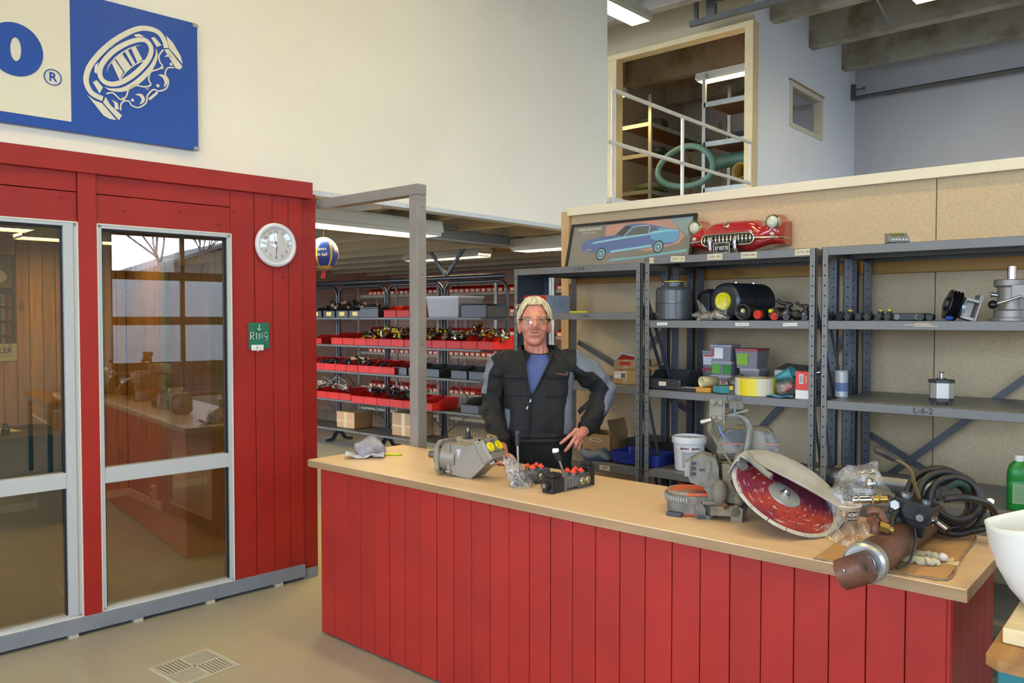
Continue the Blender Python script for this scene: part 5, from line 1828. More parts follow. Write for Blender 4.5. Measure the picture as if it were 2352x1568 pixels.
for a in (6, 48):
    MB().box(-.006, -.006, 0, .006, .006, .0012).build('red_mark', REDL, t).matrix_world = T(-2.245, 4.145, .773) @ cw(radians(a - 6), .132, .0885)
    text('WÜRTH', .0125, mat('logo_dark', '#2c2c38', .5), t, T(0, 0, 0) @ cw(radians(a + 7), .132, .0895), depth=.0003, bold=.0005)
t = carton('open_carton', 'small open carton with a red and white label behind the rack posts', (-1.475, 4.20, .803), .13, .10, .045, 0, KRAFT, tape=False)
lbl(t, .012, .024, .075, .04, PAPER, -.0555)
lbl(t, .02, .026, .055, .014, REDL, -.057)
for x in (-.055, .055):
    MB().box(x - .0015, -.05, .04, x + .0015, .05, .09).build('flap', KRAFT, t)
# right rack
t = thing('steel_tube', 'long grey steel tube lying along the lower shelf of the right rack', 'tube', (-1.28, 4.10, .801))
MB().cyl((-.30, 0, .048), (.36, 0, .048), .047, n=24).build('tube_body', mat('tube_steel', '#75777a', .32, .6, var=(4, .15)), t)
MB().cyl((-.304, 0, .048), (-.29, 0, .048), .050, n=24).build('end_collar', GALV, t)
t = thing('label_printer', 'small silver handheld device on top of the right rack', 'device', (-1.13, 4.13, 2.001), radians(30))
MB().prism(rrect(-.05, -.035, .05, .045, .014), 0, .012).build('device_base', BLACKP, t, bevel=.004)
MB().prism([(-.04, .0), (.045, .0), (.045, .048), (.020, .048), (-.032, .010)], -.047, .047, 0, basis((0, 0, .012), (0, 1, 0), (0, 0, 1), (1, 0, 0))).build('device_body', mat('device_silver', '#8a8f98', .3, .3), t, bevel=.006)
o = MB().box(-.032, -.012, 0, .032, .012, .001).build('screen', mat('lcd_olive', '#6d6f3a', .25), t)
o.matrix_world = t.matrix_basis @ T(0, .004, .0505) @ RX(radians(36))
kk = MB()
for i in range(5):
    kk.box(-.034 + i * .015, -.037, .020, -.024 + i * .015, -.028, .027)
kk.build('keys', mat('key_pale', '#c0c4c8', .4), t)['kind'] = 'stuff'
x = -1.44
SF = mat('black_fitting', '#222323', .5)
for i in range(7):
    t = thing('hose_fitting', 'small black fitting, %s from the left in the row on the right rack' % ORD[i], 'fitting', (x, 4.13 + .02 * (i % 2), 1.637), 0, 'black fittings on the right rack')
    MB().cyl((0, -.035, .019), (0, .03, .019), .018, n=14).build('fitting_body', SF, t)
    MB().cyl((0, -.045, .019), (0, -.035, .019), .014, n=14).cyl((0, .0, .035), (0, 0, .045), .012, n=12).build('end_plug', SF, t)
    if i in (2, 5, 6):
        MB().cyl((0, .0, .045), (0.004, 0, .054), .011, n=10).build('yellow_plug', mat('plug_yellow', '#b9a936', .4), t)
    x += .0465
t = thing('clamp_block', 'long flat black clamp block on the right rack between fittings and pulley', 'block', (-1.075, 4.16, 1.637))
MB().box(-.085, -.035, 0, .085, .035, .036).build('block_body', BLACKP, t, bevel=.004)
for k in (-.05, .045):
    MB().cyl((k, -.0345, .018), (k, -.042, .018), .015, n=16).build('grey_boss', mat('boss_grey', '#6b6c70', .4), t)
t = thing('hose_fitting', 'pair of black fittings lying between the clamp block and the pulley', 'fitting', (-.985, 4.08, 1.637))
MB().cyl((-.02, -.03, .018), (-.02, .03, .018), .017, n=14).build('fitting_body', SF, t)
MB().cyl((.018, -.03, .016), (.018, .03, .016), .015, n=14).build('fitting_body', SF, t)
# pulley clutch
t = thing('pulley_clutch', 'black grooved pulley with a cast aluminium bracket leaning on the right rack', 'pulley', (-.905, 4.21, 1.637), radians(25))
PM = T(-.905, 4.21, 1.637) @ RZ(radians(25) + pi) @ T(.035, 0, .082) @ RY(radians(-106))
prof = [(0, .0), (.03, 0), (.035, .01), (.07, .012), (.072, .016), (.060, .023), (.072, .030), (.060, .037), (.072, .044), (.060, .051), (.072, .058), (.068, .062), (.02, .062)]
MB().lathe([(r, -z) for r, z in prof], 36, 0, None).build('pulley', mat('pulley_black', '#17181b', .3), t).matrix_world = PM @ RX(pi)
MB().lathe([(.045, .0), (.045, .02), (.03, .022)], 28).build('blue_coil_ring', mat('steel_blue', '#8ea6b8', .3, .8), t).matrix_world = PM @ RX(pi) @ T(0, 0, -.083) 
CAST = mat('cast_aluminium', '#a6a49e', .45, .5, var=(12, .12))
cm = MB()
cm.box(-.05, -.045, -.068, .05, .045, -.062).box(-.05, -.045, -.12, -.035, .045, -.068).box(.035, -.045, -.12, .05, .045, -.068).box(-.035, -.01, -.11, .035, .01, -.068).box(-.055, -.05, -.128, .06, .05, -.12).box(.045, -.045, -.135, .075, .045, -.115)
cm.build('bracket', CAST, t, bevel=.002).matrix_world = PM @ RX(pi) @ T(0, 0, -.012) @ Matrix.Identity(4)
MB().ball((-.03, -.075, .012), (.02, .015, .012), 12, 8).build('blue_plug', mat('plug_blue', '#2a3f8f', .4), t)
# upright pump with ball handle
t = thing('hand_pump', 'grey cast pump with a chrome shaft and black ball lever at the right edge', 'pump', (-.665, 4.20, 1.637))
PG_ = mat('pump_grey', '#8d8a86', .4, .45, var=(10, .15))
MB().lathe([(0, 0), (.085, 0), (.085, .012), (.07, .016), (.07, .045), (.072, .048), (.058, .052), (.058, .15), (.066, .153), (.072, .158), (.072, .182), (.066, .186), (.022, .186)], 28).build('pump_body', PG_, t)
MB().cyl((0, 0, .185), (0, 0, .245), .019, n=20).build('shaft', CHROME, t)
MB().box(.01, -.075, .10, .07, -.05, .16).build('valve_block', PG_, t, bevel=.003)
MB().tube([(-.045, -.10, .075), (.0, -.095, .09), (.05, -.085, .11)], .005, 8).build('lever', CHROME, t)
MB().ball((-.055, -.102, .072), .020, 16, 10).build('ball_knob', mat('ball_black', '#101114', .15), t)
MB().cyl((-.05, -.04, .115), (-.07, -.05, .118), .010, n=12).cyl((-.066, -.048, .118), (-.073, -.051, .119), .012, n=12).build('bleed_plug', STEELP, t)
# aluminium gear motor
t = thing('gear_pump', 'small aluminium gear pump with a black flange standing alone on the right rack', 'pump', (-.945, 4.20, 1.243), radians(20))
oc = lambda a, b: [(a, -b * .5), (a, b * .5), (a * .5, b), (-a * .5, b), (-a, b * .5), (-a, -b * .5), (-a * .5, -b), (a * .5, -b)]
DKI = mat('dark_iron', '#3f3f42', .45, .3)
MB().prism(oc(.050, .050), .012, .028).build('rear_cover', DKI, t, bevel=.002)
for k in ((-.03, -.03), (.03, -.03), (-.03, .03), (.03, .03)):
    MB().cyl((k[0], k[1], 0), (k[0], k[1], .012), .008, n=6).build('bolt', DKI, t)
MB().prism(oc(.050, .050), .0285, .100).build('pump_body', mat('extruded_alu', '#b9b9b4', .35, .6), t, bevel=.002)
MB().prism(oc(.054, .054), .1005, .114).build('flange', DKI, t, bevel=.002)
MB().cyl((0, 0, .114), (0, 0, .120), .022, n=20).build('flange_boss', DKI, t)
MB().cyl((0, 0, .119), (0, 0, .145), .0085, n=14).build('shaft', CHROME, t)
MB().cyl((0, 0, .146), (0, 0, .150), .012, n=6).build('shaft_nut', DKI, t)
MB().cyl((.0502, -.012, .066), (.0512, -.012, .066), .013, n=18).build('green_sticker', mat('sticker_green', '#1d7a4a', .5), t)
t = thing('spray_can', 'white metal can standing behind the rack posts beside the red and white box', 'can', (-1.415, 4.22, 1.243))
MB().lathe([(0, 0), (.031, 0), (.032, .004), (.032, .130), (.028, .138), (.0, .140)], 24).build('can_body', mat('can_white', '#b7bac0', .3, .3), t)
MB().lathe([(.0323, .03), (.0323, .075)], 24).build('label_band', mat('can_band', '#5b6f9a', .5), t)

# ================================================================== framed car picture on top of the left rack
PT = basis((-2.95, 4.535, 1.974), (1, 0, 0), Vector((0, .26, .966)).normalized(), Vector((0, -.966, .26)).normalized())
t = thing('framed_picture', 'black framed picture of a blue fastback car leaning on top of the left racks', 'picture')
t.matrix_world = PT
HW, HH = .487, .340
PICG = mat('print_dark_grey', '#858077', .5, var=(2, .12))
MB().box(-HW, 0, -.004, HW, HH, .004).build('print', PICG, t)
FRB = mat('frame_black', '#1c1f26', .3)
for a in ((-HW - .008, 0, -HW + .012, HH + .012), (HW - .012, 0, HW + .008, HH + .012), (-HW, HH - .006, HW, HH + .012), (-HW, 0.0, HW, .016)):
    MB().box(a[0], a[1], -.008, a[2], a[3], .014).build('frame', FRB, t, bevel=.002)


def pic(name, polys, m, lay):
    mb = MB()
    for pl in polys:
        pl = [(x + 2.956, (z - 1.974) * 1.035) for x, z in pl]
        mb.prism(pl, .0042, .0042 + .0003 * lay)
    return mb.build(name, m, t)


sm = lambda p, k=4: [(v.x, v.y) for v in smooth_path([(a, b, 0) for a, b in p], k, True)]
pic('print_glow', [[(-3.149, 2.286), (-2.968, 2.300), (-2.662, 2.300), (-2.528, 2.176), (-2.567, 2.126), (-2.794, 2.086), (-3.148, 2.171)]], mat('print_pink', '#d68a78', .5, var=(4, .25), col2='#b39686'), 1)
pic('print_blue_corner', [[(-2.662, 2.300), (-2.489, 2.300), (-2.508, 2.167)]], mat('print_steel_blue', '#8ba2a8', .5), 2)
pic('print_road', [[(-3.056, 2.050), (-2.836, 2.056), (-2.505, 2.085), (-2.505, 2.070), (-2.794, 2.050), (-3.1, 2.032)]], mat('print_cyan', '#6cbcd2', .5), 2)
CARB = mat('print_car_blue', '#5a70ac', .5)
CARL = mat('print_car_light', '#8fd0de', .5)
CARM = mat('print_car_mid', '#62a3cc', .5)
pic('car_body', [sm([(-3.337, 2.148), (-3.323, 2.182), (-3.28, 2.195), (-3.195, 2.205), (-3.112, 2.213), (-3.066, 2.216), (-3.012, 2.261), (-2.986, 2.278), (-2.924, 2.282), (-2.846, 2.277), (-2.786, 2.264), (-2.711, 2.246), (-2.649, 2.229), (-2.576, 2.216), (-2.568, 2.196), (-2.57, 2.161), (-2.596, 2.134), (-2.656, 2.123), (-2.769, 2.111), (-3.088, 2.092), (-3.223, 2.099), (-3.279, 2.114), (-3.323, 2.118)], 3)], CARB, 3)
pic('car_tail', [[(-2.79, 2.215), (-2.711, 2.243), (-2.649, 2.227), (-2.578, 2.214), (-2.57, 2.196), (-2.572, 2.161), (-2.598, 2.136), (-2.70, 2.14), (-2.78, 2.17)]], CARM, 4)
pic('car_highlight', [[(-3.256, 2.163), (-3.232, 2.177), (-3.012, 2.197), (-2.803, 2.209), (-2.752, 2.22), (-2.649, 2.223), (-2.576, 2.213), (-2.574, 2.206), (-2.649, 2.211), (-2.744, 2.204), (-2.803, 2.197), (-3.012, 2.183), (-3.195, 2.167)]], CARL, 5)
pic('car_side_stripe', [[(-3.084, 2.107), (-2.769, 2.13), (-2.769, 2.116), (-3.084, 2.092)]], CARL, 5)
DKW = mat('print_window', '#57605a', .5)
pic('car_windscreen', [[(-3.062, 2.217), (-2.986, 2.274), (-2.941, 2.267), (-3.003, 2.204)]], mat('print_windscreen', '#3b3f44', .5), 5)
pic('car_side_window', [[(-2.985, 2.203), (-2.928, 2.251), (-2.88, 2.259), (-2.807, 2.254), (-2.809, 2.206)], [(-2.786, 2.22), (-2.784, 2.248), (-2.752, 2.242), (-2.727, 2.225)]], DKW, 6)
rb_ = MB()
toP = lambda l: [(x + 2.956, (z - 1.974) * 1.035) for x, z in l]
ribbon(rb_, toP([(-2.990, 2.200), (-2.932, 2.256), (-2.88, 2.264), (-2.803, 2.258), (-2.803, 2.206)]), .005, False, 4, z0=.006, z1=.0064, M=Matrix.Identity(4))
rb_.build('car_window_trim', mat('print_trim', '#b9c8c0', .5), t)
for (cx, cz, r) in ((-3.159, 2.088, .047), (-2.712, 2.112, .045)):
    cx, cz = cx + 2.956, (cz - 1.974) * 1.035
    wp = lambda rr, sx=.86: [(cx + rr * sx * cos(2 * pi * k / 20), cz + rr * sin(2 * pi * k / 20)) for k in range(20)]
    MB().prism(wp(r), .006, .0066).build('car_tyre', mat('print_tyre', '#37352f', .5), t)
    MB().prism(wp(r * .75), .0066, .0070).build('car_rim', CARL, t)
    MB().prism(wp(r * .55), .0070, .0073).build('car_hub', mat('print_hub', '#56605e', .5), t)
    sp_ = MB()
    for k in range(8):
        a = 2 * pi * k / 8
        sp_.prism([(cx + .004 * cos(a + 1.57), cz + .004 * sin(a + 1.57)), (cx - .004 * cos(a + 1.57), cz - .004 * sin(a + 1.57)), (cx + r * .5 * cos(a), cz + r * .55 * sin(a))], .0073, .0076)
    sp_.build('car_spokes', CARL, t)
ribbon(rb_ := MB(), toP([(-3.292, 2.119), (-3.262, 2.124), (-3.238, 2.116)]), .006, False, 4, z0=.006, z1=.0064, M=Matrix.Identity(4))
rb_.build('car_bumper', mat('print_bumper', '#c8b98a', .5), t)
PL = mat('print_letter', '#d6d0c6', .5)
text('FORD MUSTANG', .026, PL, t, T(-.433 + .10, HH - .034, .0048), 'lettering', depth=.0002, bold=.0010)
text('SHELBY GT500', .0155, PL, t, T(-.433 + .10, HH - .060, .0048), 'lettering', depth=.0002, sx=1.2)
MB().box(-HW + .012, .016, .0085, HW - .012, HH - .006, .0088).build('cover_glass', glass('picture_glass', (.97, .97, .97), .03), t)

t = thing('detergent_bottle', 'green plastic bottle with a white cap on the lower right rack behind the white bowl', 'bottle', (-.615, 4.14, .801), radians(20))
BG = mat('bottle_green', '#1f8a3a', .3)
MB().ring([[(p[0] * s_, p[1] * s_, z) for p in rrect(-.046, -.034, .046, .034, .025, 5)] for s_, z in ((.94, 0), (1, .006), (1, .125), (.97, .128), (1, .131), (.98, .165), (.80, .195), (.46, .212), (.40, .216))], 0).build('bottle_body', BG, t)
MB().lathe([(.019, .214), (.019, .238), (.017, .241), (0, .241)], 20).build('cap', WHITEP, t)
MB().box(-.030, -.0355, .03, .036, -.0342, .115).build('label', mat('bottle_label', '#8fb58a', .5), t)
bl_ = MB()
for i in range(8):
    bl_.box(-.024, -.0362, .04 + i * .009, .030 - .004 * (i % 3), -.0354, .043 + i * .009)
bl_.build('label_print', mat('bottle_print', '#5d8a60', .5), t)['kind'] = 'stuff'
# ================================================================== red sports car front as a wall ornament
t = thing('car_front_ornament', 'glossy red sports car front with chrome grille hung on the board wall', 'wall ornament', (-2.18, 4.716, 2.00))
# local: x right, y away from the wall is negative, z up
CR = mat('car_red', '#a8191c', .12, coat=1.0)
W2, DP = .30, .20


def topz(u):
    a = abs(u)
    hood = .256 - .026 * a * a
    fend = .274 * math.exp(-((a - .84) / .17) ** 2)
    val = .026 * math.exp(-((a - .60) / .10) ** 2)
    return max(hood - val, fend)


def botz(u):
    a = abs(u)
    return .088 - .035 * math.exp(-((a - .35) / .3) ** 2) if a < .8 else .088 - .035 * math.exp(-(.45 / .3) ** 2) + .0 * a


def frontd(u):
    a = abs(u)
    return DP * (1 - .18 * a ** 3) - (.05 * max(0, (a - .88) / .12) ** 2)


def shell(u_, v_):
    u = 2 * u_ - 1
    tz, bz, d = topz(u), botz(u), frontd(u)
    x = u * W2
    if v_ < .45:      # top surface from the wall forward, dropping over the nose
        s = v_ / .45
        y = -d * .93 * s
        z = tz - .004 - .030 * s ** 3
    else:
        s = (v_ - .45) / .55
        a = s * pi * .5
        z0 = tz - .034
        zm = bz
        y = -d * (.93 + .07 * sin(pi * min(1, s * 1.3))) if s < .75 else -d * (.99 - .22 * ((s - .75) / .25) ** 2)
        z = z0 + (zm - z0) * s
    return (x, y, z)


m = MB()
m.grid(shell, 72, 30)
n0 = len(m.v)
# end caps and back
for s in (0, 1):
    e = [shell(s, k / 30) for k in range(31)]
    e += [(e[-1][0], 0, e[-1][2])]
    m.add(e, [tuple(range(len(e))) if s == 0 else tuple(reversed(range(len(e))))])
bt = [[shell(i / 72, 1.0), (shell(i / 72, 1.0)[0], 0, shell(i / 72, 1.0)[2])] for i in range(73)]
for i in range(72):
    m.add([bt[i][0], bt[i + 1][0], bt[i + 1][1], bt[i][1]], [(3, 2, 1, 0)])
m.build('body_shell', CR, t)
FZ_ = lambda u: -frontd(u) * 1.0
# grille opening (dark), chrome surround, teeth
gp = rrect(-.186, .090, .152, .158, .033, 6)
GD = mat('grille_dark', '#101114', .5)
MB().prism([(x, z) for x, z in gp], DP * 1.0, DP * 1.02, 0, basis((0, 0, 0), (1, 0, 0), (0, 0, 1), (0, -1, 0))).build('grille_opening', GD, t)
CHR = mat('ornament_chrome', '#cfc7b0', .18, 1.0)
MB().tube([(x, -DP * 1.025, z) for x, z in gp], .0055, 8, closed=True).build('grille_surround', CHR, t)
for k in range(13):
    x = -.164 + k * .0245
    MB().ball((x, -DP * 1.03, .124), (.0062, .009, .028 if 0 < k < 12 else .022), 10, 8).build('grille_tooth', CHR, t)
MB().tube([(-.182, -DP * 1.06, .123), (.148, -DP * 1.06, .123)], .0022, 6).build('grille_bar', CHR, t)
# headlights and indicators
CRM = mat('lamp_cream', '#c9cdb8', .2)
for s in (-1, 1):
    x = s * .252
    MB().lathe([(.0, .020), (.018, .018), (.031, .010), (.036, .0)], 24, 0, pmat((0, -1, 0), (0, 0, 1), (x, -.176, .212))).build('headlamp_lens', CRM, t)
    MB().lathe([(.036, .004), (.040, .012), (.0445, .004), (.043, -.03), (.036, -.035)], 28, 0, pmat((0, -1, 0), (0, 0, 1), (x, -.172, .212))).build('headlamp_ring', CHR, t)
    MB().lathe([(.0, .012), (.008, .010), (.0125, .0), (.0125, -.01)], 16, 0, pmat((0, -1, 0), (0, 0, 1), (s * .250, -.176, .142))).build('indicator_lens', CRM, t)
    a = [(s * .152 if s > 0 else -.186, -DP * 1.02, .124), (s * .215, -DP * .965, .122), (s * .270, -.172, .122), (s * .302, -.128, .122), (s * .306, -.04, .122)]
    MB().tube(smooth_path(a, 4), .0055, 8).build('bumper_bar', CHR, t)
for x in (-.118, .042):
    MB().tube(smooth_path([(x, -DP * 1.05, .140), (x, -DP * 1.13, .122), (x, -DP * 1.13, .085), (x + .004, -DP * 1.05, .045), (x + .02, -.12, .034), (x + .04, -.03, .034)], 5), .0105, 10).build('bumper_guard', mat('guard_steel', '#b9bcc4', .22, .9), t)
# number plate
MB().box(-.094, -DP * 1.14 - .004, .040, .014, -DP * 1.14, .106).build('number_plate', mat('plate_black', '#0d0d0e', .4), t, bevel=.002)
for a in ((-.094, .040, -.090, .106), (.010, .040, .014, .106), (-.094, .040, .014, .044), (-.094, .102, .014, .106)):
    MB().box(a[0], -DP * 1.14 - .007, a[1], a[2], -DP * 1.14 - .001, a[3]).build('plate_frame', CHR, t)
text('57 VETTE', .030, mat('plate_letter', '#d8d6cc', .5), t, basis((-.040, -DP * 1.14 - .0045, .070), (1, 0, 0), (0, 0, 1), (0, -1, 0)), depth=.0004, bold=.0006, sx=.72)
sc_ = MB()
for x, z in ((-.072, .094), (-.008, .094), (-.072, .050), (-.008, .050)):
    sc_.cyl((x, -DP * 1.14 - .004, z), (x, -DP * 1.14 - .006, z), .003, n=8)
sc_.build('plate_screws', CHR, t)['kind'] = 'stuff'
MB().lathe([(0, .006), (.013, .006), (.018, .003), (.019, -.01)], 24, 0, pmat((0, -1, .45), (0, 0, 1), (-.024, -DP * .985, .212))).build('badge_ring', CHR, t)
text('X', .018, REDL, t, basis((-.024, -DP * .985 - .0062, .2145), (1, 0, 0), Vector((0, .41, .91)), Vector((0, -.91, .41))), depth=.0005)
# ================================================================== things on the counter (top at z = 0.91)
ZC = 0.9102
# --- rag
t = thing('rag', 'crumpled grey-white cleaning rag at the left end of the counter', 'rag', (-3.365, 2.70, ZC), radians(48))
RAGM = mat('rag_cloth', '#a9a5a8', .9, var=(14, .3), col2='#7f7f8c', bump=(60, .3))
MB().ball((0.0, .01, .045), (.085, .06, .045), 40, 22, 0, None, lambda p: Vector((p.x + .010 * sin(38 * p.z + 9 * p.y), p.y + .010 * sin(42 * p.x), max(.006, p.z + .012 * sin(40 * p.x + 17 * p.y) + .009 * sin(71 * p.y - 30 * p.x))))).build('rag_bundle', RAGM, t)
MB().grid(lambda u, v: (-.115 + .20 * u, -.075 + .10 * v, .006 + .012 * max(0, sin(11 * u + 4 * v)) + .010 * max(0, sin(9 * v - 6 * u)) + .012 * (u < .2) * (.2 - u) * 5), 34, 16).build('cloth_flap', mat('rag_white', '#c3c2c8', .9, var=(10, .15)), t, thick=.003)
t = thing('marker_pen', 'yellow marker lying behind the rag on the counter', 'pen', (-3.30, 2.80, ZC), radians(45))
MB().cyl((-.06, 0, .006), (.045, 0, .006), .006, n=12).build('pen_body', mat('marker_yellow', '#c9d322', .4), t)
MB().cyl((.045, 0, .006), (.062, 0, .006), .0065, n=12).build('pen_cap', mat('marker_cap', '#b7c01a', .4), t)

# --- bent axis hydraulic pump
PUMP = mat('pump_casting', '#8c857a', .45, .25, var=(9, .08), bump=(50, .08))
t = thing('axial_pump', 'large grey bent-axis hydraulic pump with two yellow port plugs on the counter', 'pump')
hd = radians(44.3)
ex, ey = Vector((cos(hd), sin(hd), 0)), Vector((-sin(hd), cos(hd), 0))
pa = (ex * .80 - ey * .60).normalized()
pb = Vector((-pa.y, pa.x, 0))
F0 = Vector((-2.625, 2.687, ZC)) + ex * -.092 + ey * .05
PMX = basis(F0, pa, pb, (0, 0, 1))
t.matrix_world = PMX
ZA = .082
SX = basis((0, 0, 0), (0, 1, 0), (0, 0, 1), (1, 0, 0))     # prism in the (b, z) plane, extruded along a
fp = [(-.078, .028), (-.05, .001), (.05, .001), (.078, .028), (.078, .135), (.05, .163), (-.05, .163), (-.078, .135)]
MB().prism(fp, -.010, .012, 0, SX).build('mounting_flange', PUMP, t, bevel=.004)
fb = MB()
for b_, z_ in ((-.06, .03), (.06, .03), (-.06, .135), (.06, .135)):
    fb.cyl((.0118, b_, z_), (.0125, b_, z_), .007, n=12)
fb.build('flange_holes', BLACKM, t)['kind'] = 'stuff'
m = MB()
m.lathe([(0, -.055), (.030, -.052), (.058, -.035), (.068, -.010)], 32, 0, T(0, 0, ZA) @ RY(pi / 2))
m.build('bearing_cover', PUMP, t)
MB().cyl((-.098, 0, ZA), (-.05, 0, ZA), .019, n=20).build('drive_shaft', mat('shaft_grey', '#6d675e', .4, .5), t, bevel=.002)
MB().lathe([(.070, .012), (.066, .03), (.064, .055), (.060, .09)], 36, 0, T(0, 0, ZA) @ RY(pi / 2)).build('barrel', PUMP, t)
AX = basis((0, 0, 0), (1, 0, 0), (0, 0, 1), (0, -1, 0))    # prism in the (a, z) plane, extruded along -b
MB().prism([(.055, .012), (.135, .002), (.185, .002), (.275, .082), (.225, .168), (.160, .150), (.055, .152)], -.052, .052, 0, AX).build('bent_housing', PUMP, t, bevel=.018, seg=4)
MB().prism([(.048, .012), (.066, .012), (.066, .152), (.048, .152)], -.058, .058, 0, AX).build('joint_collar', PUMP, t, bevel=.004)
da = Vector((cos(radians(33)), 0, sin(radians(33))))
dn = Vector((-da.z, 0, da.x))
VB = basis(Vector((.232, 0, .112)), da, (0, 1, 0), dn)
o = MB().box(0, -.062, -.052, .062, .062, .056).build('valve_block', PUMP, t, bevel=.012, seg=3)
o.matrix_basis = VB
for k, b_ in enumerate((-.031, .033)):
    o = MB().lathe([(.0, .001), (.010, .001), (.011, .006), (.021, .006), (.023, .001), (.023, 0)], 24).build('port_plug', mat('plug_bright_yellow', '#e2cf12', .35), t)
    o.matrix_basis = VB @ T(.0625, b_, .010) @ RY(pi / 2)
bt_ = MB()
for b_ in (-.031, .033):
    for s, z_ in ((-.022, -.018), (.022, -.018), (-.022, .036), (.022, .036)):
        bt_.cyl((.0615, b_ + s, z_ ), (.063, b_ + s, z_), .0042, n=10)
o = bt_.build('bolt_holes', BLACKM, t)
o['kind'] = 'stuff'
o.matrix_basis = VB
for b_, a_, z_ in ((-.045, .018, .056), (.045, .022, .056), (-.045, .045, -.060), (.045, .045, -.060)):
    o = MB().cyl((a_ - .010, b_, z_ + (.004 if z_ > 0 else .0)), (a_ + .016, b_, z_ + (.004 if z_ > 0 else .0)), .0095, n=14).cyl((a_ + .016, b_, z_ + (.004 if z_ > 0 else 0)), (a_ + .0165, b_, z_ + (.004 if z_ > 0 else 0)), .0045, n=6, m=1).build('cap_screw', [STEELP, BLACKM], t)
    o.matrix_basis = VB
MB().prism([(.10, .13), (.128, .132), (.112, .088)], .0525, .0532, 0, AX).build('bare_patch', mat('pump_sticker', '#b5bac2', .4), t)
MB().cyl((.045, -.06, .022), (.075, -.06, .022), .006, n=10).build('drain_plug', STEELP, t)
# --- gear pump behind it
t = thing('gear_pump', 'small square gear pump with a white label behind the big bent-axis pump', 'pump', (-2.86, 2.945, ZC), radians(20))
MB().box(-.050, -.045, .0, .050, .045, .098).build('pump_body', mat('pump_alu_grey', '#7c7b7a', .4, .4), t, bevel=.004)
MB().box(-.070, -.055, .0985, .070, .055, .120).build('flange', PUMP, t, bevel=.004)
MB().cyl((0, 0, .120), (0, 0, .127), .026, n=20).cyl((0, 0, .127), (0, 0, .157), .014, .012, n=16).build('shaft', BLACKM, t)
MB().cyl((0, 0, .157), (0, 0, .172), .007, n=12).build('shaft_tip', STEELP, t)
lbl(t, .015, .064, .052, .042, mat('pump_label', '#d9d7e0', .4), -.0455)
t = thing('wooden_wedge', 'small pale wooden wedge standing behind the pump at the man\'s right hand', 'block', (-2.715, 2.985, ZC), radians(25))
MB().prism([(-.022, 0), (.022, 0), (.012, .14), (-.034, .150)], -.014, .014, 0, basis((0, 0, 0), (1, 0, 0), (0, 0, 1), (0, -1, 0))).build('wedge_body', mat('wedge_wood', '#9a8350', .6, var=(10, .15)), t, bevel=.002)
# --- two lever valves
VGR = mat('valve_cast', '#77787a', .4, .45, var=(14, .1))
VRED = mat('valve_red_cap', '#d8442c', .35)
SILV = mat('valve_silver', '#b4b1a2', .22, .9)


def spool(label, loc, rot, full):
    t = thing('spool_valve', label, 'valve', loc, rot)
    # local y = length (away), +x = side with the ports
    MB().prism([(-.032, .010), (.030, .010), (.034, .016), (.034, .052), (.028, .060), (-.028, .060), (-.034, .052)], -.165, .0, 0, basis((0, 0, 0), (1, 0, 0), (0, 0, 1), (0, -1, 0))).build('valve_body', VGR, t, bevel=.003)
    MB().box(-.036, .085, .0, .038, .16, .064).build('outlet_section', mat('valve_dark', '#55575a', .4, .4), t, bevel=.003)
    for y in (.105, .142):
        MB().lathe([(0, .004), (.006, .004), (.007, .009), (.011, .009), (.013, .005), (.017, .005), (.018, 0)], 20, 0, T(.0385, y, .034) @ RY(pi / 2)).build('port_nut', SILV, t)
    for x, y in ((-.018, .075), (.018, .072), (-.016, .125), (.020, .12)):
        MB().cyl((x, y, .060), (x, y, .070), .0125, n=18).build('port_boss', VGR, t)
        MB().lathe([(.015, .070), (.016, .074), (.013, .078), (.008, .080), (.006, .086), (0, .087)], 18, 0, T(x, y, 0)).build('red_cap', VRED, t)
    for k in (0, 1, 2):
        MB().box(.034, .02 + k * .02, .014, .037, .028 + k * .02, .05).build('rib', VGR, t)
    MB().box(-.03, .0, .0, .03, .018, .012).build('foot', VGR, t)
    if full:
        for y0, y1, h in ((-.075, -.001, .082), (.162, .205, .105)):
            MB().box(-.030, y0, .0, .030, y1, h - .018).build('solenoid', BLACKP, t, bevel=.004)
            MB().box(-.024, y0 + .008, h - .0185, .024, y1 - .008, h).build('connector', BLACKP, t, bevel=.004)
        MB().prism([(.021 * cos(k * pi / 3), .021 * sin(k * pi / 3)) for k in range(6)], 0, .018, 0, T(0, -.075, .034) @ RX(pi / 2)).build('end_nut', BLACKP, t)
        MB().cyl((0, -.093, .034), (0, -.0965, .034), .0095, n=16).build('end_button', STEELP, t)
    return t


t = spool('lever valve with black solenoid ends, right one of two on the counter', (-2.080, 2.700, ZC), radians(-4), True)
MB().cyl((.0, .035, .055), (-.012, .012, .135), .0052, n=12).build('lever', STEELP, t)
o = MB().cyl((-.011, .014, .128), (-.018, .0, .163), .0125, .0135, n=16).build('lever_grip', BLACKP, t)
MB().box(-.014, -.007, 0, .014, .007, .020).build('white_tag', PAPER, t, bevel=.004).matrix_basis = T(-.0175, -.002, .160) @ RX(radians(-10)) @ RY(radians(-14)) @ RZ(radians(48))
t = spool('lever valve half inside a clear bag, left one of the two on the counter', (-2.285, 2.665, ZC), radians(-10), False)
MB().cyl((.002, .005, .055), (.001, .0, .185), .0055, n=12).build('lever', STEELP, t)
MB().lathe([(.008, 0), (.0105, .004), (.0125, .055), (.011, .066), (0, .068)], 16, 0, T(.001, 0.0, .176)).build('lever_grip', mat('grip_dark', '#23242c', .4), t)
for x in (.0, .02):
    MB().cyl((x + .012, -.018, .008), (x + .012, -.030, .008), .008, n=12).build('rubber_plug', BLACKP, t)
t = thing('plastic_bag', 'crinkled clear plastic bag pulled over the left lever valve', 'bag', (-2.262, 2.655, ZC), radians(44))
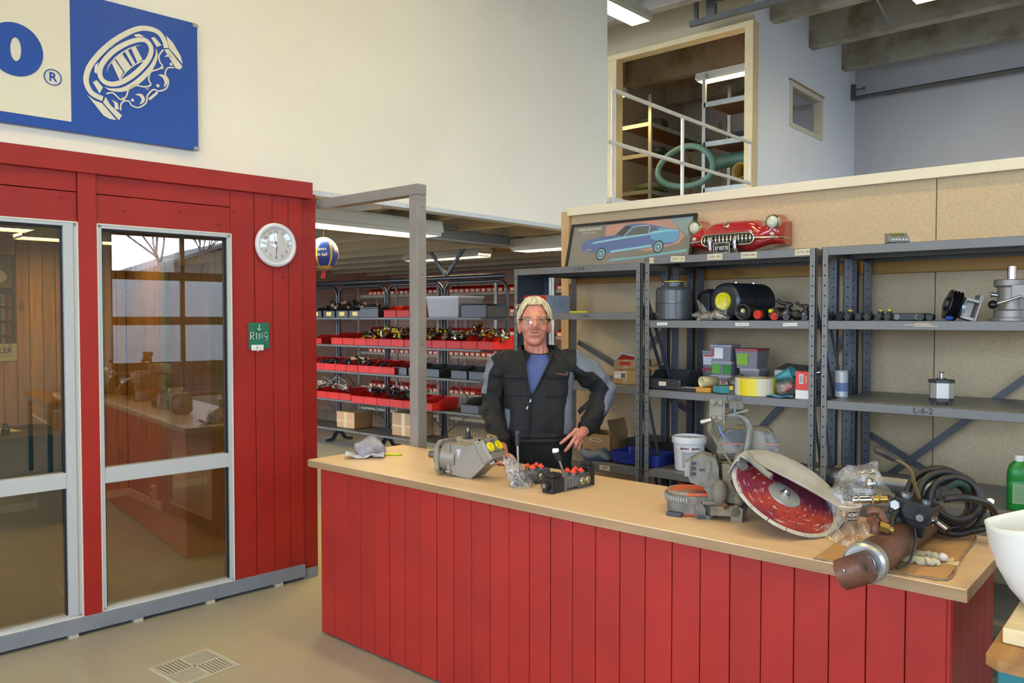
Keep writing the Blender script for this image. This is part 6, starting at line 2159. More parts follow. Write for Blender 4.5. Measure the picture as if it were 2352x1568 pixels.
BAGC = film('crinkle_film', .20, .16, 34, (.93, .95, .98), .9)
m = MB()


def crk(u, v):
    a = 2 * pi * u
    w = 1 - .62 * v
    x = -.062 - .012 * v + .052 * w * cos(a) + .02
    y = .052 * w * sin(a)
    z = .002 + .125 * v
    k = .007 * sin(5 * a + 9 * v) + .005 * sin(9 * a - 14 * v)
    return (x + .0 + k * cos(a) + .055 * (1 - v), y + k * sin(a), z + .010 * sin(3 * a) * v)


m.grid(crk, 44, 18)
m.build('film', BAGC, t)

# --- saw air filter cover (orange and grey)
t = thing('filter_cover', 'dusty orange and grey rounded cover lying left of the saw on the counter', 'cover', (-1.475, 2.725, ZC), radians(27))
DUST = mat('dusty_grey', '#7d7972', .8, var=(18, .25), col2='#5f5c56', bump=(70, .2))
ORD_ = mat('dusty_orange', '#c9572c', .7, var=(9, .5), col2='#8a7d70', vlo=.42, vhi=.5)
dsh = arc(0, 0, .082, pi * .62, pi * 1.38, 10) + [(.02, -.080), (.082, -.068), (.088, -.05), (.088, .05), (.082, .068), (.02, .080)]
MB().prism(dsh, .012, .050).build('cover_base', DUST, t, bevel=.006)
MB().prism([(x * 1.10, y * 1.08) for x, y in dsh], .0505, .078).build('cover_rim', DUST, t, bevel=.004)
MB().prism([(x * .99, y * .99) for x, y in dsh], .0785, .090).build('orange_top', ORD_, t, bevel=.009, seg=3)
MB().prism([(x * .9, y * .9) for x, y in dsh], .003, .0125).build('orange_base', ORD_, t, bevel=.002)
gl_ = MB()
for k in range(16):
    a = pi * (.95 + .035 * k)
    gl_.box(-.003, -.003, .058, .003, .003, .072, 0, T(.0905 * cos(a), .0885 * sin(a), 0) @ RZ(a))
gl_.build('grip_teeth', mat('tooth_light', '#9a9790', .6), t)['kind'] = 'stuff'
for x, y, r in ((-.05, -.075, -.4), (.06, -.088, .2)):
    MB().box(-.03, -.012, 0, .03, .012, .016).build('rubber_foot', mat('dusty_black', '#3e434a', .7), t, bevel=.004).matrix_basis = T(x, y, .0) @ RZ(r)

# --- cut-off saw
SO = Vector((-1.347, 2.712, ZC))
SH = radians(26.5)
saw = thing('cutoff_saw', 'dusty concrete cut-off saw with a red diamond blade standing on the counter', 'saw', SO, SH)
DUST2 = mat('dusty_tan', '#857c69', .85, var=(14, .3), col2='#5f584b', bump=(60, .3))
DUSTL = mat('dusty_pale', '#938f86', .75, var=(12, .2), col2='#77736a', bump=(60, .15))
DUSTD = mat('dusty_dark', '#4a4e55', .45, var=(11, .6), col2='#8a857b', vlo=.42, vhi=.56)
XZ = basis((0, 0, 0), (1, 0, 0), (0, 0, 1), (0, -1, 0))     # prism in x,z; height runs towards the viewer


def xz(name, poly, y0, y1, m, bevel=0.0, seg=2):
    return MB().prism(poly, -y1, -y0, 0, XZ).build(name, m, saw, bevel=bevel, seg=seg)


# engine and cover
xz('engine_block', [(.0, .155), (.21, .165), (.212, .225), (.0, .225)], .10, .24, DUSTL, .008)
xz('top_cover', [(-.008, .226), (.214, .235), (.216, .275), (.200, .305), (.165, .316), (.04, .318), (.008, .300), (-.006, .268)], .085, .255, DUSTD, .022, 4)
xz('cover_stripe', [(-.0075, .262), (.2160, .266), (.2160, .271), (-.0065, .267)], .083, .257, mat('stripe_orange', '#c8523a', .5, var=(9, .4), col2='#8a7a70'))
for k in range(4):
    xz('cooling_fin', [(-.002, .168 + k * .013), (.075, .170 + k * .013), (.075, .176 + k * .013), (-.002, .174 + k * .013)], .075, .10, DUST2)
xz('vent_panel', [(.11, .195), (.175, .200), (.172, .224), (.11, .222)], .075, .10, mat('vent_orange', '#b5543c', .6, var=(12, .5), col2='#8a7a70'), .003)
for k in range(2):
    for j in range(2):
        xz('vent_slot', [(.128 + k * .018, .202 + j * .010), (.142 + k * .018, .203 + j * .010), (.141 + k * .018, .209 + j * .010), (.127 + k * .018, .208 + j * .010)], .0735, .0755, HOLE)
MB().tube([(.150, .11, .218), (.18, .09, .212), (.222, .085, .198)], [.012, .014, .010], 10).build('rear_handle', DUSTD, saw)
# front handle
MB().tube(smooth_path([(.03, .06, .372), (.068, .06, .376), (.095, .06, .360), (.109, .06, .327), (.107, .06, .286), (.096, .06, .230), (.084, .06, .165)], 5), .0145, 14).build('front_handle', mat('handle_tube', '#74716a', .35, .3, var=(10, .25)), saw)
# bracket, knob and rods at the top
MB().prism(rrect(-.035, .354, .0155, .438, .006), -.036, -.028, 0, XZ).build('bracket_plate', DUSTL, saw, bevel=.001)
xz('bracket_side', [(.014, .345), (.019, .345), (.019, .432), (.014, .432)], .02, .07, DUSTL)
for x, z in ((-.022, .424), (.004, .424), (-.020, .370), (.004, .368)):
    MB().lathe([(.0105, 0), (.0105, .004), (.007, .009), (0, .010)], 14, 0, pmat((0, -1, 0), (0, 0, 1), (x, .028, z))).build('bracket_bolt', DUSTL, saw)
for z in (.424, .366):
    MB().cyl((.016, .045, z), (.036, .045, z), .004, n=8).build('bolt_end', DUSTL, saw)
kp = [((.030 + .0025 * (1 if i % 4 < 2 else -1)) * cos(2 * pi * i / 32), (.030 + .0025 * (1 if i % 4 < 2 else -1)) * sin(2 * pi * i / 32)) for i in range(32)]
MB().prism(kp, .403, .428, 0, T(.057, .06, 0)).build('clamp_knob', mat('knob_grey', '#6f6b66', .7), saw, bevel=.004)
MB().cyl((.057, .06, .380), (.057, .06, .404), .009, n=10).build('knob_stem', mat('bolt_bluish', '#6f7f98', .35, .6), saw)
MB().box(-.045, -.022, -.003, .045, .022, .003).build('clamp_washer', DUSTL, saw, bevel=.002).matrix_basis = T(.060, .06, .386) @ RY(radians(-15))
MB().box(-.04, -.012, -.006, .03, .012, .006).build('clamp_jaw', DUST2, saw, bevel=.003).matrix_basis = T(.045, .06, .368) @ RY(radians(-6))
MB().cyl((-.066, .02, .351), (-.028, .02, .362), .009, n=14).build('chrome_stub', CHROME, saw)
MB().tube([(-.030, .03, .356), (-.034, .03, .325), (-.024, .03, .305), (-.006, .03, .285)], .011, 8).build('bracket_arm', DUST2, saw)
MB().tube(smooth_path([(.0, .03, .340), (.006, .03, .315), (.02, .03, .295)], 4), .006, 8).build('blue_hose', mat('hose_blue', '#5b6f96', .4), saw)
MB().cyl((-.040, .015, .325), (.046, -.01, .204), .0048, n=8).build('strut_rod', DUST2, saw)
MB().cyl((-.028, .02, .308), (-.022, .02, .225), .002, n=6).build('cable', BLACKP, saw)
# air box (left) with square holes
xz('air_box', [(-.100, .133), (-.108, .150), (-.104, .212), (-.062, .240), (-.012, .226), (.000, .19), (.000, .14), (-.030, .124), (-.060, .121)], -.03, .06, DUST, .006)
MB().prism([(-.103, .158), (-.100, .215), (-.118, .210), (-.122, .160)], -.02, .05, 0, XZ).build('air_box_edge', DUSTL, saw, bevel=.003)
for x, z, w, h in ((-.088, .205, .016, .011), (-.088, .186, .014, .014), (-.088, .166, .016, .011), (-.060, .182, .020, .010)):
    xz('air_hole', [(x - w / 2, z - h / 2), (x + w / 2, z - h / 2 + .001), (x + w / 2, z + h / 2 + .001), (x - w / 2, z + h / 2)], -.0315, -.0295, mat('hole_blue_dark', '#353c4c', .6))
xz('air_box_rib', [(-.045, .222), (-.030, .217), (-.028, .19), (-.04, .150), (-.048, .15)], -.036, -.028, DUST, .002)
xz('lower_shell', [(-.058, .122), (-.03, .125), (.004, .16), (.010, .09), (-.012, .06), (-.026, .05), (-.040, .052), (-.036, .09), (-.048, .105)], -.02, .08, DUST, .006)
# muffler and centre column
MB().ball((.004, -.028, .103), (.030, .030, .046), 20, 14).build('muffler', mat('dusty_brown_grey', '#7a7468', .7, var=(10, .2)), saw)
xz('centre_column', [(.012, .062), (.062, .062), (.066, .10), (.044, .14), (.040, .205), (.010, .205), (.014, .15), (-.008, .12)], -.015, .05, DUST2, .010, 3)
MB().cyl((.012, -.03, .070), (.028, -.055, .055), .009, .010, n=12).build('exhaust_stub', mat('rusty_stub', '#6a4a30', .7), saw)
MB().ball((.072, -.01, .085), (.024, .03, .034), 14, 10).build('crank_housing', DUST2, saw)
# base
xz('base_bar', [(-.030, .020), (.070, .020), (.078, .036), (.070, .058), (-.028, .054)], -.045, .02, DUST2, .008, 3)
xz('base_foot', [(-.082, .000), (-.030, .000), (-.030, .012), (-.046, .016), (-.046, .040), (-.066, .064), (-.080, .05)], -.03, .05, DUST, .005)
xz('base_foot', [(.044, .000), (.082, .000), (.086, .05), (.060, .062), (.044, .04)], -.045, .0, DUST2, .008)
MB().tube([(-.055, -.02, .058), (-.02, -.03, .062), (.03, -.03, .060)], .009, 8).build('ribbed_hose', DUST2, saw)
xz('rear_base', [(-.05, .0), (.10, .0), (.12, .06), (.10, .16), (-.02, .16)], .085, .22, DUST, .012)
# blade and guard: a disc leaning like a ramp
BC = Vector((.224, -.075, .113))
bn = Vector((.40, -.38, .83)).normalized()
bl_a = Vector((.87, .0, -.49))
bl_a = (bl_a - bn * bl_a.dot(bn)).normalized()               # long axis, down to the right
bl_b = bn.cross(bl_a)                                        # up and away to the right
BLM = basis(BC, bl_a, bl_b, bn)
RB = 0.195


def blade_mat():
    """worn red paint, purple partly a painted-in reflection, with pale concentric scratches"""
    m = bpy.data.materials.new('blade_paint')
    m.use_nodes = True
    N, L = m.node_tree.nodes, m.node_tree.links
    p = N['Principled BSDF']
    tc = N.new('ShaderNodeTexCoord')
    big = N.new('ShaderNodeTexNoise')
    big.inputs['Scale'].default_value = 5.5
    big.inputs['Detail'].default_value = 2
    L.new(tc.outputs['Object'], big.inputs[0])
    r = N.new('ShaderNodeValToRGB')
    r.color_ramp.elements[0].position = .40
    r.color_ramp.elements[0].color = (*lin('#6e2842'), 1)  # purple end of the ramp, partly the surroundings mirrored in the disc
    r.color_ramp.elements[1].position = .58
    r.color_ramp.elements[1].color = (*lin('#9c3630'), 1)
    L.new(big.outputs['Fac'], r.inputs[0])
    # polar coordinates, so that the scratches run round the hub
    sp = N.new('ShaderNodeSeparateXYZ')
    L.new(tc.outputs['Object'], sp.inputs[0])
    at = N.new('ShaderNodeMath')
    at.operation = 'ARCTAN2'
    L.new(sp.outputs[1], at.inputs[0])
    L.new(sp.outputs[0], at.inputs[1])
    ln = N.new('ShaderNodeVectorMath')
    ln.operation = 'LENGTH'
    L.new(tc.outputs['Object'], ln.inputs[0])
    k1 = N.new('ShaderNodeMath')
    k1.operation = 'MULTIPLY'
    k1.inputs[1].default_value = 1.6
    L.new(at.outputs[0], k1.inputs[0])
    k2 = N.new('ShaderNodeMath')
    k2.operation = 'MULTIPLY'
    k2.inputs[1].default_value = 55.0
    L.new(ln.outputs['Value'], k2.inputs[0])
    cb = N.new('ShaderNodeCombineXYZ')
    L.new(k1.outputs[0], cb.inputs[0])
    L.new(k2.outputs[0], cb.inputs[1])
    sc = N.new('ShaderNodeTexNoise')
    sc.inputs['Scale'].default_value = 1.5
    sc.inputs['Detail'].default_value = 9
    sc.inputs['Roughness'].default_value = .7
    L.new(cb.outputs[0], sc.inputs[0])
    r2 = N.new('ShaderNodeValToRGB')
    r2.color_ramp.elements[0].position = .57
    r2.color_ramp.elements[0].color = (0, 0, 0, 1)
    r2.color_ramp.elements[1].position = .64
    r2.color_ramp.elements[1].color = (1, 1, 1, 1)
    L.new(sc.outputs['Fac'], r2.inputs[0])
    mx = N.new('ShaderNodeMix')
    mx.data_type = 'RGBA'
    L.new(r2.outputs[0], mx.inputs[0])
    L.new(r.outputs[0], mx.inputs[6])
    mx.inputs[7].default_value = (*lin('#c2b4b4'), 1)
    L.new(mx.outputs[2], p.inputs['Base Color'])
    p.inputs['Roughness'].default_value = .32
    return m


BLADE = blade_mat()
b = MB()
N_ = 72
seg_ = []
for i in range(N_):
    a0 = 2 * pi * i / N_
    a1 = 2 * pi * (i + 1) / N_
    R0, R1 = .058, RB * .93
    for z, rev in ((.0016, False), (-.0016, True)):
        P_ = [(R0 * cos(a0), R0 * sin(a0), z), (R1 * cos(a0), R1 * sin(a0), z), (R1 * cos(a1), R1 * sin(a1), z), (R0 * cos(a1), R0 * sin(a1), z)]
        b.add(P_, [(0, 1, 2, 3) if not rev else (3, 2, 1, 0)], 0)
o = b.build('blade_disc', BLADE, saw)
o.matrix_basis = BLM
RIM = mat('blade_rim', '#c9c7c2', .45, .2, var=(30, .15))
for i in range(18):
    a0 = 2 * pi * i / 18 + .009
    a1 = 2 * pi * (i + 1) / 18 - .009
    pl = arc(0, 0, RB, a0, a1, 4) + list(reversed(arc(0, 0, RB * .925, a0, a1, 4)))
    o = MB().prism(pl, -.0021, .0021).build('blade_segment', RIM, saw)
    o.matrix_basis = BLM
o = MB().lathe([(0, .007), (.012, .007), (.058, .005), (.060, .0), (.058, -.005), (0, -.005)], 32).build('hub_flange', mat('flange_grey', '#9fa2a4', .35, .4), saw)
o.matrix_basis = BLM
o = MB().lathe([(.018, .0065), (.018, .011), (.012, .012), (.012, .020), (.009, .028), (0, .029)], 20).build('hub_bolt', STEELP, saw)
o.matrix_basis = BLM
hl_ = MB()
for i in range(16):
    a = pi + .35 + i * .15
    r_ = .105 + .018 * (i % 3)
    hl_.cyl((r_ * cos(a), r_ * sin(a), .0016), (r_ * cos(a), r_ * sin(a), .0024), .0026, n=8)
o = hl_.build('blade_holes', HOLE, saw)
o['kind'] = 'stuff'
o.matrix_basis = BLM
# guard: half drum shell over the upper right half of the disc
GM = mat('guard_dusty', '#aeaeab', .5, .15, var=(7, .18), col2='#989489', bump=(30, .1))
g = MB()
RG = RB + .008
hh = .056
A0, A1 = radians(-7), radians(186)


def gshell(u, v):
    a = A0 + (A1 - A0) * u
    sm_ = 1.0
    if v < .35:       # rim wall from behind the disc up to the shoulder
        s = v / .35
        return (RG * cos(a), RG * sin(a), -.018 + (hh - .004) * s)
    s = (v - .35) / .65
    # roof slopes inward, ends on a wavy lip near the hub chord
    inner = .030 + .012 * sin(pi * u) if abs(sin(a)) > .0 else 0
    ex_, ey_ = RG * cos(a), RG * sin(a)
    # straight lip: point on the chord b = lipb at the same a-coordinate scaled
    lipb = .014
    lx = ex_ * (1 - .05)
    ly = min(ey_, lipb + .02 * (1 - (ex_ / RG) ** 2))
    k = s ** 1.0
    z = hh - .022 + .022 * sin(pi * .5 * min(1, s * 1.6)) - .006 * s
    return (ex_ + (lx - ex_) * k, ey_ + (ly - ey_) * k, z)


g.grid(gshell, 60, 18)
o = g.build('blade_guard', GM, saw, thick=.004)
o.matrix_basis = BLM
o = MB().tube([(RG * .95 * cos(pi - k * pi / 40) , .016 + .02 * (1 - (cos(pi - k * pi / 40) * .95) ** 2), hh - .006) for k in range(41)], .0042, 8).build('guard_lip', GM, saw)
o.matrix_basis = BLM
MB().prism([(.036, .150), (.042, .193), (.060, .250), (.072, .252), (.090, .232), (.104, .205), (.086, .190), (.066, .172)], .025, .055, 0, XZ).build('guard_arm', DUST, saw, bevel=.006)
for x, z in ((.066, .214), (.056, .190)):
    MB().lathe([(.008, 0), (.008, .003), (.003, .004), (0, .001)], 14, 0, pmat((0, -1, 0), (0, 0, 1), (x, -.055, z))).build('arm_bolt', mat('arm_bolt_grey', '#8a877e', .5), saw)
MB().tube(smooth_path([(.088, -.045, .250), (.108, -.062, .236), (.135, -.080, .214), (.160, -.100, .196), (.178, -.112, .186)], 5), [.016] * 6 + [.011] * 15, 10).build('water_pipe', DUSTL, saw)

# --- paper cup
t = thing('paper_cup', 'beige paper cup with a dark printed square beside the saw guard', 'cup', (-.938, 2.868, ZC), radians(21))
t.scale = (1.16, 1.16, 1.04)
CUPM = mat('cup_paper', '#b9a68a', .55)
MB().lathe([(0, .004), (.027, .004), (.028, 0), (.0285, .004), (.0395, .082)], 32).build('cup_body', CUPM, t)
MB().lathe([(.0395, .081), (.042, .082), (.042, .085), (.039, .086), (.0375, .083), (.028, .01), (0, .01)], 32).build('cup_rim', mat('cup_rim', '#d8cfc0', .5), t)


def onc(a, z, off=.0006):
    r = .0285 + (.0395 - .0285) * (z - .004) / .078 + off
    return basis((r * sin(a), -r * cos(a), z), (cos(a), sin(a), 0), Vector((sin(a) * .14, -cos(a) * .14, 1)).normalized(), Vector((sin(a), -cos(a), -.14)).normalized())


g = MB()
for k in range(8):
    a0, a1 = radians(2 + k * 6), radians(2 + (k + 1) * 6)
    f_ = lambda a, z: tuple(onc(a, z) @ Vector((0, 0, 0)))
    g.add([f_(a0, .036), f_(a1, .036), f_(a1, .068), f_(a0, .068)], [(0, 1, 2, 3)])
g.build('printed_square', mat('cup_print_dark', '#45423f', .5), t)
CWH = mat('cup_print_white', '#dedad2', .5)
for i, c in enumerate('LOVE'):
    text(c, .015, CWH, t, onc(radians(9 + i * 11), .0575, .0011), depth=.0002, bold=.0008)
for i, c in enumerate('nature'):
    text(c, .0105, CWH, t, onc(radians(6 + i * 8.2), .045, .0011), depth=.0002, bold=.0005)
for i in range(4):
    text(('fair', 'roast', 'trade', 'pure')[i], .0055, mat('cup_brown', '#6a4a34', .5), t, onc(radians(-30), .066 - i * .008), depth=.0002)
text('W', .018, MATS['cup_brown'], t, onc(radians(-22), .014), depth=.0002)
MB().box(-.003, -.003, 0, .003, .003, .0006).build('red_mark', REDL, t).matrix_basis = onc(radians(50), .026)

# --- cardboard sheet and big plastic bag
t = thing('cardboard_sheet', 'torn brown cardboard sheet under the hydraulic cylinder on the counter', 'cardboard', (-.73, 2.75, ZC))
CBD = mat('corrugated', '#b78e61', .8, var=(5, .12), bump=(80, .1))
ed = [(-.165, -.309), (-.08, -.297), (.0, -.296), (.10, -.285), (.192, -.264), (.185, -.12), (.178, -.02), (.17, .12), (.166, .24), (.155, .305), (-.02, .30), (-.20, .25), (-.175, .0)]
MB().prism(ed, .0005, .0055).build('sheet', CBD, t)
MB().tube([(p[0], p[1] + (.003 if i % 2 else -.002), .0035) for i, p in enumerate(smooth_path([(a, b, 0) for a, b in ed[:10]], 5))], .0034, 6).build('torn_edge', mat('torn_card', '#8f7a60', .9, var=(60, .35)), t)
for x, y in ((.17, -.10), (.150, -.07)):
    MB().grid(lambda u, v: (x - .018 + .036 * u, y - .010 + .02 * v, .0058 + .008 * u * v), 4, 4).build('card_scrap', mat('card_scrap', '#cdb892', .8), t, thick=.001)
t = thing('plastic_bag', 'large crumpled clear plastic bag beside the paper cup and the hydraulic cylinder', 'bag', (-.90, 2.85, ZC), radians(20))
BAGL = film('clear_crumple', .19, .07, 15, strength=.7)
m = MB()


def bagup(u, v):
    a = 2 * pi * u
    w = .100 - .015 * v - .050 * v ** 3
    k = .009 * sin(3 * a + 5 * v) + .006 * sin(5 * a - 8 * v) + .003 * sin(9 * a + 15 * v)
    r = w + k
    top = .030 * max(0, cos(a - 1.2)) * v ** 3
    return (r * cos(a) * 1.15 - .01 + .035 * v, .07 + r * sin(a) * .75, .006 + .20 * v ** 1.05 + .014 * cos(2 * a) * v + top)


m.grid(bagup, 60, 28)
m.add([bagup(i / 30, 1.0) for i in range(30)], [tuple(range(30))], 0, True)
m.build('film', BAGL, t)
m = MB()


def baglow(u, v):
    a = 2 * pi * u
    r = .5 + .5 * v
    k = .018 * sin(11 * u * 3 + 7 * v) + .012 * sin(23 * u + 12 * v)
    x = -.105 + .24 * u
    y = -.20 + .12 * v - .05 * u
    return (x, y + .01 * sin(14 * u), .006 + (.040 + k) * sin(pi * v) * (1 - .35 * abs(2 * u - 1)) + .025 * u * v + (.02 * (1 - u * 6) if u < .16 else 0))


m.grid(baglow, 46, 18)
m.build('film_fold', BAGL, t)

# --- hydraulic cylinder with valve and hoses
t = thing('hydraulic_cylinder', 'rusty brown hydraulic cylinder with a valve block, overhanging the counter front', 'hydraulic cylinder', (-.700, 2.30, ZC + .006))
RUST = mat('rusty_brown', '#6f4838', .45, .25, var=(9, .35), col2='#452c26', bump=(40, .15))
RUSTD = mat('rusty_dark', '#4a3129', .5, .2, var=(10, .4), col2='#2a2422')
zc = .056
MB().cyl((0, .02, zc), (0, .70, zc), .0505, n=36).build('barrel', RUST, t)
MB().lathe([(.031, -.004), (.033, .0), (.050, .0), (.0575, .006), (.0585, .012), (.0585, .026), (.0565, .028), (.0565, .040), (.050, .044)], 44, 0, pmat((0, 1, 0), (0, 0, 1), (0, -.022, zc))).build('gland_ring', mat('machined_steel', '#b4b5b6', .36, .9, var=(18, .08)), t)
MB().lathe([(.0, .001), (.033, .001)], 32, 0, pmat((0, -1, 0), (0, 0, 1), (0, -.020, zc))).build('bore', HOLE, t)
MB().cyl((0, -.02, zc), (0, -.055, zc), .024, n=28).build('piston_rod', CHROME, t)
ep = arc(0, 0, .042, radians(190), radians(350), 22) + [(.040, .020), (.036, .050), (-.036, .050), (-.040, .020)]
o = MB().prism([(x, y) for x, y in ep], -.036, .036, smooth=True).build('rod_eye', RUST, t, bevel=.004)
o.matrix_basis = T(0, -.095, zc) @ RY(radians(62)) @ RZ(0)
o = MB().cyl((0, 0, .0362), (0, 0, .0366), .012, n=16).build('eye_hole', RUSTD, t)
o.matrix_basis = T(0, -.100, zc) @ RY(radians(62))
MB().lathe([(.005, .0), (.005, .006), (.0, .008)], 10, 0, pmat((-.35, -.93, -.1), (0, 0, 1), (-.012, -.134, zc + .008))).build('grease_nipple', CHROME, t)
MB().box(-.050, .0, .02, -.030, .05, .09).build('barrel_lug', RUSTD, t, bevel=.006)
# port elbows and fittings
MB().tube(smooth_path([(-.018, .14, .10), (-.018, .14, .125), (-.026, .155, .132), (-.04, .175, .134)], 4), .0135, 12).build('port_elbow', RUST, t)
BRS = mat('brass_fitting', '#9c8444', .35, .85)
MB().cyl((-.010, .146, .128), (.012, .160, .120), .0155, n=6, smooth=False).cyl((-.018, .14, .092), (-.018, .14, .106), .0165, n=6, smooth=False).cyl((.010, .158, .121), (.022, .166, .116), .011, n=14).build('brass_union', BRS, t)
MB().tube(smooth_path([(-.05, .19, .152), (-.035, .19, .160), (-.02, .20, .150), (-.004, .19, .125)], 4), .013, 12).build('brown_elbow', RUST, t)
BLV = mat('valve_block_black', '#1d1d1e', .35, .2, var=(14, .3))
VM = T(.035, .345, .150) @ RZ(radians(-6)) @ RY(radians(10))
o = MB().box(-.062, -.032, -.030, .062, .032, .028).build('valve_block', BLV, t, bevel=.003)
o.matrix_basis = VM
o = MB().box(-.07, -.028, -.075, .05, .028, -.030).build('valve_bracket', BLV, t, bevel=.003)
o.matrix_basis = VM
for p, q, r in (((-.040, -.033, .006), (-.040, -.050, .006), .015), ((.035, -.033, -.010), (.035, -.046, -.010), .012)):
    o = MB().cyl(p, q, r, n=6, smooth=False).build('hex_union', STEELP, t)
    o.matrix_basis = VM
o = MB().cyl((-.03, 0, .028), (-.03, 0, .040), .016, n=16).cyl((.03, 0, .028), (.03, 0, .036), .014, n=6).build('valve_cap', mat('valve_cap_steel', '#8e9496', .3, .8), t)
o.matrix_basis = VM
# quick couplings pointing left
MB().lathe([(0, .0), (.010, 0), (.0125, .006), (.0125, .016), (.010, .018), (.010, .022), (.0135, .024), (.0135, .05), (.011, .055), (.014, .06), (.014, .075), (.010, .08), (.010, .1)], 20, 0, pmat((1, .28, .12), (0, 0, 1), (-.125, .275, .165)), ms=[0] * 9 + [1] * 4).build('quick_coupling', [CHROME, BRS], t)
MB().ball((-.080, .30, .218), .0165, 16, 10).build('ball_fitting', STEELP, t)
MB().cyl((-.075, .302, .212), (-.020, .325, .180), .012, n=6, smooth=False).build('hex_fitting', STEELP, t)
MB().cyl((.09, .34, .125), (.135, .32, .105), .012, n=14).cyl((.075, .345, .13), (.095, .338, .122), .016, n=6, smooth=False).build('quick_coupling', CHROME, t)
# lever
MB().tube(smooth_path([(.045, .36, .180), (.035, .345, .225), (.028, .335, .262), (.012, .325, .285), (-.014, .31, .300)], 5), .0058, 10).build('lever', mat('lever_brassy', '#6d5a3a', .4, .5), t)
MB().tube([(-.012, .31, .298), (-.03, .30, .312), (-.058, .285, .330), (-.062, .283, .333)], [.008, .012, .0135, .009], 12).build('lever_grip', mat('grip_brown', '#2c2522', .45), t)
MB().tube(smooth_path([(-.005, .312, .145), (-.010, .285, .115), (.000, .26, .080), (.018, .25, .060), (.04, .27, .070)], 5), .0095, 10).build('short_hose', HOSE, t)
MB().tube(smooth_path([(.05, .30, .1), (.062, .25, .06), (.058, .20, .02), (.04, .15, .012)], 5), .004, 8).build('thin_cable', BLACKP, t)

hc = thing('hose_coil', 'coil of black hydraulic hose bound with a green cord behind the cylinder', 'hose', (-.645, 2.985, ZC + .006))
ax = Vector((.62, -.70, .28)).normalized()
u_ = Vector((0, 0, 1))
u_ = (u_ - ax * u_.dot(ax)).normalized()
w_ = ax.cross(u_)
pts = []
K = 28
for i in range(6 * K + 1):
    a = 2 * pi * i / K
    k = i / K
    R_ = .088 + .020 * sin(a * .31 + .7) + .008 * sin(a * .83)
    pts.append(Vector((0, 0, .118)) + ax * (-.065 + .022 * k + .010 * sin(a * .6)) + u_ * R_ * sin(a) * .98 + w_ * R_ * cos(a) * 1.05)
zmin = min(p.z for p in pts)
pts = [p + Vector((0, 0, .0125 - zmin)) for p in pts]
MB().tube(pts, .0118, 10).build('hose', HOSE, hc)
GCORD = mat('green_cord', '#1d3a30', .9, bump=(200, .5))
MB().tube([p + Vector((0, 0, .004)) for p in smooth_path([ax * .10 + Vector((-.04, -.05, .150)), ax * .08 + Vector((.0, -.05, .175)), ax * .02 + Vector((.05, -.03, .17)), ax * -.04 + Vector((.08, .0, .15))], 6)], .010, 8).build('binding_cord', GCORD, hc)
MB().tube(smooth_path([(.04, -.24, .17), (.09, -.20, .175), (.135, -.12, .15), (.145, -.05, .10), (.12, .0, .05), (.05, -.02, .022)], 6), .0115, 10).build('hose_end', HOSE, hc)
MB().cyl((.115, .0, .115), (.128, -.02, .140), .011, n=6, smooth=False).cyl((.108, .01, .100), (.115, .0, .115), .009, n=12).build('end_coupling', CHROME, hc)
# --- used gloves
t = thing('work_gloves', 'crumpled off-white work gloves on the cardboard beside the cylinder', 'gloves', (-.640, 2.605, ZC + .006), radians(10))
GLV = mat('glove_latex', '#c9c3a8', .6, var=(20, .2), col2='#a8a68f')
m = MB()
for p, q, r in (((-.06, -.01, .010), (.02, -.03, .012), (.012, .013)), ((.02, -.03, .012), (.055, -.01, .010), (.014, .010)), ((-.03, .03, .012), (.02, .025, .016), (.012, .014)), ((.02, .025, .014), (.05, .035, .014), (.015, .016)), ((-.06, -.01, .008), (-.08, -.035, .006), (.010, .006))):
    p, q = Vector(p), Vector(q)
    k = [p.lerp(q, i / 6) + Vector((0, 0, .003 * sin(i * 2.1))) for i in range(7)]
    m.tube(k, [r[0] + (r[1] - r[0]) * i / 6 + .0025 * sin(i * 2.7) for i in range(7)], 10, flat=.8)
m.build('glove', GLV, t)
MB().ball((.062, .036, .014), (.014, .013, .013), 12, 8).build('glove_cuff', mat('glove_white', '#d6d2d6', .6), t)

# ================================================================== workbench, block and white bowl at the right edge
wb = thing('workbench', 'old wooden workbench with a teal frame at the right edge of the photo', 'workbench', (.25, 2.65, 0))
WBT = wood('bench_top', '#b1824c', '#80572e', 1, .5, 5.0, rand=0.0, spread=1.3)
o = MB().prism([(-.628, -.51), (-.60, -.538), (.75, -.56), (.75, .6), (-.628, .6)], .834, .858).build('bench_top', WBT, wb, bevel=.004)
TEALP = mat('teal_paint', '#1a6a72', .4, var=(6, .12))
MB().box(-.600, -.530, .770, .72, -.49, .833).build('front_rail', TEALP, wb, bevel=.004)
MB().box(-.600, -.489, .770, -.56, .57, .833).build('side_rail', TEALP, wb, bevel=.004)
for x, y in ((-.55, -.525), (-.55, .52), (.65, -.525), (.65, .52)):
    MB().box(x, y, 0, x + .045, y + .045, .769).build('leg', TEALP, wb, bevel=.004)
MB().box(-.52, -.49, .60, .70, .55, .625).build('lower_shelf', mat('pale_shelf', '#b5ad9a', .6), wb)
t = thing('timber_block', 'thick pale planed timber block on the workbench under the white bowl', 'block', (-.13, 2.45, .859))
PALE = wood('pale_pine', '#dcc9a0', '#cbb386', 0, .6, 6.0, rand=0.0)
MB().box(-.23, -.215, 0, .23, .20, .038).build('block_body', PALE, t, bevel=.003)
nb = MB()
for x, y in ((-.15, -.05), (-.13, -.09), (-.16, .0)):
    nb.cyl((x, y, .038), (x + .012, y, .0385), .006, n=8)
nb.build('pencil_marks', INK, t)['kind'] = 'stuff'
t = thing('plastic_bowl', 'large translucent white plastic drum bottom cut open, standing on the timber block', 'bowl', (-.232, 2.47, .898))
BOWL = mat('milky_plastic', '#e2e4e2', .3, sss=.25)
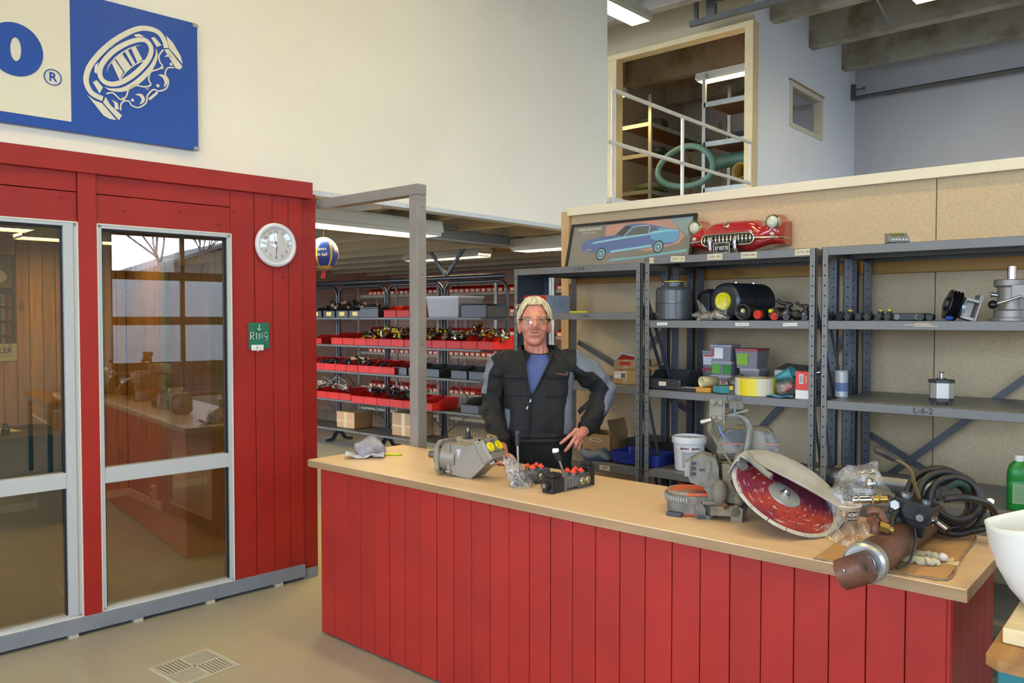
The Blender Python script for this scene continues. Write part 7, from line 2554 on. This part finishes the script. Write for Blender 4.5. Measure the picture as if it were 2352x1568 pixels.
pr = [(0.0, .0), (.095, .0), (.118, .008), (.150, .045), (.176, .095), (.192, .150), (.1985, .205)]


def bowl(u, v):
    a = 2 * pi * u
    k = v * (len(pr) - 1)
    i = min(int(k), len(pr) - 2)
    f_ = k - i
    r = pr[i][0] + (pr[i + 1][0] - pr[i][0]) * f_
    z = pr[i][1] + (pr[i + 1][1] - pr[i][1]) * f_
    up = .5 * (1 + cos(a))                       # right side taller; the low lip points left
    z *= 1 + .42 * up * v * v
    lip = max(0, -cos(a)) ** 14
    return (r * cos(a) - .012 * lip * v ** 3, r * sin(a) * (1 - .10 * lip * v), z)


MB().grid(bowl, 64, 24).build('bowl_body', BOWL, t, thick=.004)
t = thing('paper_cloth', 'white and blue paper lying on the floor behind the counter end', 'paper', (-.42, 3.35, 0.0))
MB().box(-.08, -.06, .0, .08, .06, .55).build('paper_bin', mat('paper_bin_white', '#c9ced8', .6), t, bevel=.01)
from mathutils import noise
# ================================================================== the man behind the counter
MO = Vector((-2.750, 3.385, 0.0))
MH = radians(39.2)
man = None
SKIN = mat('skin', '#cf8f78', .5, var=(22, .10), col2='#bb7466', bump=(180, .12), sss=.08)
SKINR = mat('skin_red', '#b9776a', .5, sss=.08)
LIPM = mat('lips', '#b06f62', .45)
COVB = mat('coverall_black', '#121316', .8, var=(9, .25), bump=(45, .25))
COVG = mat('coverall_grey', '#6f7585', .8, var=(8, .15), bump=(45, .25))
SHIRT = mat('shirt_blue', '#4d5b92', .85, var=(12, .08), bump=(70, .15))
HAIRM = mat('hair_white', '#dccfae', .55, var=(40, .15), stretch=(1, 1, .15))


def evaluated(o):
    dg = bpy.context.evaluated_depsgraph_get()
    return bpy.data.meshes.new_from_object(o.evaluated_get(dg))


def fuse(mb, name, voxel, iters=3):
    """join overlapping volumes into one continuous skin"""
    o = mb.build(name + '_tmp', SKIN)
    r = o.modifiers.new('fuse', 'REMESH')
    r.mode = 'VOXEL'
    r.voxel_size = voxel
    r.use_smooth_shade = True
    s = o.modifiers.new('relax', 'SMOOTH')
    s.factor = .5
    s.iterations = iters
    me = evaluated(o)
    old = o.data
    bpy.data.objects.remove(o)
    bpy.data.meshes.remove(old)
    me.name = name
    return me


def relax(me, zmin, it):
    """even out the bulges above a height"""
    o = bpy.data.objects.new('relax_tmp', me)
    COL.objects.link(o)
    g = o.vertex_groups.new(name='g')
    g.add([v.index for v in me.vertices if v.co.z > zmin and not (abs(v.co.x - HX) < .02 and v.co.y < -.098)], 1.0, 'REPLACE')
    s = o.modifiers.new('relax', 'SMOOTH')
    s.vertex_group = 'g'
    s.factor = .5
    s.iterations = it
    m2 = evaluated(o)
    bpy.data.objects.remove(o)
    return m2


def limb(mb, pts, rs, n=18, k=5, flat=1.0):
    P = smooth_path(pts, k)
    R_ = []
    m_ = len(pts) - 1
    for i in range(len(P)):
        t = i / k
        j = min(int(t), m_ - 1)
        f_ = t - j
        R_.append(rs[j] + (rs[j + 1] - rs[j]) * f_)
    mb.tube(P, R_, n, flat=flat)
    mb.ball(P[0], R_[0] * .98, 14, 10)
    mb.ball(P[-1], R_[-1] * .98, 14, 10)


# ---- body skin: head, neck, arms and hands as one surface (local x = to the photo's right, y = away, z up)
HX = -.022
hd_ = MB()
hd_.ball((HX, .015, 1.650), (.079, .098, .104), 32, 24)
hd_.ball((HX, -.020, 1.612), (.073, .082, .104), 32, 24)
hd_.ball((HX, -.024, 1.566), (.063, .070, .070), 28, 18)
hd_.ball((HX, -.034, 1.545), (.054, .056, .042), 24, 16)
hd_.ball((HX, -.058, 1.528), (.041, .036, .029), 18, 12)
for s in (-1, 1):
    hd_.ball((HX + s * .040, -.062, 1.596), (.030, .028, .030), 18, 12)
    hd_.ball((HX + s * .033, -.080, 1.660), (.034, .020, .014), 16, 10)
    hd_.ball((HX + s * .083, .012, 1.602), (.012, .024, .036), 16, 12)
    hd_.ball((HX + s * .080, .004, 1.574), (.009, .012, .016), 12, 8)
    hd_.ball((HX + s * .0135, -.103, 1.594), (.0115, .014, .011), 12, 8)
hd_.tube([(HX, -.086, 1.650), (HX, -.104, 1.625), (HX, -.119, 1.603), (HX, -.112, 1.592)], [.010, .0125, .0165, .012], 14)
hd_.ball((HX, -.114, 1.600), (.0155, .016, .014), 14, 10)
hd_.ball((HX, -.088, 1.562), (.034, .018, .018), 16, 10)
limb(hd_, [(HX + .004, .03, 1.575), (HX + .004, .028, 1.50), (.0, .03, 1.42), (0, .03, 1.36)], [.064, .062, .068, .09], 24)
# torso and arms underneath the clothes
hd_.ball((0, .02, 1.25), (.15, .10, .22), 24, 16)
limb(hd_, [(.19, .01, 1.42), (.345, .055, 1.255), (.262, -.035, 1.055)], [.05, .042, .030], 14)
limb(hd_, [(-.19, .01, 1.42), (-.245, .03, 1.18), (-.196, -.185, .985)], [.05, .042, .030], 14)


def finger(mb, pts, r0, r1):
    k = len(pts) - 1
    P = smooth_path(pts, 4)
    R_ = [r0 + (r1 - r0) * i / (len(P) - 1) for i in range(len(P))]
    mb.tube(P, R_, 12)
    mb.ball(P[-1], r1 * .98, 10, 8)
    for q in pts[1:-1]:
        mb.ball(q, r0 * 1.02, 10, 8)


# left hand (photo right) on the hip: back of the hand to the viewer
limb(hd_, [(.258, -.040, 1.052), (.232, -.088, 1.034), (.205, -.112, 1.020)], [.027, .030, .026], 14)
for p, r in (((.203, -.108, 1.045), .021), ((.209, -.112, 1.022), .021), ((.216, -.108, 1.004), .020), ((.226, -.098, .992), .018), ((.236, -.075, 1.034), .026)):
    hd_.ball(p, r, 14, 10)
finger(hd_, [(.196, -.122, 1.052), (.165, -.150, 1.028), (.137, -.163, 1.006), (.116, -.166, .990)], .0112, .0088)
finger(hd_, [(.202, -.126, 1.030), (.178, -.156, .998), (.157, -.166, .970), (.140, -.166, .950)], .0114, .0090)
finger(hd_, [(.210, -.122, 1.008), (.200, -.150, .985), (.193, -.140, .966), (.196, -.118, .962)], .0110, .0090)
finger(hd_, [(.222, -.108, .990), (.216, -.128, .968), (.211, -.124, .948), (.214, -.108, .940)], .0098, .0080)
finger(hd_, [(.240, -.062, 1.036), (.232, -.030, 1.010), (.218, .0, .992), (.206, .015, .985)], .0125, .0095)
# right hand (photo left) resting on the counter edge
limb(hd_, [(-.196, -.185, .985), (-.188, -.240, .955), (-.183, -.285, .945)], [.028, .030, .024], 14)
for i, (x, l) in enumerate(((-.212, .062), (-.194, .076), (-.176, .080), (-.158, .070))):
    finger(hd_, [(x * .9 - .02, -.275, .946), (x, -.310, .940), (x + .003, -.310 - l * .55, .932), (x + .005, -.310 - l, .921)], .0108, .0085)
finger(hd_, [(-.168, -.25, .945), (-.140, -.275, .938), (-.126, -.305, .928), (-.122, -.325, .921)], .012, .0095)
me = relax(fuse(hd_, 'person', .0036, 4), 1.455, 22)
me.name = 'person'
# carve the face
gs = lambda d, s: math.exp(-(d / s) ** 2)
for v in me.vertices:
    p = v.co
    if p.z > 1.47 and p.y < -.02:
        x = p.x - HX
        ax_ = abs(x)
        dy = 0.0
        dy += .0075 * gs(ax_ - .033, .017) * gs(p.z - 1.640, .010)         # eye sockets
        dy -= .0028 * gs(ax_ - .034, .020) * gs(p.z - 1.626, .006)         # bags below the eyes
        dy += .0030 * gs(p.z - 1.5725, .0028) * (1 if ax_ < .030 else gs(ax_ - .030, .006))   # mouth line
        dy -= .0022 * gs(p.z - 1.579, .004) * gs(ax_, .020)
        dy -= .0030 * gs(p.z - 1.564, .005) * gs(ax_, .018)
        dy += .0030 * gs(p.z - 1.551, .006) * gs(ax_, .022)
        t_ = (1.600 - p.z) / .040
        if 0 < t_ < 1.3:
            dy += .0050 * gs(ax_ - (.020 + .022 * t_), .0045) * sin(min(1, t_) * pi * .8 + .3)   # nose to mouth folds
        dy += .0012 * sin(p.z * 520 + 9 * ax_) * gs(p.z - 1.695, .020) * (1 if ax_ < .045 else 0)  # forehead lines
        dy += .0022 * gs(ax_ - .006, .0025) * gs(p.z - 1.660, .010)
        p.y += dy
    if 1.40 < p.z < 1.50 and p.y < 0:
        p.y += .0022 * sin(p.x * 260)
me.materials.clear()
for m_ in (SKIN, SKINR, LIPM):
    me.materials.append(m_)
ids = []
for f_ in me.polygons:
    c = f_.center
    x = abs(c.x - HX)
    k = 0
    if c.y < -.06:
        if abs(c.z - 1.5695) < .0055 - .00018 * x * 1000 and x < .025:
            k = 2
        elif c.z > 1.47 and (gs(x, .02) * gs(c.z - 1.600, .014) > .5):
            k = 1
    ids.append(k)
me.polygons.foreach_set('material_index', ids)
man = bpy.data.objects.new('person', me)
COL.objects.link(man)
man.matrix_world = T(MO) @ RZ(MH)
tag(man, 'white-haired man in glasses and black-grey coverall, hand on hip, standing behind the counter', 'person')
MB().tube([(HX - .027, -.088, 1.5725), (HX - .012, -.1035, 1.5735), (HX + .012, -.1035, 1.5735), (HX + .027, -.088, 1.572)], [.0006, .0016, .0016, .0006], 6).build('mouth_line', mat('mouth_dark', '#6e3a34', .6), man)
# eyes, brows, glasses
for s in (-1, 1):
    ex_ = HX + s * .0325
    MB().ball((ex_, -.0745, 1.6395), (.0125, .0115, .0085), 18, 12).build('eye', mat('eye_white', '#b5a79f', .3), man)
    MB().ball((ex_ + .001, -.0822, 1.6393), (.0052, .0042, .0052), 12, 8).build('iris', mat('iris_blue', '#39434a', .2), man)
    MB().tube([(ex_ - .016, -.083, 1.6425), (ex_ - .006, -.0885, 1.6478), (ex_ + .006, -.0885, 1.6478), (ex_ + .016, -.083, 1.642)], .0036, 8).build('eyelid', SKINR, man)
    MB().tube([(ex_ - s * .018, -.096, 1.658), (ex_, -.0985, 1.664), (ex_ + s * .020, -.088, 1.660)], [.003, .0045, .002], 8).build('eyebrow', mat('brow_pale', '#b39a80', .7), man)
GOLD = mat('glasses_gold', '#b59a5a', .25, .9)
for s in (-1, 1):
    ex_ = HX + s * .0345
    lp = [(ex_ + x_, -.1075 + .25 * max(0, abs(x_) - .012) * (1 if (x_ > 0) == (s > 0) else 0), 1.6345 + z_) for x_, z_ in [(a, b) for a, b in rrect(-.0265, -.018, .0265, .0135, .012, 4)]]
    MB().tube(lp, .0011, 6, closed=True).build('lens_rim', GOLD, man)
    MB().add(lp, [tuple(range(len(lp)))]).build('lens', glass('spectacle_lens', (.97, .97, .97), .07), man)
    MB().tube([(HX + s * .061, -.1055, 1.642), (HX + s * .083, -.085, 1.643), (HX + s * .088, .0, 1.634)], .0022, 6, flat=2.0).build('temple', mat('temple_dark', '#26262a', .3), man)
MB().tube([(HX - .009, -.1075, 1.640), (HX, -.111, 1.643), (HX + .009, -.1075, 1.640)], .0012, 6).build('bridge', GOLD, man)
# hair: thick cap, fringe swept across the forehead, long over the ears
hr = MB()
HC = Vector((HX, .018, 1.648))


def hairp(u, v, off=0.0):
    a = 2 * pi * u                       # 0 = +x, pi/2 = away, -pi/2 = front
    fr_ = -sin(a)                        # 1 at the front
    side = abs(cos(a))
    if fr_ > 0:
        low = radians(39) if side < .60 else radians(39 - 53 * (side - .60) / .40)
    else:
        low = radians(-14 - 36 * (-fr_))
    e = pi / 2 - (pi / 2 - low) * v
    rx, ry, rz = .0885, .114, .118
    wob = 1 + .022 * sin(23 * a + 5 * v) + .016 * sin(41 * a - 7 * v)
    if v > .9:
        wob -= .03 * (v - .9) / .1
    return (HC.x + (rx + off) * cos(e) * cos(a) * wob, HC.y + (ry + off) * cos(e) * sin(a) * wob, HC.z + (rz + off) * sin(e) * (1 + .01 * sin(17 * a)))


hr.grid(lambda u, v: hairp(1 - u, v), 120, 26)
hr.grid(lambda u, v: hairp(u, v, -.022), 60, 12)
ho = hr.build('hair', HAIRM, man)
st = MB()
r_ = random.Random(21)
for i in range(150):
    u = r_.random()
    a = 2 * pi * u
    v0 = r_.uniform(.15, .7)
    pts = []
    for k in range(6):
        v = min(1.06, v0 + (1.04 - v0) * k / 5)
        p = Vector(hairp(u + .010 * k * (1 if cos(a) > -.2 else -1) * (.6 if -sin(a) > .2 else .2), v, .003 + .004 * r_.random()))
        pts.append(p)
    st.tube(pts, [.0022, .0028, .0028, .0026, .002, .0006], 5)
for p in ([(-.09, -.02, 1.725), (-.112, -.03, 1.722), (-.124, -.03, 1.712), (-.116, -.03, 1.703)], [(-.095, -.02, 1.715), (-.115, -.03, 1.71), (-.121, -.03, 1.70)]):
    st.tube(smooth_path(p, 4), .0016, 5)
for s in (-1, 1):
    for k in range(12):
        y = -.025 + .010 * k
        st.tube([(HX + s * (.084 + .003 * sin(k)), y, 1.675), (HX + s * (.089 + .003 * sin(k * 2.3)), y + .004, 1.642), (HX + s * .088, y + .010, 1.614 - .004 * (k % 3))], [.005, .006, .0015], 6)
st.build('hair_strands', HAIRM, man)['kind'] = 'stuff'

# ---- coverall as one garment
cv = MB()
secs = [(.79, 0, .178, .128, .01), (.88, 0, .184, .140, .0), (.97, 0, .182, .148, -.005), (1.06, .0, .184, .160, -.012), (1.15, .0, .184, .158, -.012), (1.24, .0, .187, .150, -.005), (1.33, .0, .196, .142, .005), (1.39, .0, .200, .128, .012), (1.435, .0, .180, .108, .020), (1.47, .0, .130, .090, .024), (1.497, .0, .088, .080, .022)]
N_ = 48
rings = []
for z, xc, a, b, yc in secs:
    rings.append([(xc + a * math.copysign(abs(cos(t)) ** .86, cos(t)), yc + b * math.copysign(abs(sin(t)) ** .86, sin(t)), z) for t in [2 * pi * i / N_ for i in range(N_)]])
cv.ring(rings)
limb(cv, [(.150, .015, 1.402), (.208, .015, 1.392), (.300, .040, 1.325), (.362, .060, 1.255)], [.080, .078, .072, .066], 20)
limb(cv, [(.362, .060, 1.255), (.330, .020, 1.165), (.290, -.012, 1.095), (.262, -.036, 1.058)], [.066, .063, .053, .046], 20)
limb(cv, [(-.150, .015, 1.400), (-.205, .015, 1.385), (-.238, .028, 1.29), (-.250, .030, 1.185)], [.080, .077, .069, .064], 20)
limb(cv, [(-.252, .030, 1.185), (-.240, -.04, 1.10), (-.216, -.12, 1.03), (-.198, -.178, .990)], [.064, .060, .053, .046], 20)
for s in (-1, 1):
    limb(cv, [(s * .088, .0, .84), (s * .098, .0, .65), (s * .105, .01, .45), (s * .11, .015, .12)], [.098, .092, .075, .072], 20)
me = fuse(cv, 'coverall', .0036, 9)
bm_ = bmesh.new()
bm_.from_mesh(me)
VX = lambda z: (-.041 - .040 * max(0, (z - 1.232) / .25) ** .8, -.041 + .125 * max(0, (z - 1.232) / .25) ** .9)
kill = []
for f_ in bm_.faces:
    c = f_.calc_center_median()
    if c.z > 1.232 and c.y < .03:
        lo_, hi_ = VX(c.z)
        if lo_ < c.x < hi_ or (c.z > 1.478):
            kill.append(f_)
    elif c.z > 1.484:
        kill.append(f_)
bmesh.ops.delete(bm_, geom=kill, context='FACES')
bm_.to_mesh(me)
bm_.free()
me.materials.clear()
me.materials.append(COVB)
me.materials.append(COVG)
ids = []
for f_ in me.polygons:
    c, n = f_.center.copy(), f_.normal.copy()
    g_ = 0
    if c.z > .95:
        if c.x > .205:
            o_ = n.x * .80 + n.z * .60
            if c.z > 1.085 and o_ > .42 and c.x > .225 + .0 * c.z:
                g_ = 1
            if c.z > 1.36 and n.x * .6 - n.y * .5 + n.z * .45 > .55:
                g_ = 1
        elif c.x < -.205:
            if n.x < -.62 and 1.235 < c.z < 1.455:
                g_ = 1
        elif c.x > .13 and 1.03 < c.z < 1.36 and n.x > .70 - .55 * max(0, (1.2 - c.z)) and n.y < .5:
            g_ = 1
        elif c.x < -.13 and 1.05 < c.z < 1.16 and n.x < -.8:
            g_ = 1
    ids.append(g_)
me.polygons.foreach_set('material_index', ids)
nrm = [v.normal.copy() for v in me.vertices]
for v, n in zip(me.vertices, nrm):
    p = v.co
    d = 0.0
    # drape folds
    if abs(p.x) < .2:
        d += .0045 * sin(28 * p.z + 16 * p.x) * gs(p.z - 1.05, .10)
        d += .004 * sin(42 * p.x + 12 * p.z) * gs(p.z - 1.18, .12)
        d += .006 * noise.noise(Vector((p.x * 20, p.y * 20, p.z * 11)))
        d -= .006 * gs(p.z - 1.0, .008)
        d += .006 * gs(p.z - 1.022, .012)
        if p.y < 0 and .045 < abs(p.x + .01) < .165 and 1.235 < p.z < 1.345:
            d += .006
        if p.y < 0 and .040 < abs(p.x + .01) < .170 and 1.330 < p.z < 1.352:
            d += .004
    elif p.x > 0:
        d += .0032 * sin(70 * p.z - 28 * p.x) + .011 * noise.noise(p * 22)
    else:
        d += .0030 * sin(62 * p.z + 30 * p.y) + .011 * noise.noise(p * 22)
    v.co = p + n * d
cvo = bpy.data.objects.new('coverall', me)
COL.objects.link(cvo)
cvo.parent = man
so = cvo.modifiers.new('thickness', 'SOLIDIFY')
so.thickness = .004
so.offset = -1
# shirt
sh = MB()
rings = []
for z, a, b, yc in ((1.12, .150, .120, -.005), (1.24, .165, .132, -.005), (1.33, .172, .122, .004), (1.40, .165, .106, .012), (1.44, .130, .090, .020), (1.462, .092, .078, .026), (1.472, .078, .073, .028), (1.474, .074, .070, .028)):
    rings.append([(a * cos(t), yc + b * sin(t) - (.012 * (z - 1.24) if z > 1.45 and sin(t) < 0 else 0), z - (.022 * max(0, -sin(t)) if z > 1.43 else 0)) for t in [2 * pi * i / 40 for i in range(40)]])
sh.ring(rings, 0, True, True, (True, False))
sh.build('shirt', SHIRT, man)
MB().tube([(.0755 * cos(t), .028 + .071 * sin(t), 1.474 - .022 * max(0, -sin(t))) for t in [2 * pi * i / 40 for i in range(40)]], .0045, 8, closed=True).build('shirt_neckband', mat('neckband_navy', '#191c2a', .8), man)
# collar and front placket edges
cl_ = MB()


def collar(u, v):
    t = radians(-62) + radians(304) * u          # starts front right, goes round the back to front left
    x = .098 * cos(t)
    y = .026 + .092 * sin(t)
    fl = max(0, -sin(t)) ** .7                 # folded flat towards the front
    z = 1.452 + .048 * (1 - v) * (1 - .35 * fl) - .030 * fl
    o_ = 1 + .10 * v + .35 * fl * v
    return (x * o_, .026 + (y - .026) * o_ - .01 * fl * v, z + .0 * v)


cl_.grid(collar, 44, 8)
cl_.build('collar', COVB, man, thick=.009)


def edge(side):
    P_ = []
    for k in range(13):
        z = 1.222 + .250 * k / 12
        lo_, hi_ = VX(z)
        x = (lo_ - .004) if side < 0 else (hi_ + .004)
        j = max(0, (z - 1.24) / (1.40 - 1.24))
        y = -.162 + .030 * min(1, j) + (.075 * max(0, (z - 1.40) / .07) if z > 1.40 else 0)
        P_.append((x, y + .004, z))
    return P_


for s in (-1, 1):
    MB().tube(edge(s), .0075, 8, flat=.6).build('front_edge', COVB, man)
MB().tube([(-.041, -.160, 1.228), (-.046, -.170, 1.16), (-.052, -.175, 1.08), (-.056, -.168, 1.01)], .0052, 8).build('zip_placket', COVB, man)
for x, z in ((-.043, 1.215), (-.060, 1.178)):
    MB().box(-.0035, -.003, -.008, .0035, .003, .008).build('zip_pull', STEELP, man).matrix_basis = T(x, -.174, z) @ RY(.4)
MB().box(-.030, -.004, -.004, .030, .004, .004).build('pocket_item', mat('wallet_brown', '#6a4238', .6), man).matrix_basis = T(.123, -.150, 1.353) @ RZ(.30) @ RY(.14)
MB().ball((.150, -.136, 1.358), (.012, .008, .014), 12, 8).build('pocket_pen', BLACKP, man)
for s in (-1, 1):
    MB().box(-.062, -.004, -.011, .062, .004, .011).build('pocket_flap', COVB, man, bevel=.003).matrix_basis = T(s * .108 - .01, -.139, 1.342) @ RZ(s * .28)
for p, d_ in (((.262, -.036, 1.058), (-.70, -.62, -.42)), ((-.198, -.178, .990), (.25, -.80, -.42))):
    d_ = Vector(d_).normalized()
    MB().cyl(Vector(p) - d_ * .02, Vector(p) + d_ * .022, .049, .046, n=22).build('cuff', COVB, man, bevel=.006)
MB().tube([(.186 * cos(t), -.004 + .158 * sin(t), 1.003) for t in [2 * pi * i / 40 for i in range(40)]], .010, 8, closed=True, flat=1.8).build('waistband', COVB, man)
for s in (-1, 1):
    m = MB()
    m.ball((s * .11, -.045, .05), (.050, .135, .052), 20, 12, 0, None, lambda p: Vector((p.x, p.y, max(.002, p.z))))
    m.cyl((s * .11, .015, .03), (s * .11, .015, .16), .054, .060, n=18)
    m.build('work_boot', mat('boot_black', '#1a1817', .5), man)
# ================================================================== inside the red booth
def OI(s, w, z):
    """booth local point: w measured out of the front"""
    return BMI @ Vector((s, -w, z))


t = thing('wall_calendar', 'tall dark wall calendar with a car photo on the pine wall inside the booth', 'calendar')
t.matrix_world = BMI @ T(.60, 3.274, 1.288)
CB = mat('calendar_dark', '#1d1c1b', .5)
MB().box(-.19, -.004, 0, .19, .003, .895).build('backing', CB, t)
MB().box(-.19, -.0055, 0, .195, -.004, .145).build('foot_strip', mat('calendar_cream', '#b9ac82', .6), t)
text('TLER', .060, CB, t, basis((.095, -.0062, .085), (1, 0, 0), (0, 0, 1), (0, -1, 0)), depth=.0003, bold=.0012)
text('www.kalender.no', .020, CB, t, basis((.085, -.0062, .045), (1, 0, 0), (0, 0, 1), (0, -1, 0)), depth=.0003)
MB().box(-.17, -.0055, .615, .17, -.004, .875).build('photo', mat('calendar_photo', '#6f6a4a', .5, var=(9, .5), col2='#2e3324'), t)
cp = MB()
cp.prism(smooth_path([(-.12, .66, 0), (.02, .655, 0), (.10, .66, 0), (.13, .70, 0), (.11, .75, 0), (.04, .775, 0), (-.05, .77, 0), (-.13, .72, 0)], 3, True), .0056, .006, 0, FY)
cp.build('photo_car', mat('calendar_car', '#a79f86', .5), t)
gm = MB()
gr_ = MB()
for b_ in range(4):
    z0 = .545 - b_ * .122
    for r in range(5):
        for c in range(7):
            x = -.15 + c * .047
            (gr_ if c == 6 else gm).box(x, -.0055, z0 - r * .0195, x + .030, -.004, z0 - r * .0195 + .012)
gm.build('date_grid', mat('calendar_date', '#8a7f5c', .6), t)['kind'] = 'stuff'
gr_.build('sunday_column', mat('calendar_red', '#8f2a22', .6), t)['kind'] = 'stuff'

dk = thing('office_desk', 'dark office desk against the pine wall inside the booth', 'desk')
dk.matrix_world = BMI @ T(.25, 2.85, .006)
DK = mat('desk_dark', '#2b211b', .45)
MB().box(-.95, -.40, .70, .72, .40, .735).build('desk_top', DK, dk, bevel=.003)
MB().box(.68, -.38, .0, .715, .40, .70).build('side_panel', mat('desk_side', '#3d2419', .4), dk)
MB().box(-.95, -.38, .0, -.915, .40, .70).build('side_panel', MATS['desk_side'], dk)
MB().box(-.9, .30, .25, .68, .32, .70).build('modesty_panel', DK, dk)
MB().box(.24, -.38, .45, .67, .30, .70).build('drawer_block', DK, dk, bevel=.003)
for x, y, r, w in ((.35, .10, .2, .21), (.05, .05, -.1, .30), (-.4, .0, .3, .21)):
    t = MB().box(-w / 2, -.15, 0, w / 2, .15, .002).build('paper_sheet', mat('office_paper', '#c9b78e', .7), None)
    t.matrix_world = BMI @ T(.25 + x, 2.85 + y, .742) @ RZ(r)
    tag(t, 'pale paper sheet on the office desk, %s' % ('right' if x > .2 else ('middle' if x > -.2 else 'left')), 'paper', 'papers on the office desk')
t = thing('ink_bottle', 'small black bottle standing on the office desk inside the booth', 'bottle')
t.matrix_world = BMI @ T(.57, 2.62, .742)
MB().lathe([(0, 0), (.030, 0), (.032, .01), (.031, .05), (.020, .062), (.018, .075), (.022, .077), (.022, .095), (.0, .098)], 20).build('bottle_body', mat('bottle_black', '#141312', .3), t)
t = thing('wall_switch', 'pale plastic double wall socket low on the pine wall inside the booth', 'socket')
t.matrix_world = BMI @ T(1.680, 2.60, .13)
MB().box(-.035, -.04, -.07, 0, .04, .07).build('socket_body', mat('socket_cream', '#d2c6a2', .5), t, bevel=.004)
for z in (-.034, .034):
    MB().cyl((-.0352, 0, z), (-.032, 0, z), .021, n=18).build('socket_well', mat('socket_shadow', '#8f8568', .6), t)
t = thing('wall_switch', 'small wooden plate on the pine side wall inside the booth', 'switch')
t.matrix_world = BMI @ T(1.680, 2.78, 1.53)
MB().box(-.012, -.025, -.03, 0, .025, .03).build('switch_plate', mat('switch_tan', '#a3772e', .5), t, bevel=.002)

# yard seen in the glass reflections
t = thing('yard_house', 'brown gabled house across the yard outside the glazed door', 'house', (20.0, 10.2, -.25))
MB().prism([(-3.5, 0), (3.5, 0), (3.5, 3.0), (0, 4.3), (-3.5, 3.0)], -3, 3, 0, basis((0, 0, 0), (0, 1, 0), (0, 0, 1), (1, 0, 0))).build('house_wall', mat('house_brown', '#5d4c44', .8), t)
for s in (-1, 1):
    MB().add([(-3.2, s * 3.8, 2.98), (3.2, s * 3.8, 2.98), (3.2, 0, 4.40), (-3.2, 0, 4.40)], [(0, 1, 2, 3)]).build('roof', mat('house_roof', '#4a4648', .8), t, thick=.1)
t = thing('bare_tree', 'bare leafless tree standing in the yard outside the glazed door', 'tree', (13.5, 7.4, -.25))
r_ = random.Random(6)


def grow(par, p, d, L, r, n):
    q = p + d * L
    par.tube([p, p.lerp(q, .5) + Vector((r_.uniform(-.05, .05), r_.uniform(-.05, .05), 0)) * L, q], [r, r * .85, r * .7], 5)
    if n:
        for k in range(3 if n > 2 else 4):
            dd = (d + Vector((r_.uniform(-.8, .8), r_.uniform(-.8, .8), r_.uniform(-.1, .6)))).normalized()
            grow(par, q - d * r, dd, L * r_.uniform(.6, .8), r * .55, n - 1)


br = MB()
grow(br, Vector((0, 0, 0)), Vector((0, 0, 1)), 2.2, .10, 4)
br.build('branches', mat('bark_dark', '#3a332e', .9), t)['kind'] = 'stuff'
t = thing('box_trailer', 'added white box trailer outside the glazed door, whitening the booth glass reflection', 'trailer', (9.2, 5.2, -.25))  # put in to give the pale rows mirrored in the booth window
WTR = mat('trailer_white', '#d6d8dc', .5)
MB().box(-1.1, -3.2, .95, 1.1, 2.6, 2.78).build('box_body', WTR, t, bevel=.03)
MB().box(-1.0, -3.1, .70, 1.0, 2.5, .95).build('chassis', BLACKM, t)
for y in (-1.2, 1.2):
    for x in (-1.0, .82):
        MB().cyl((x, y, .45), (x + .2, y, .45), .45, n=24).build('wheel', BLACKR, t)
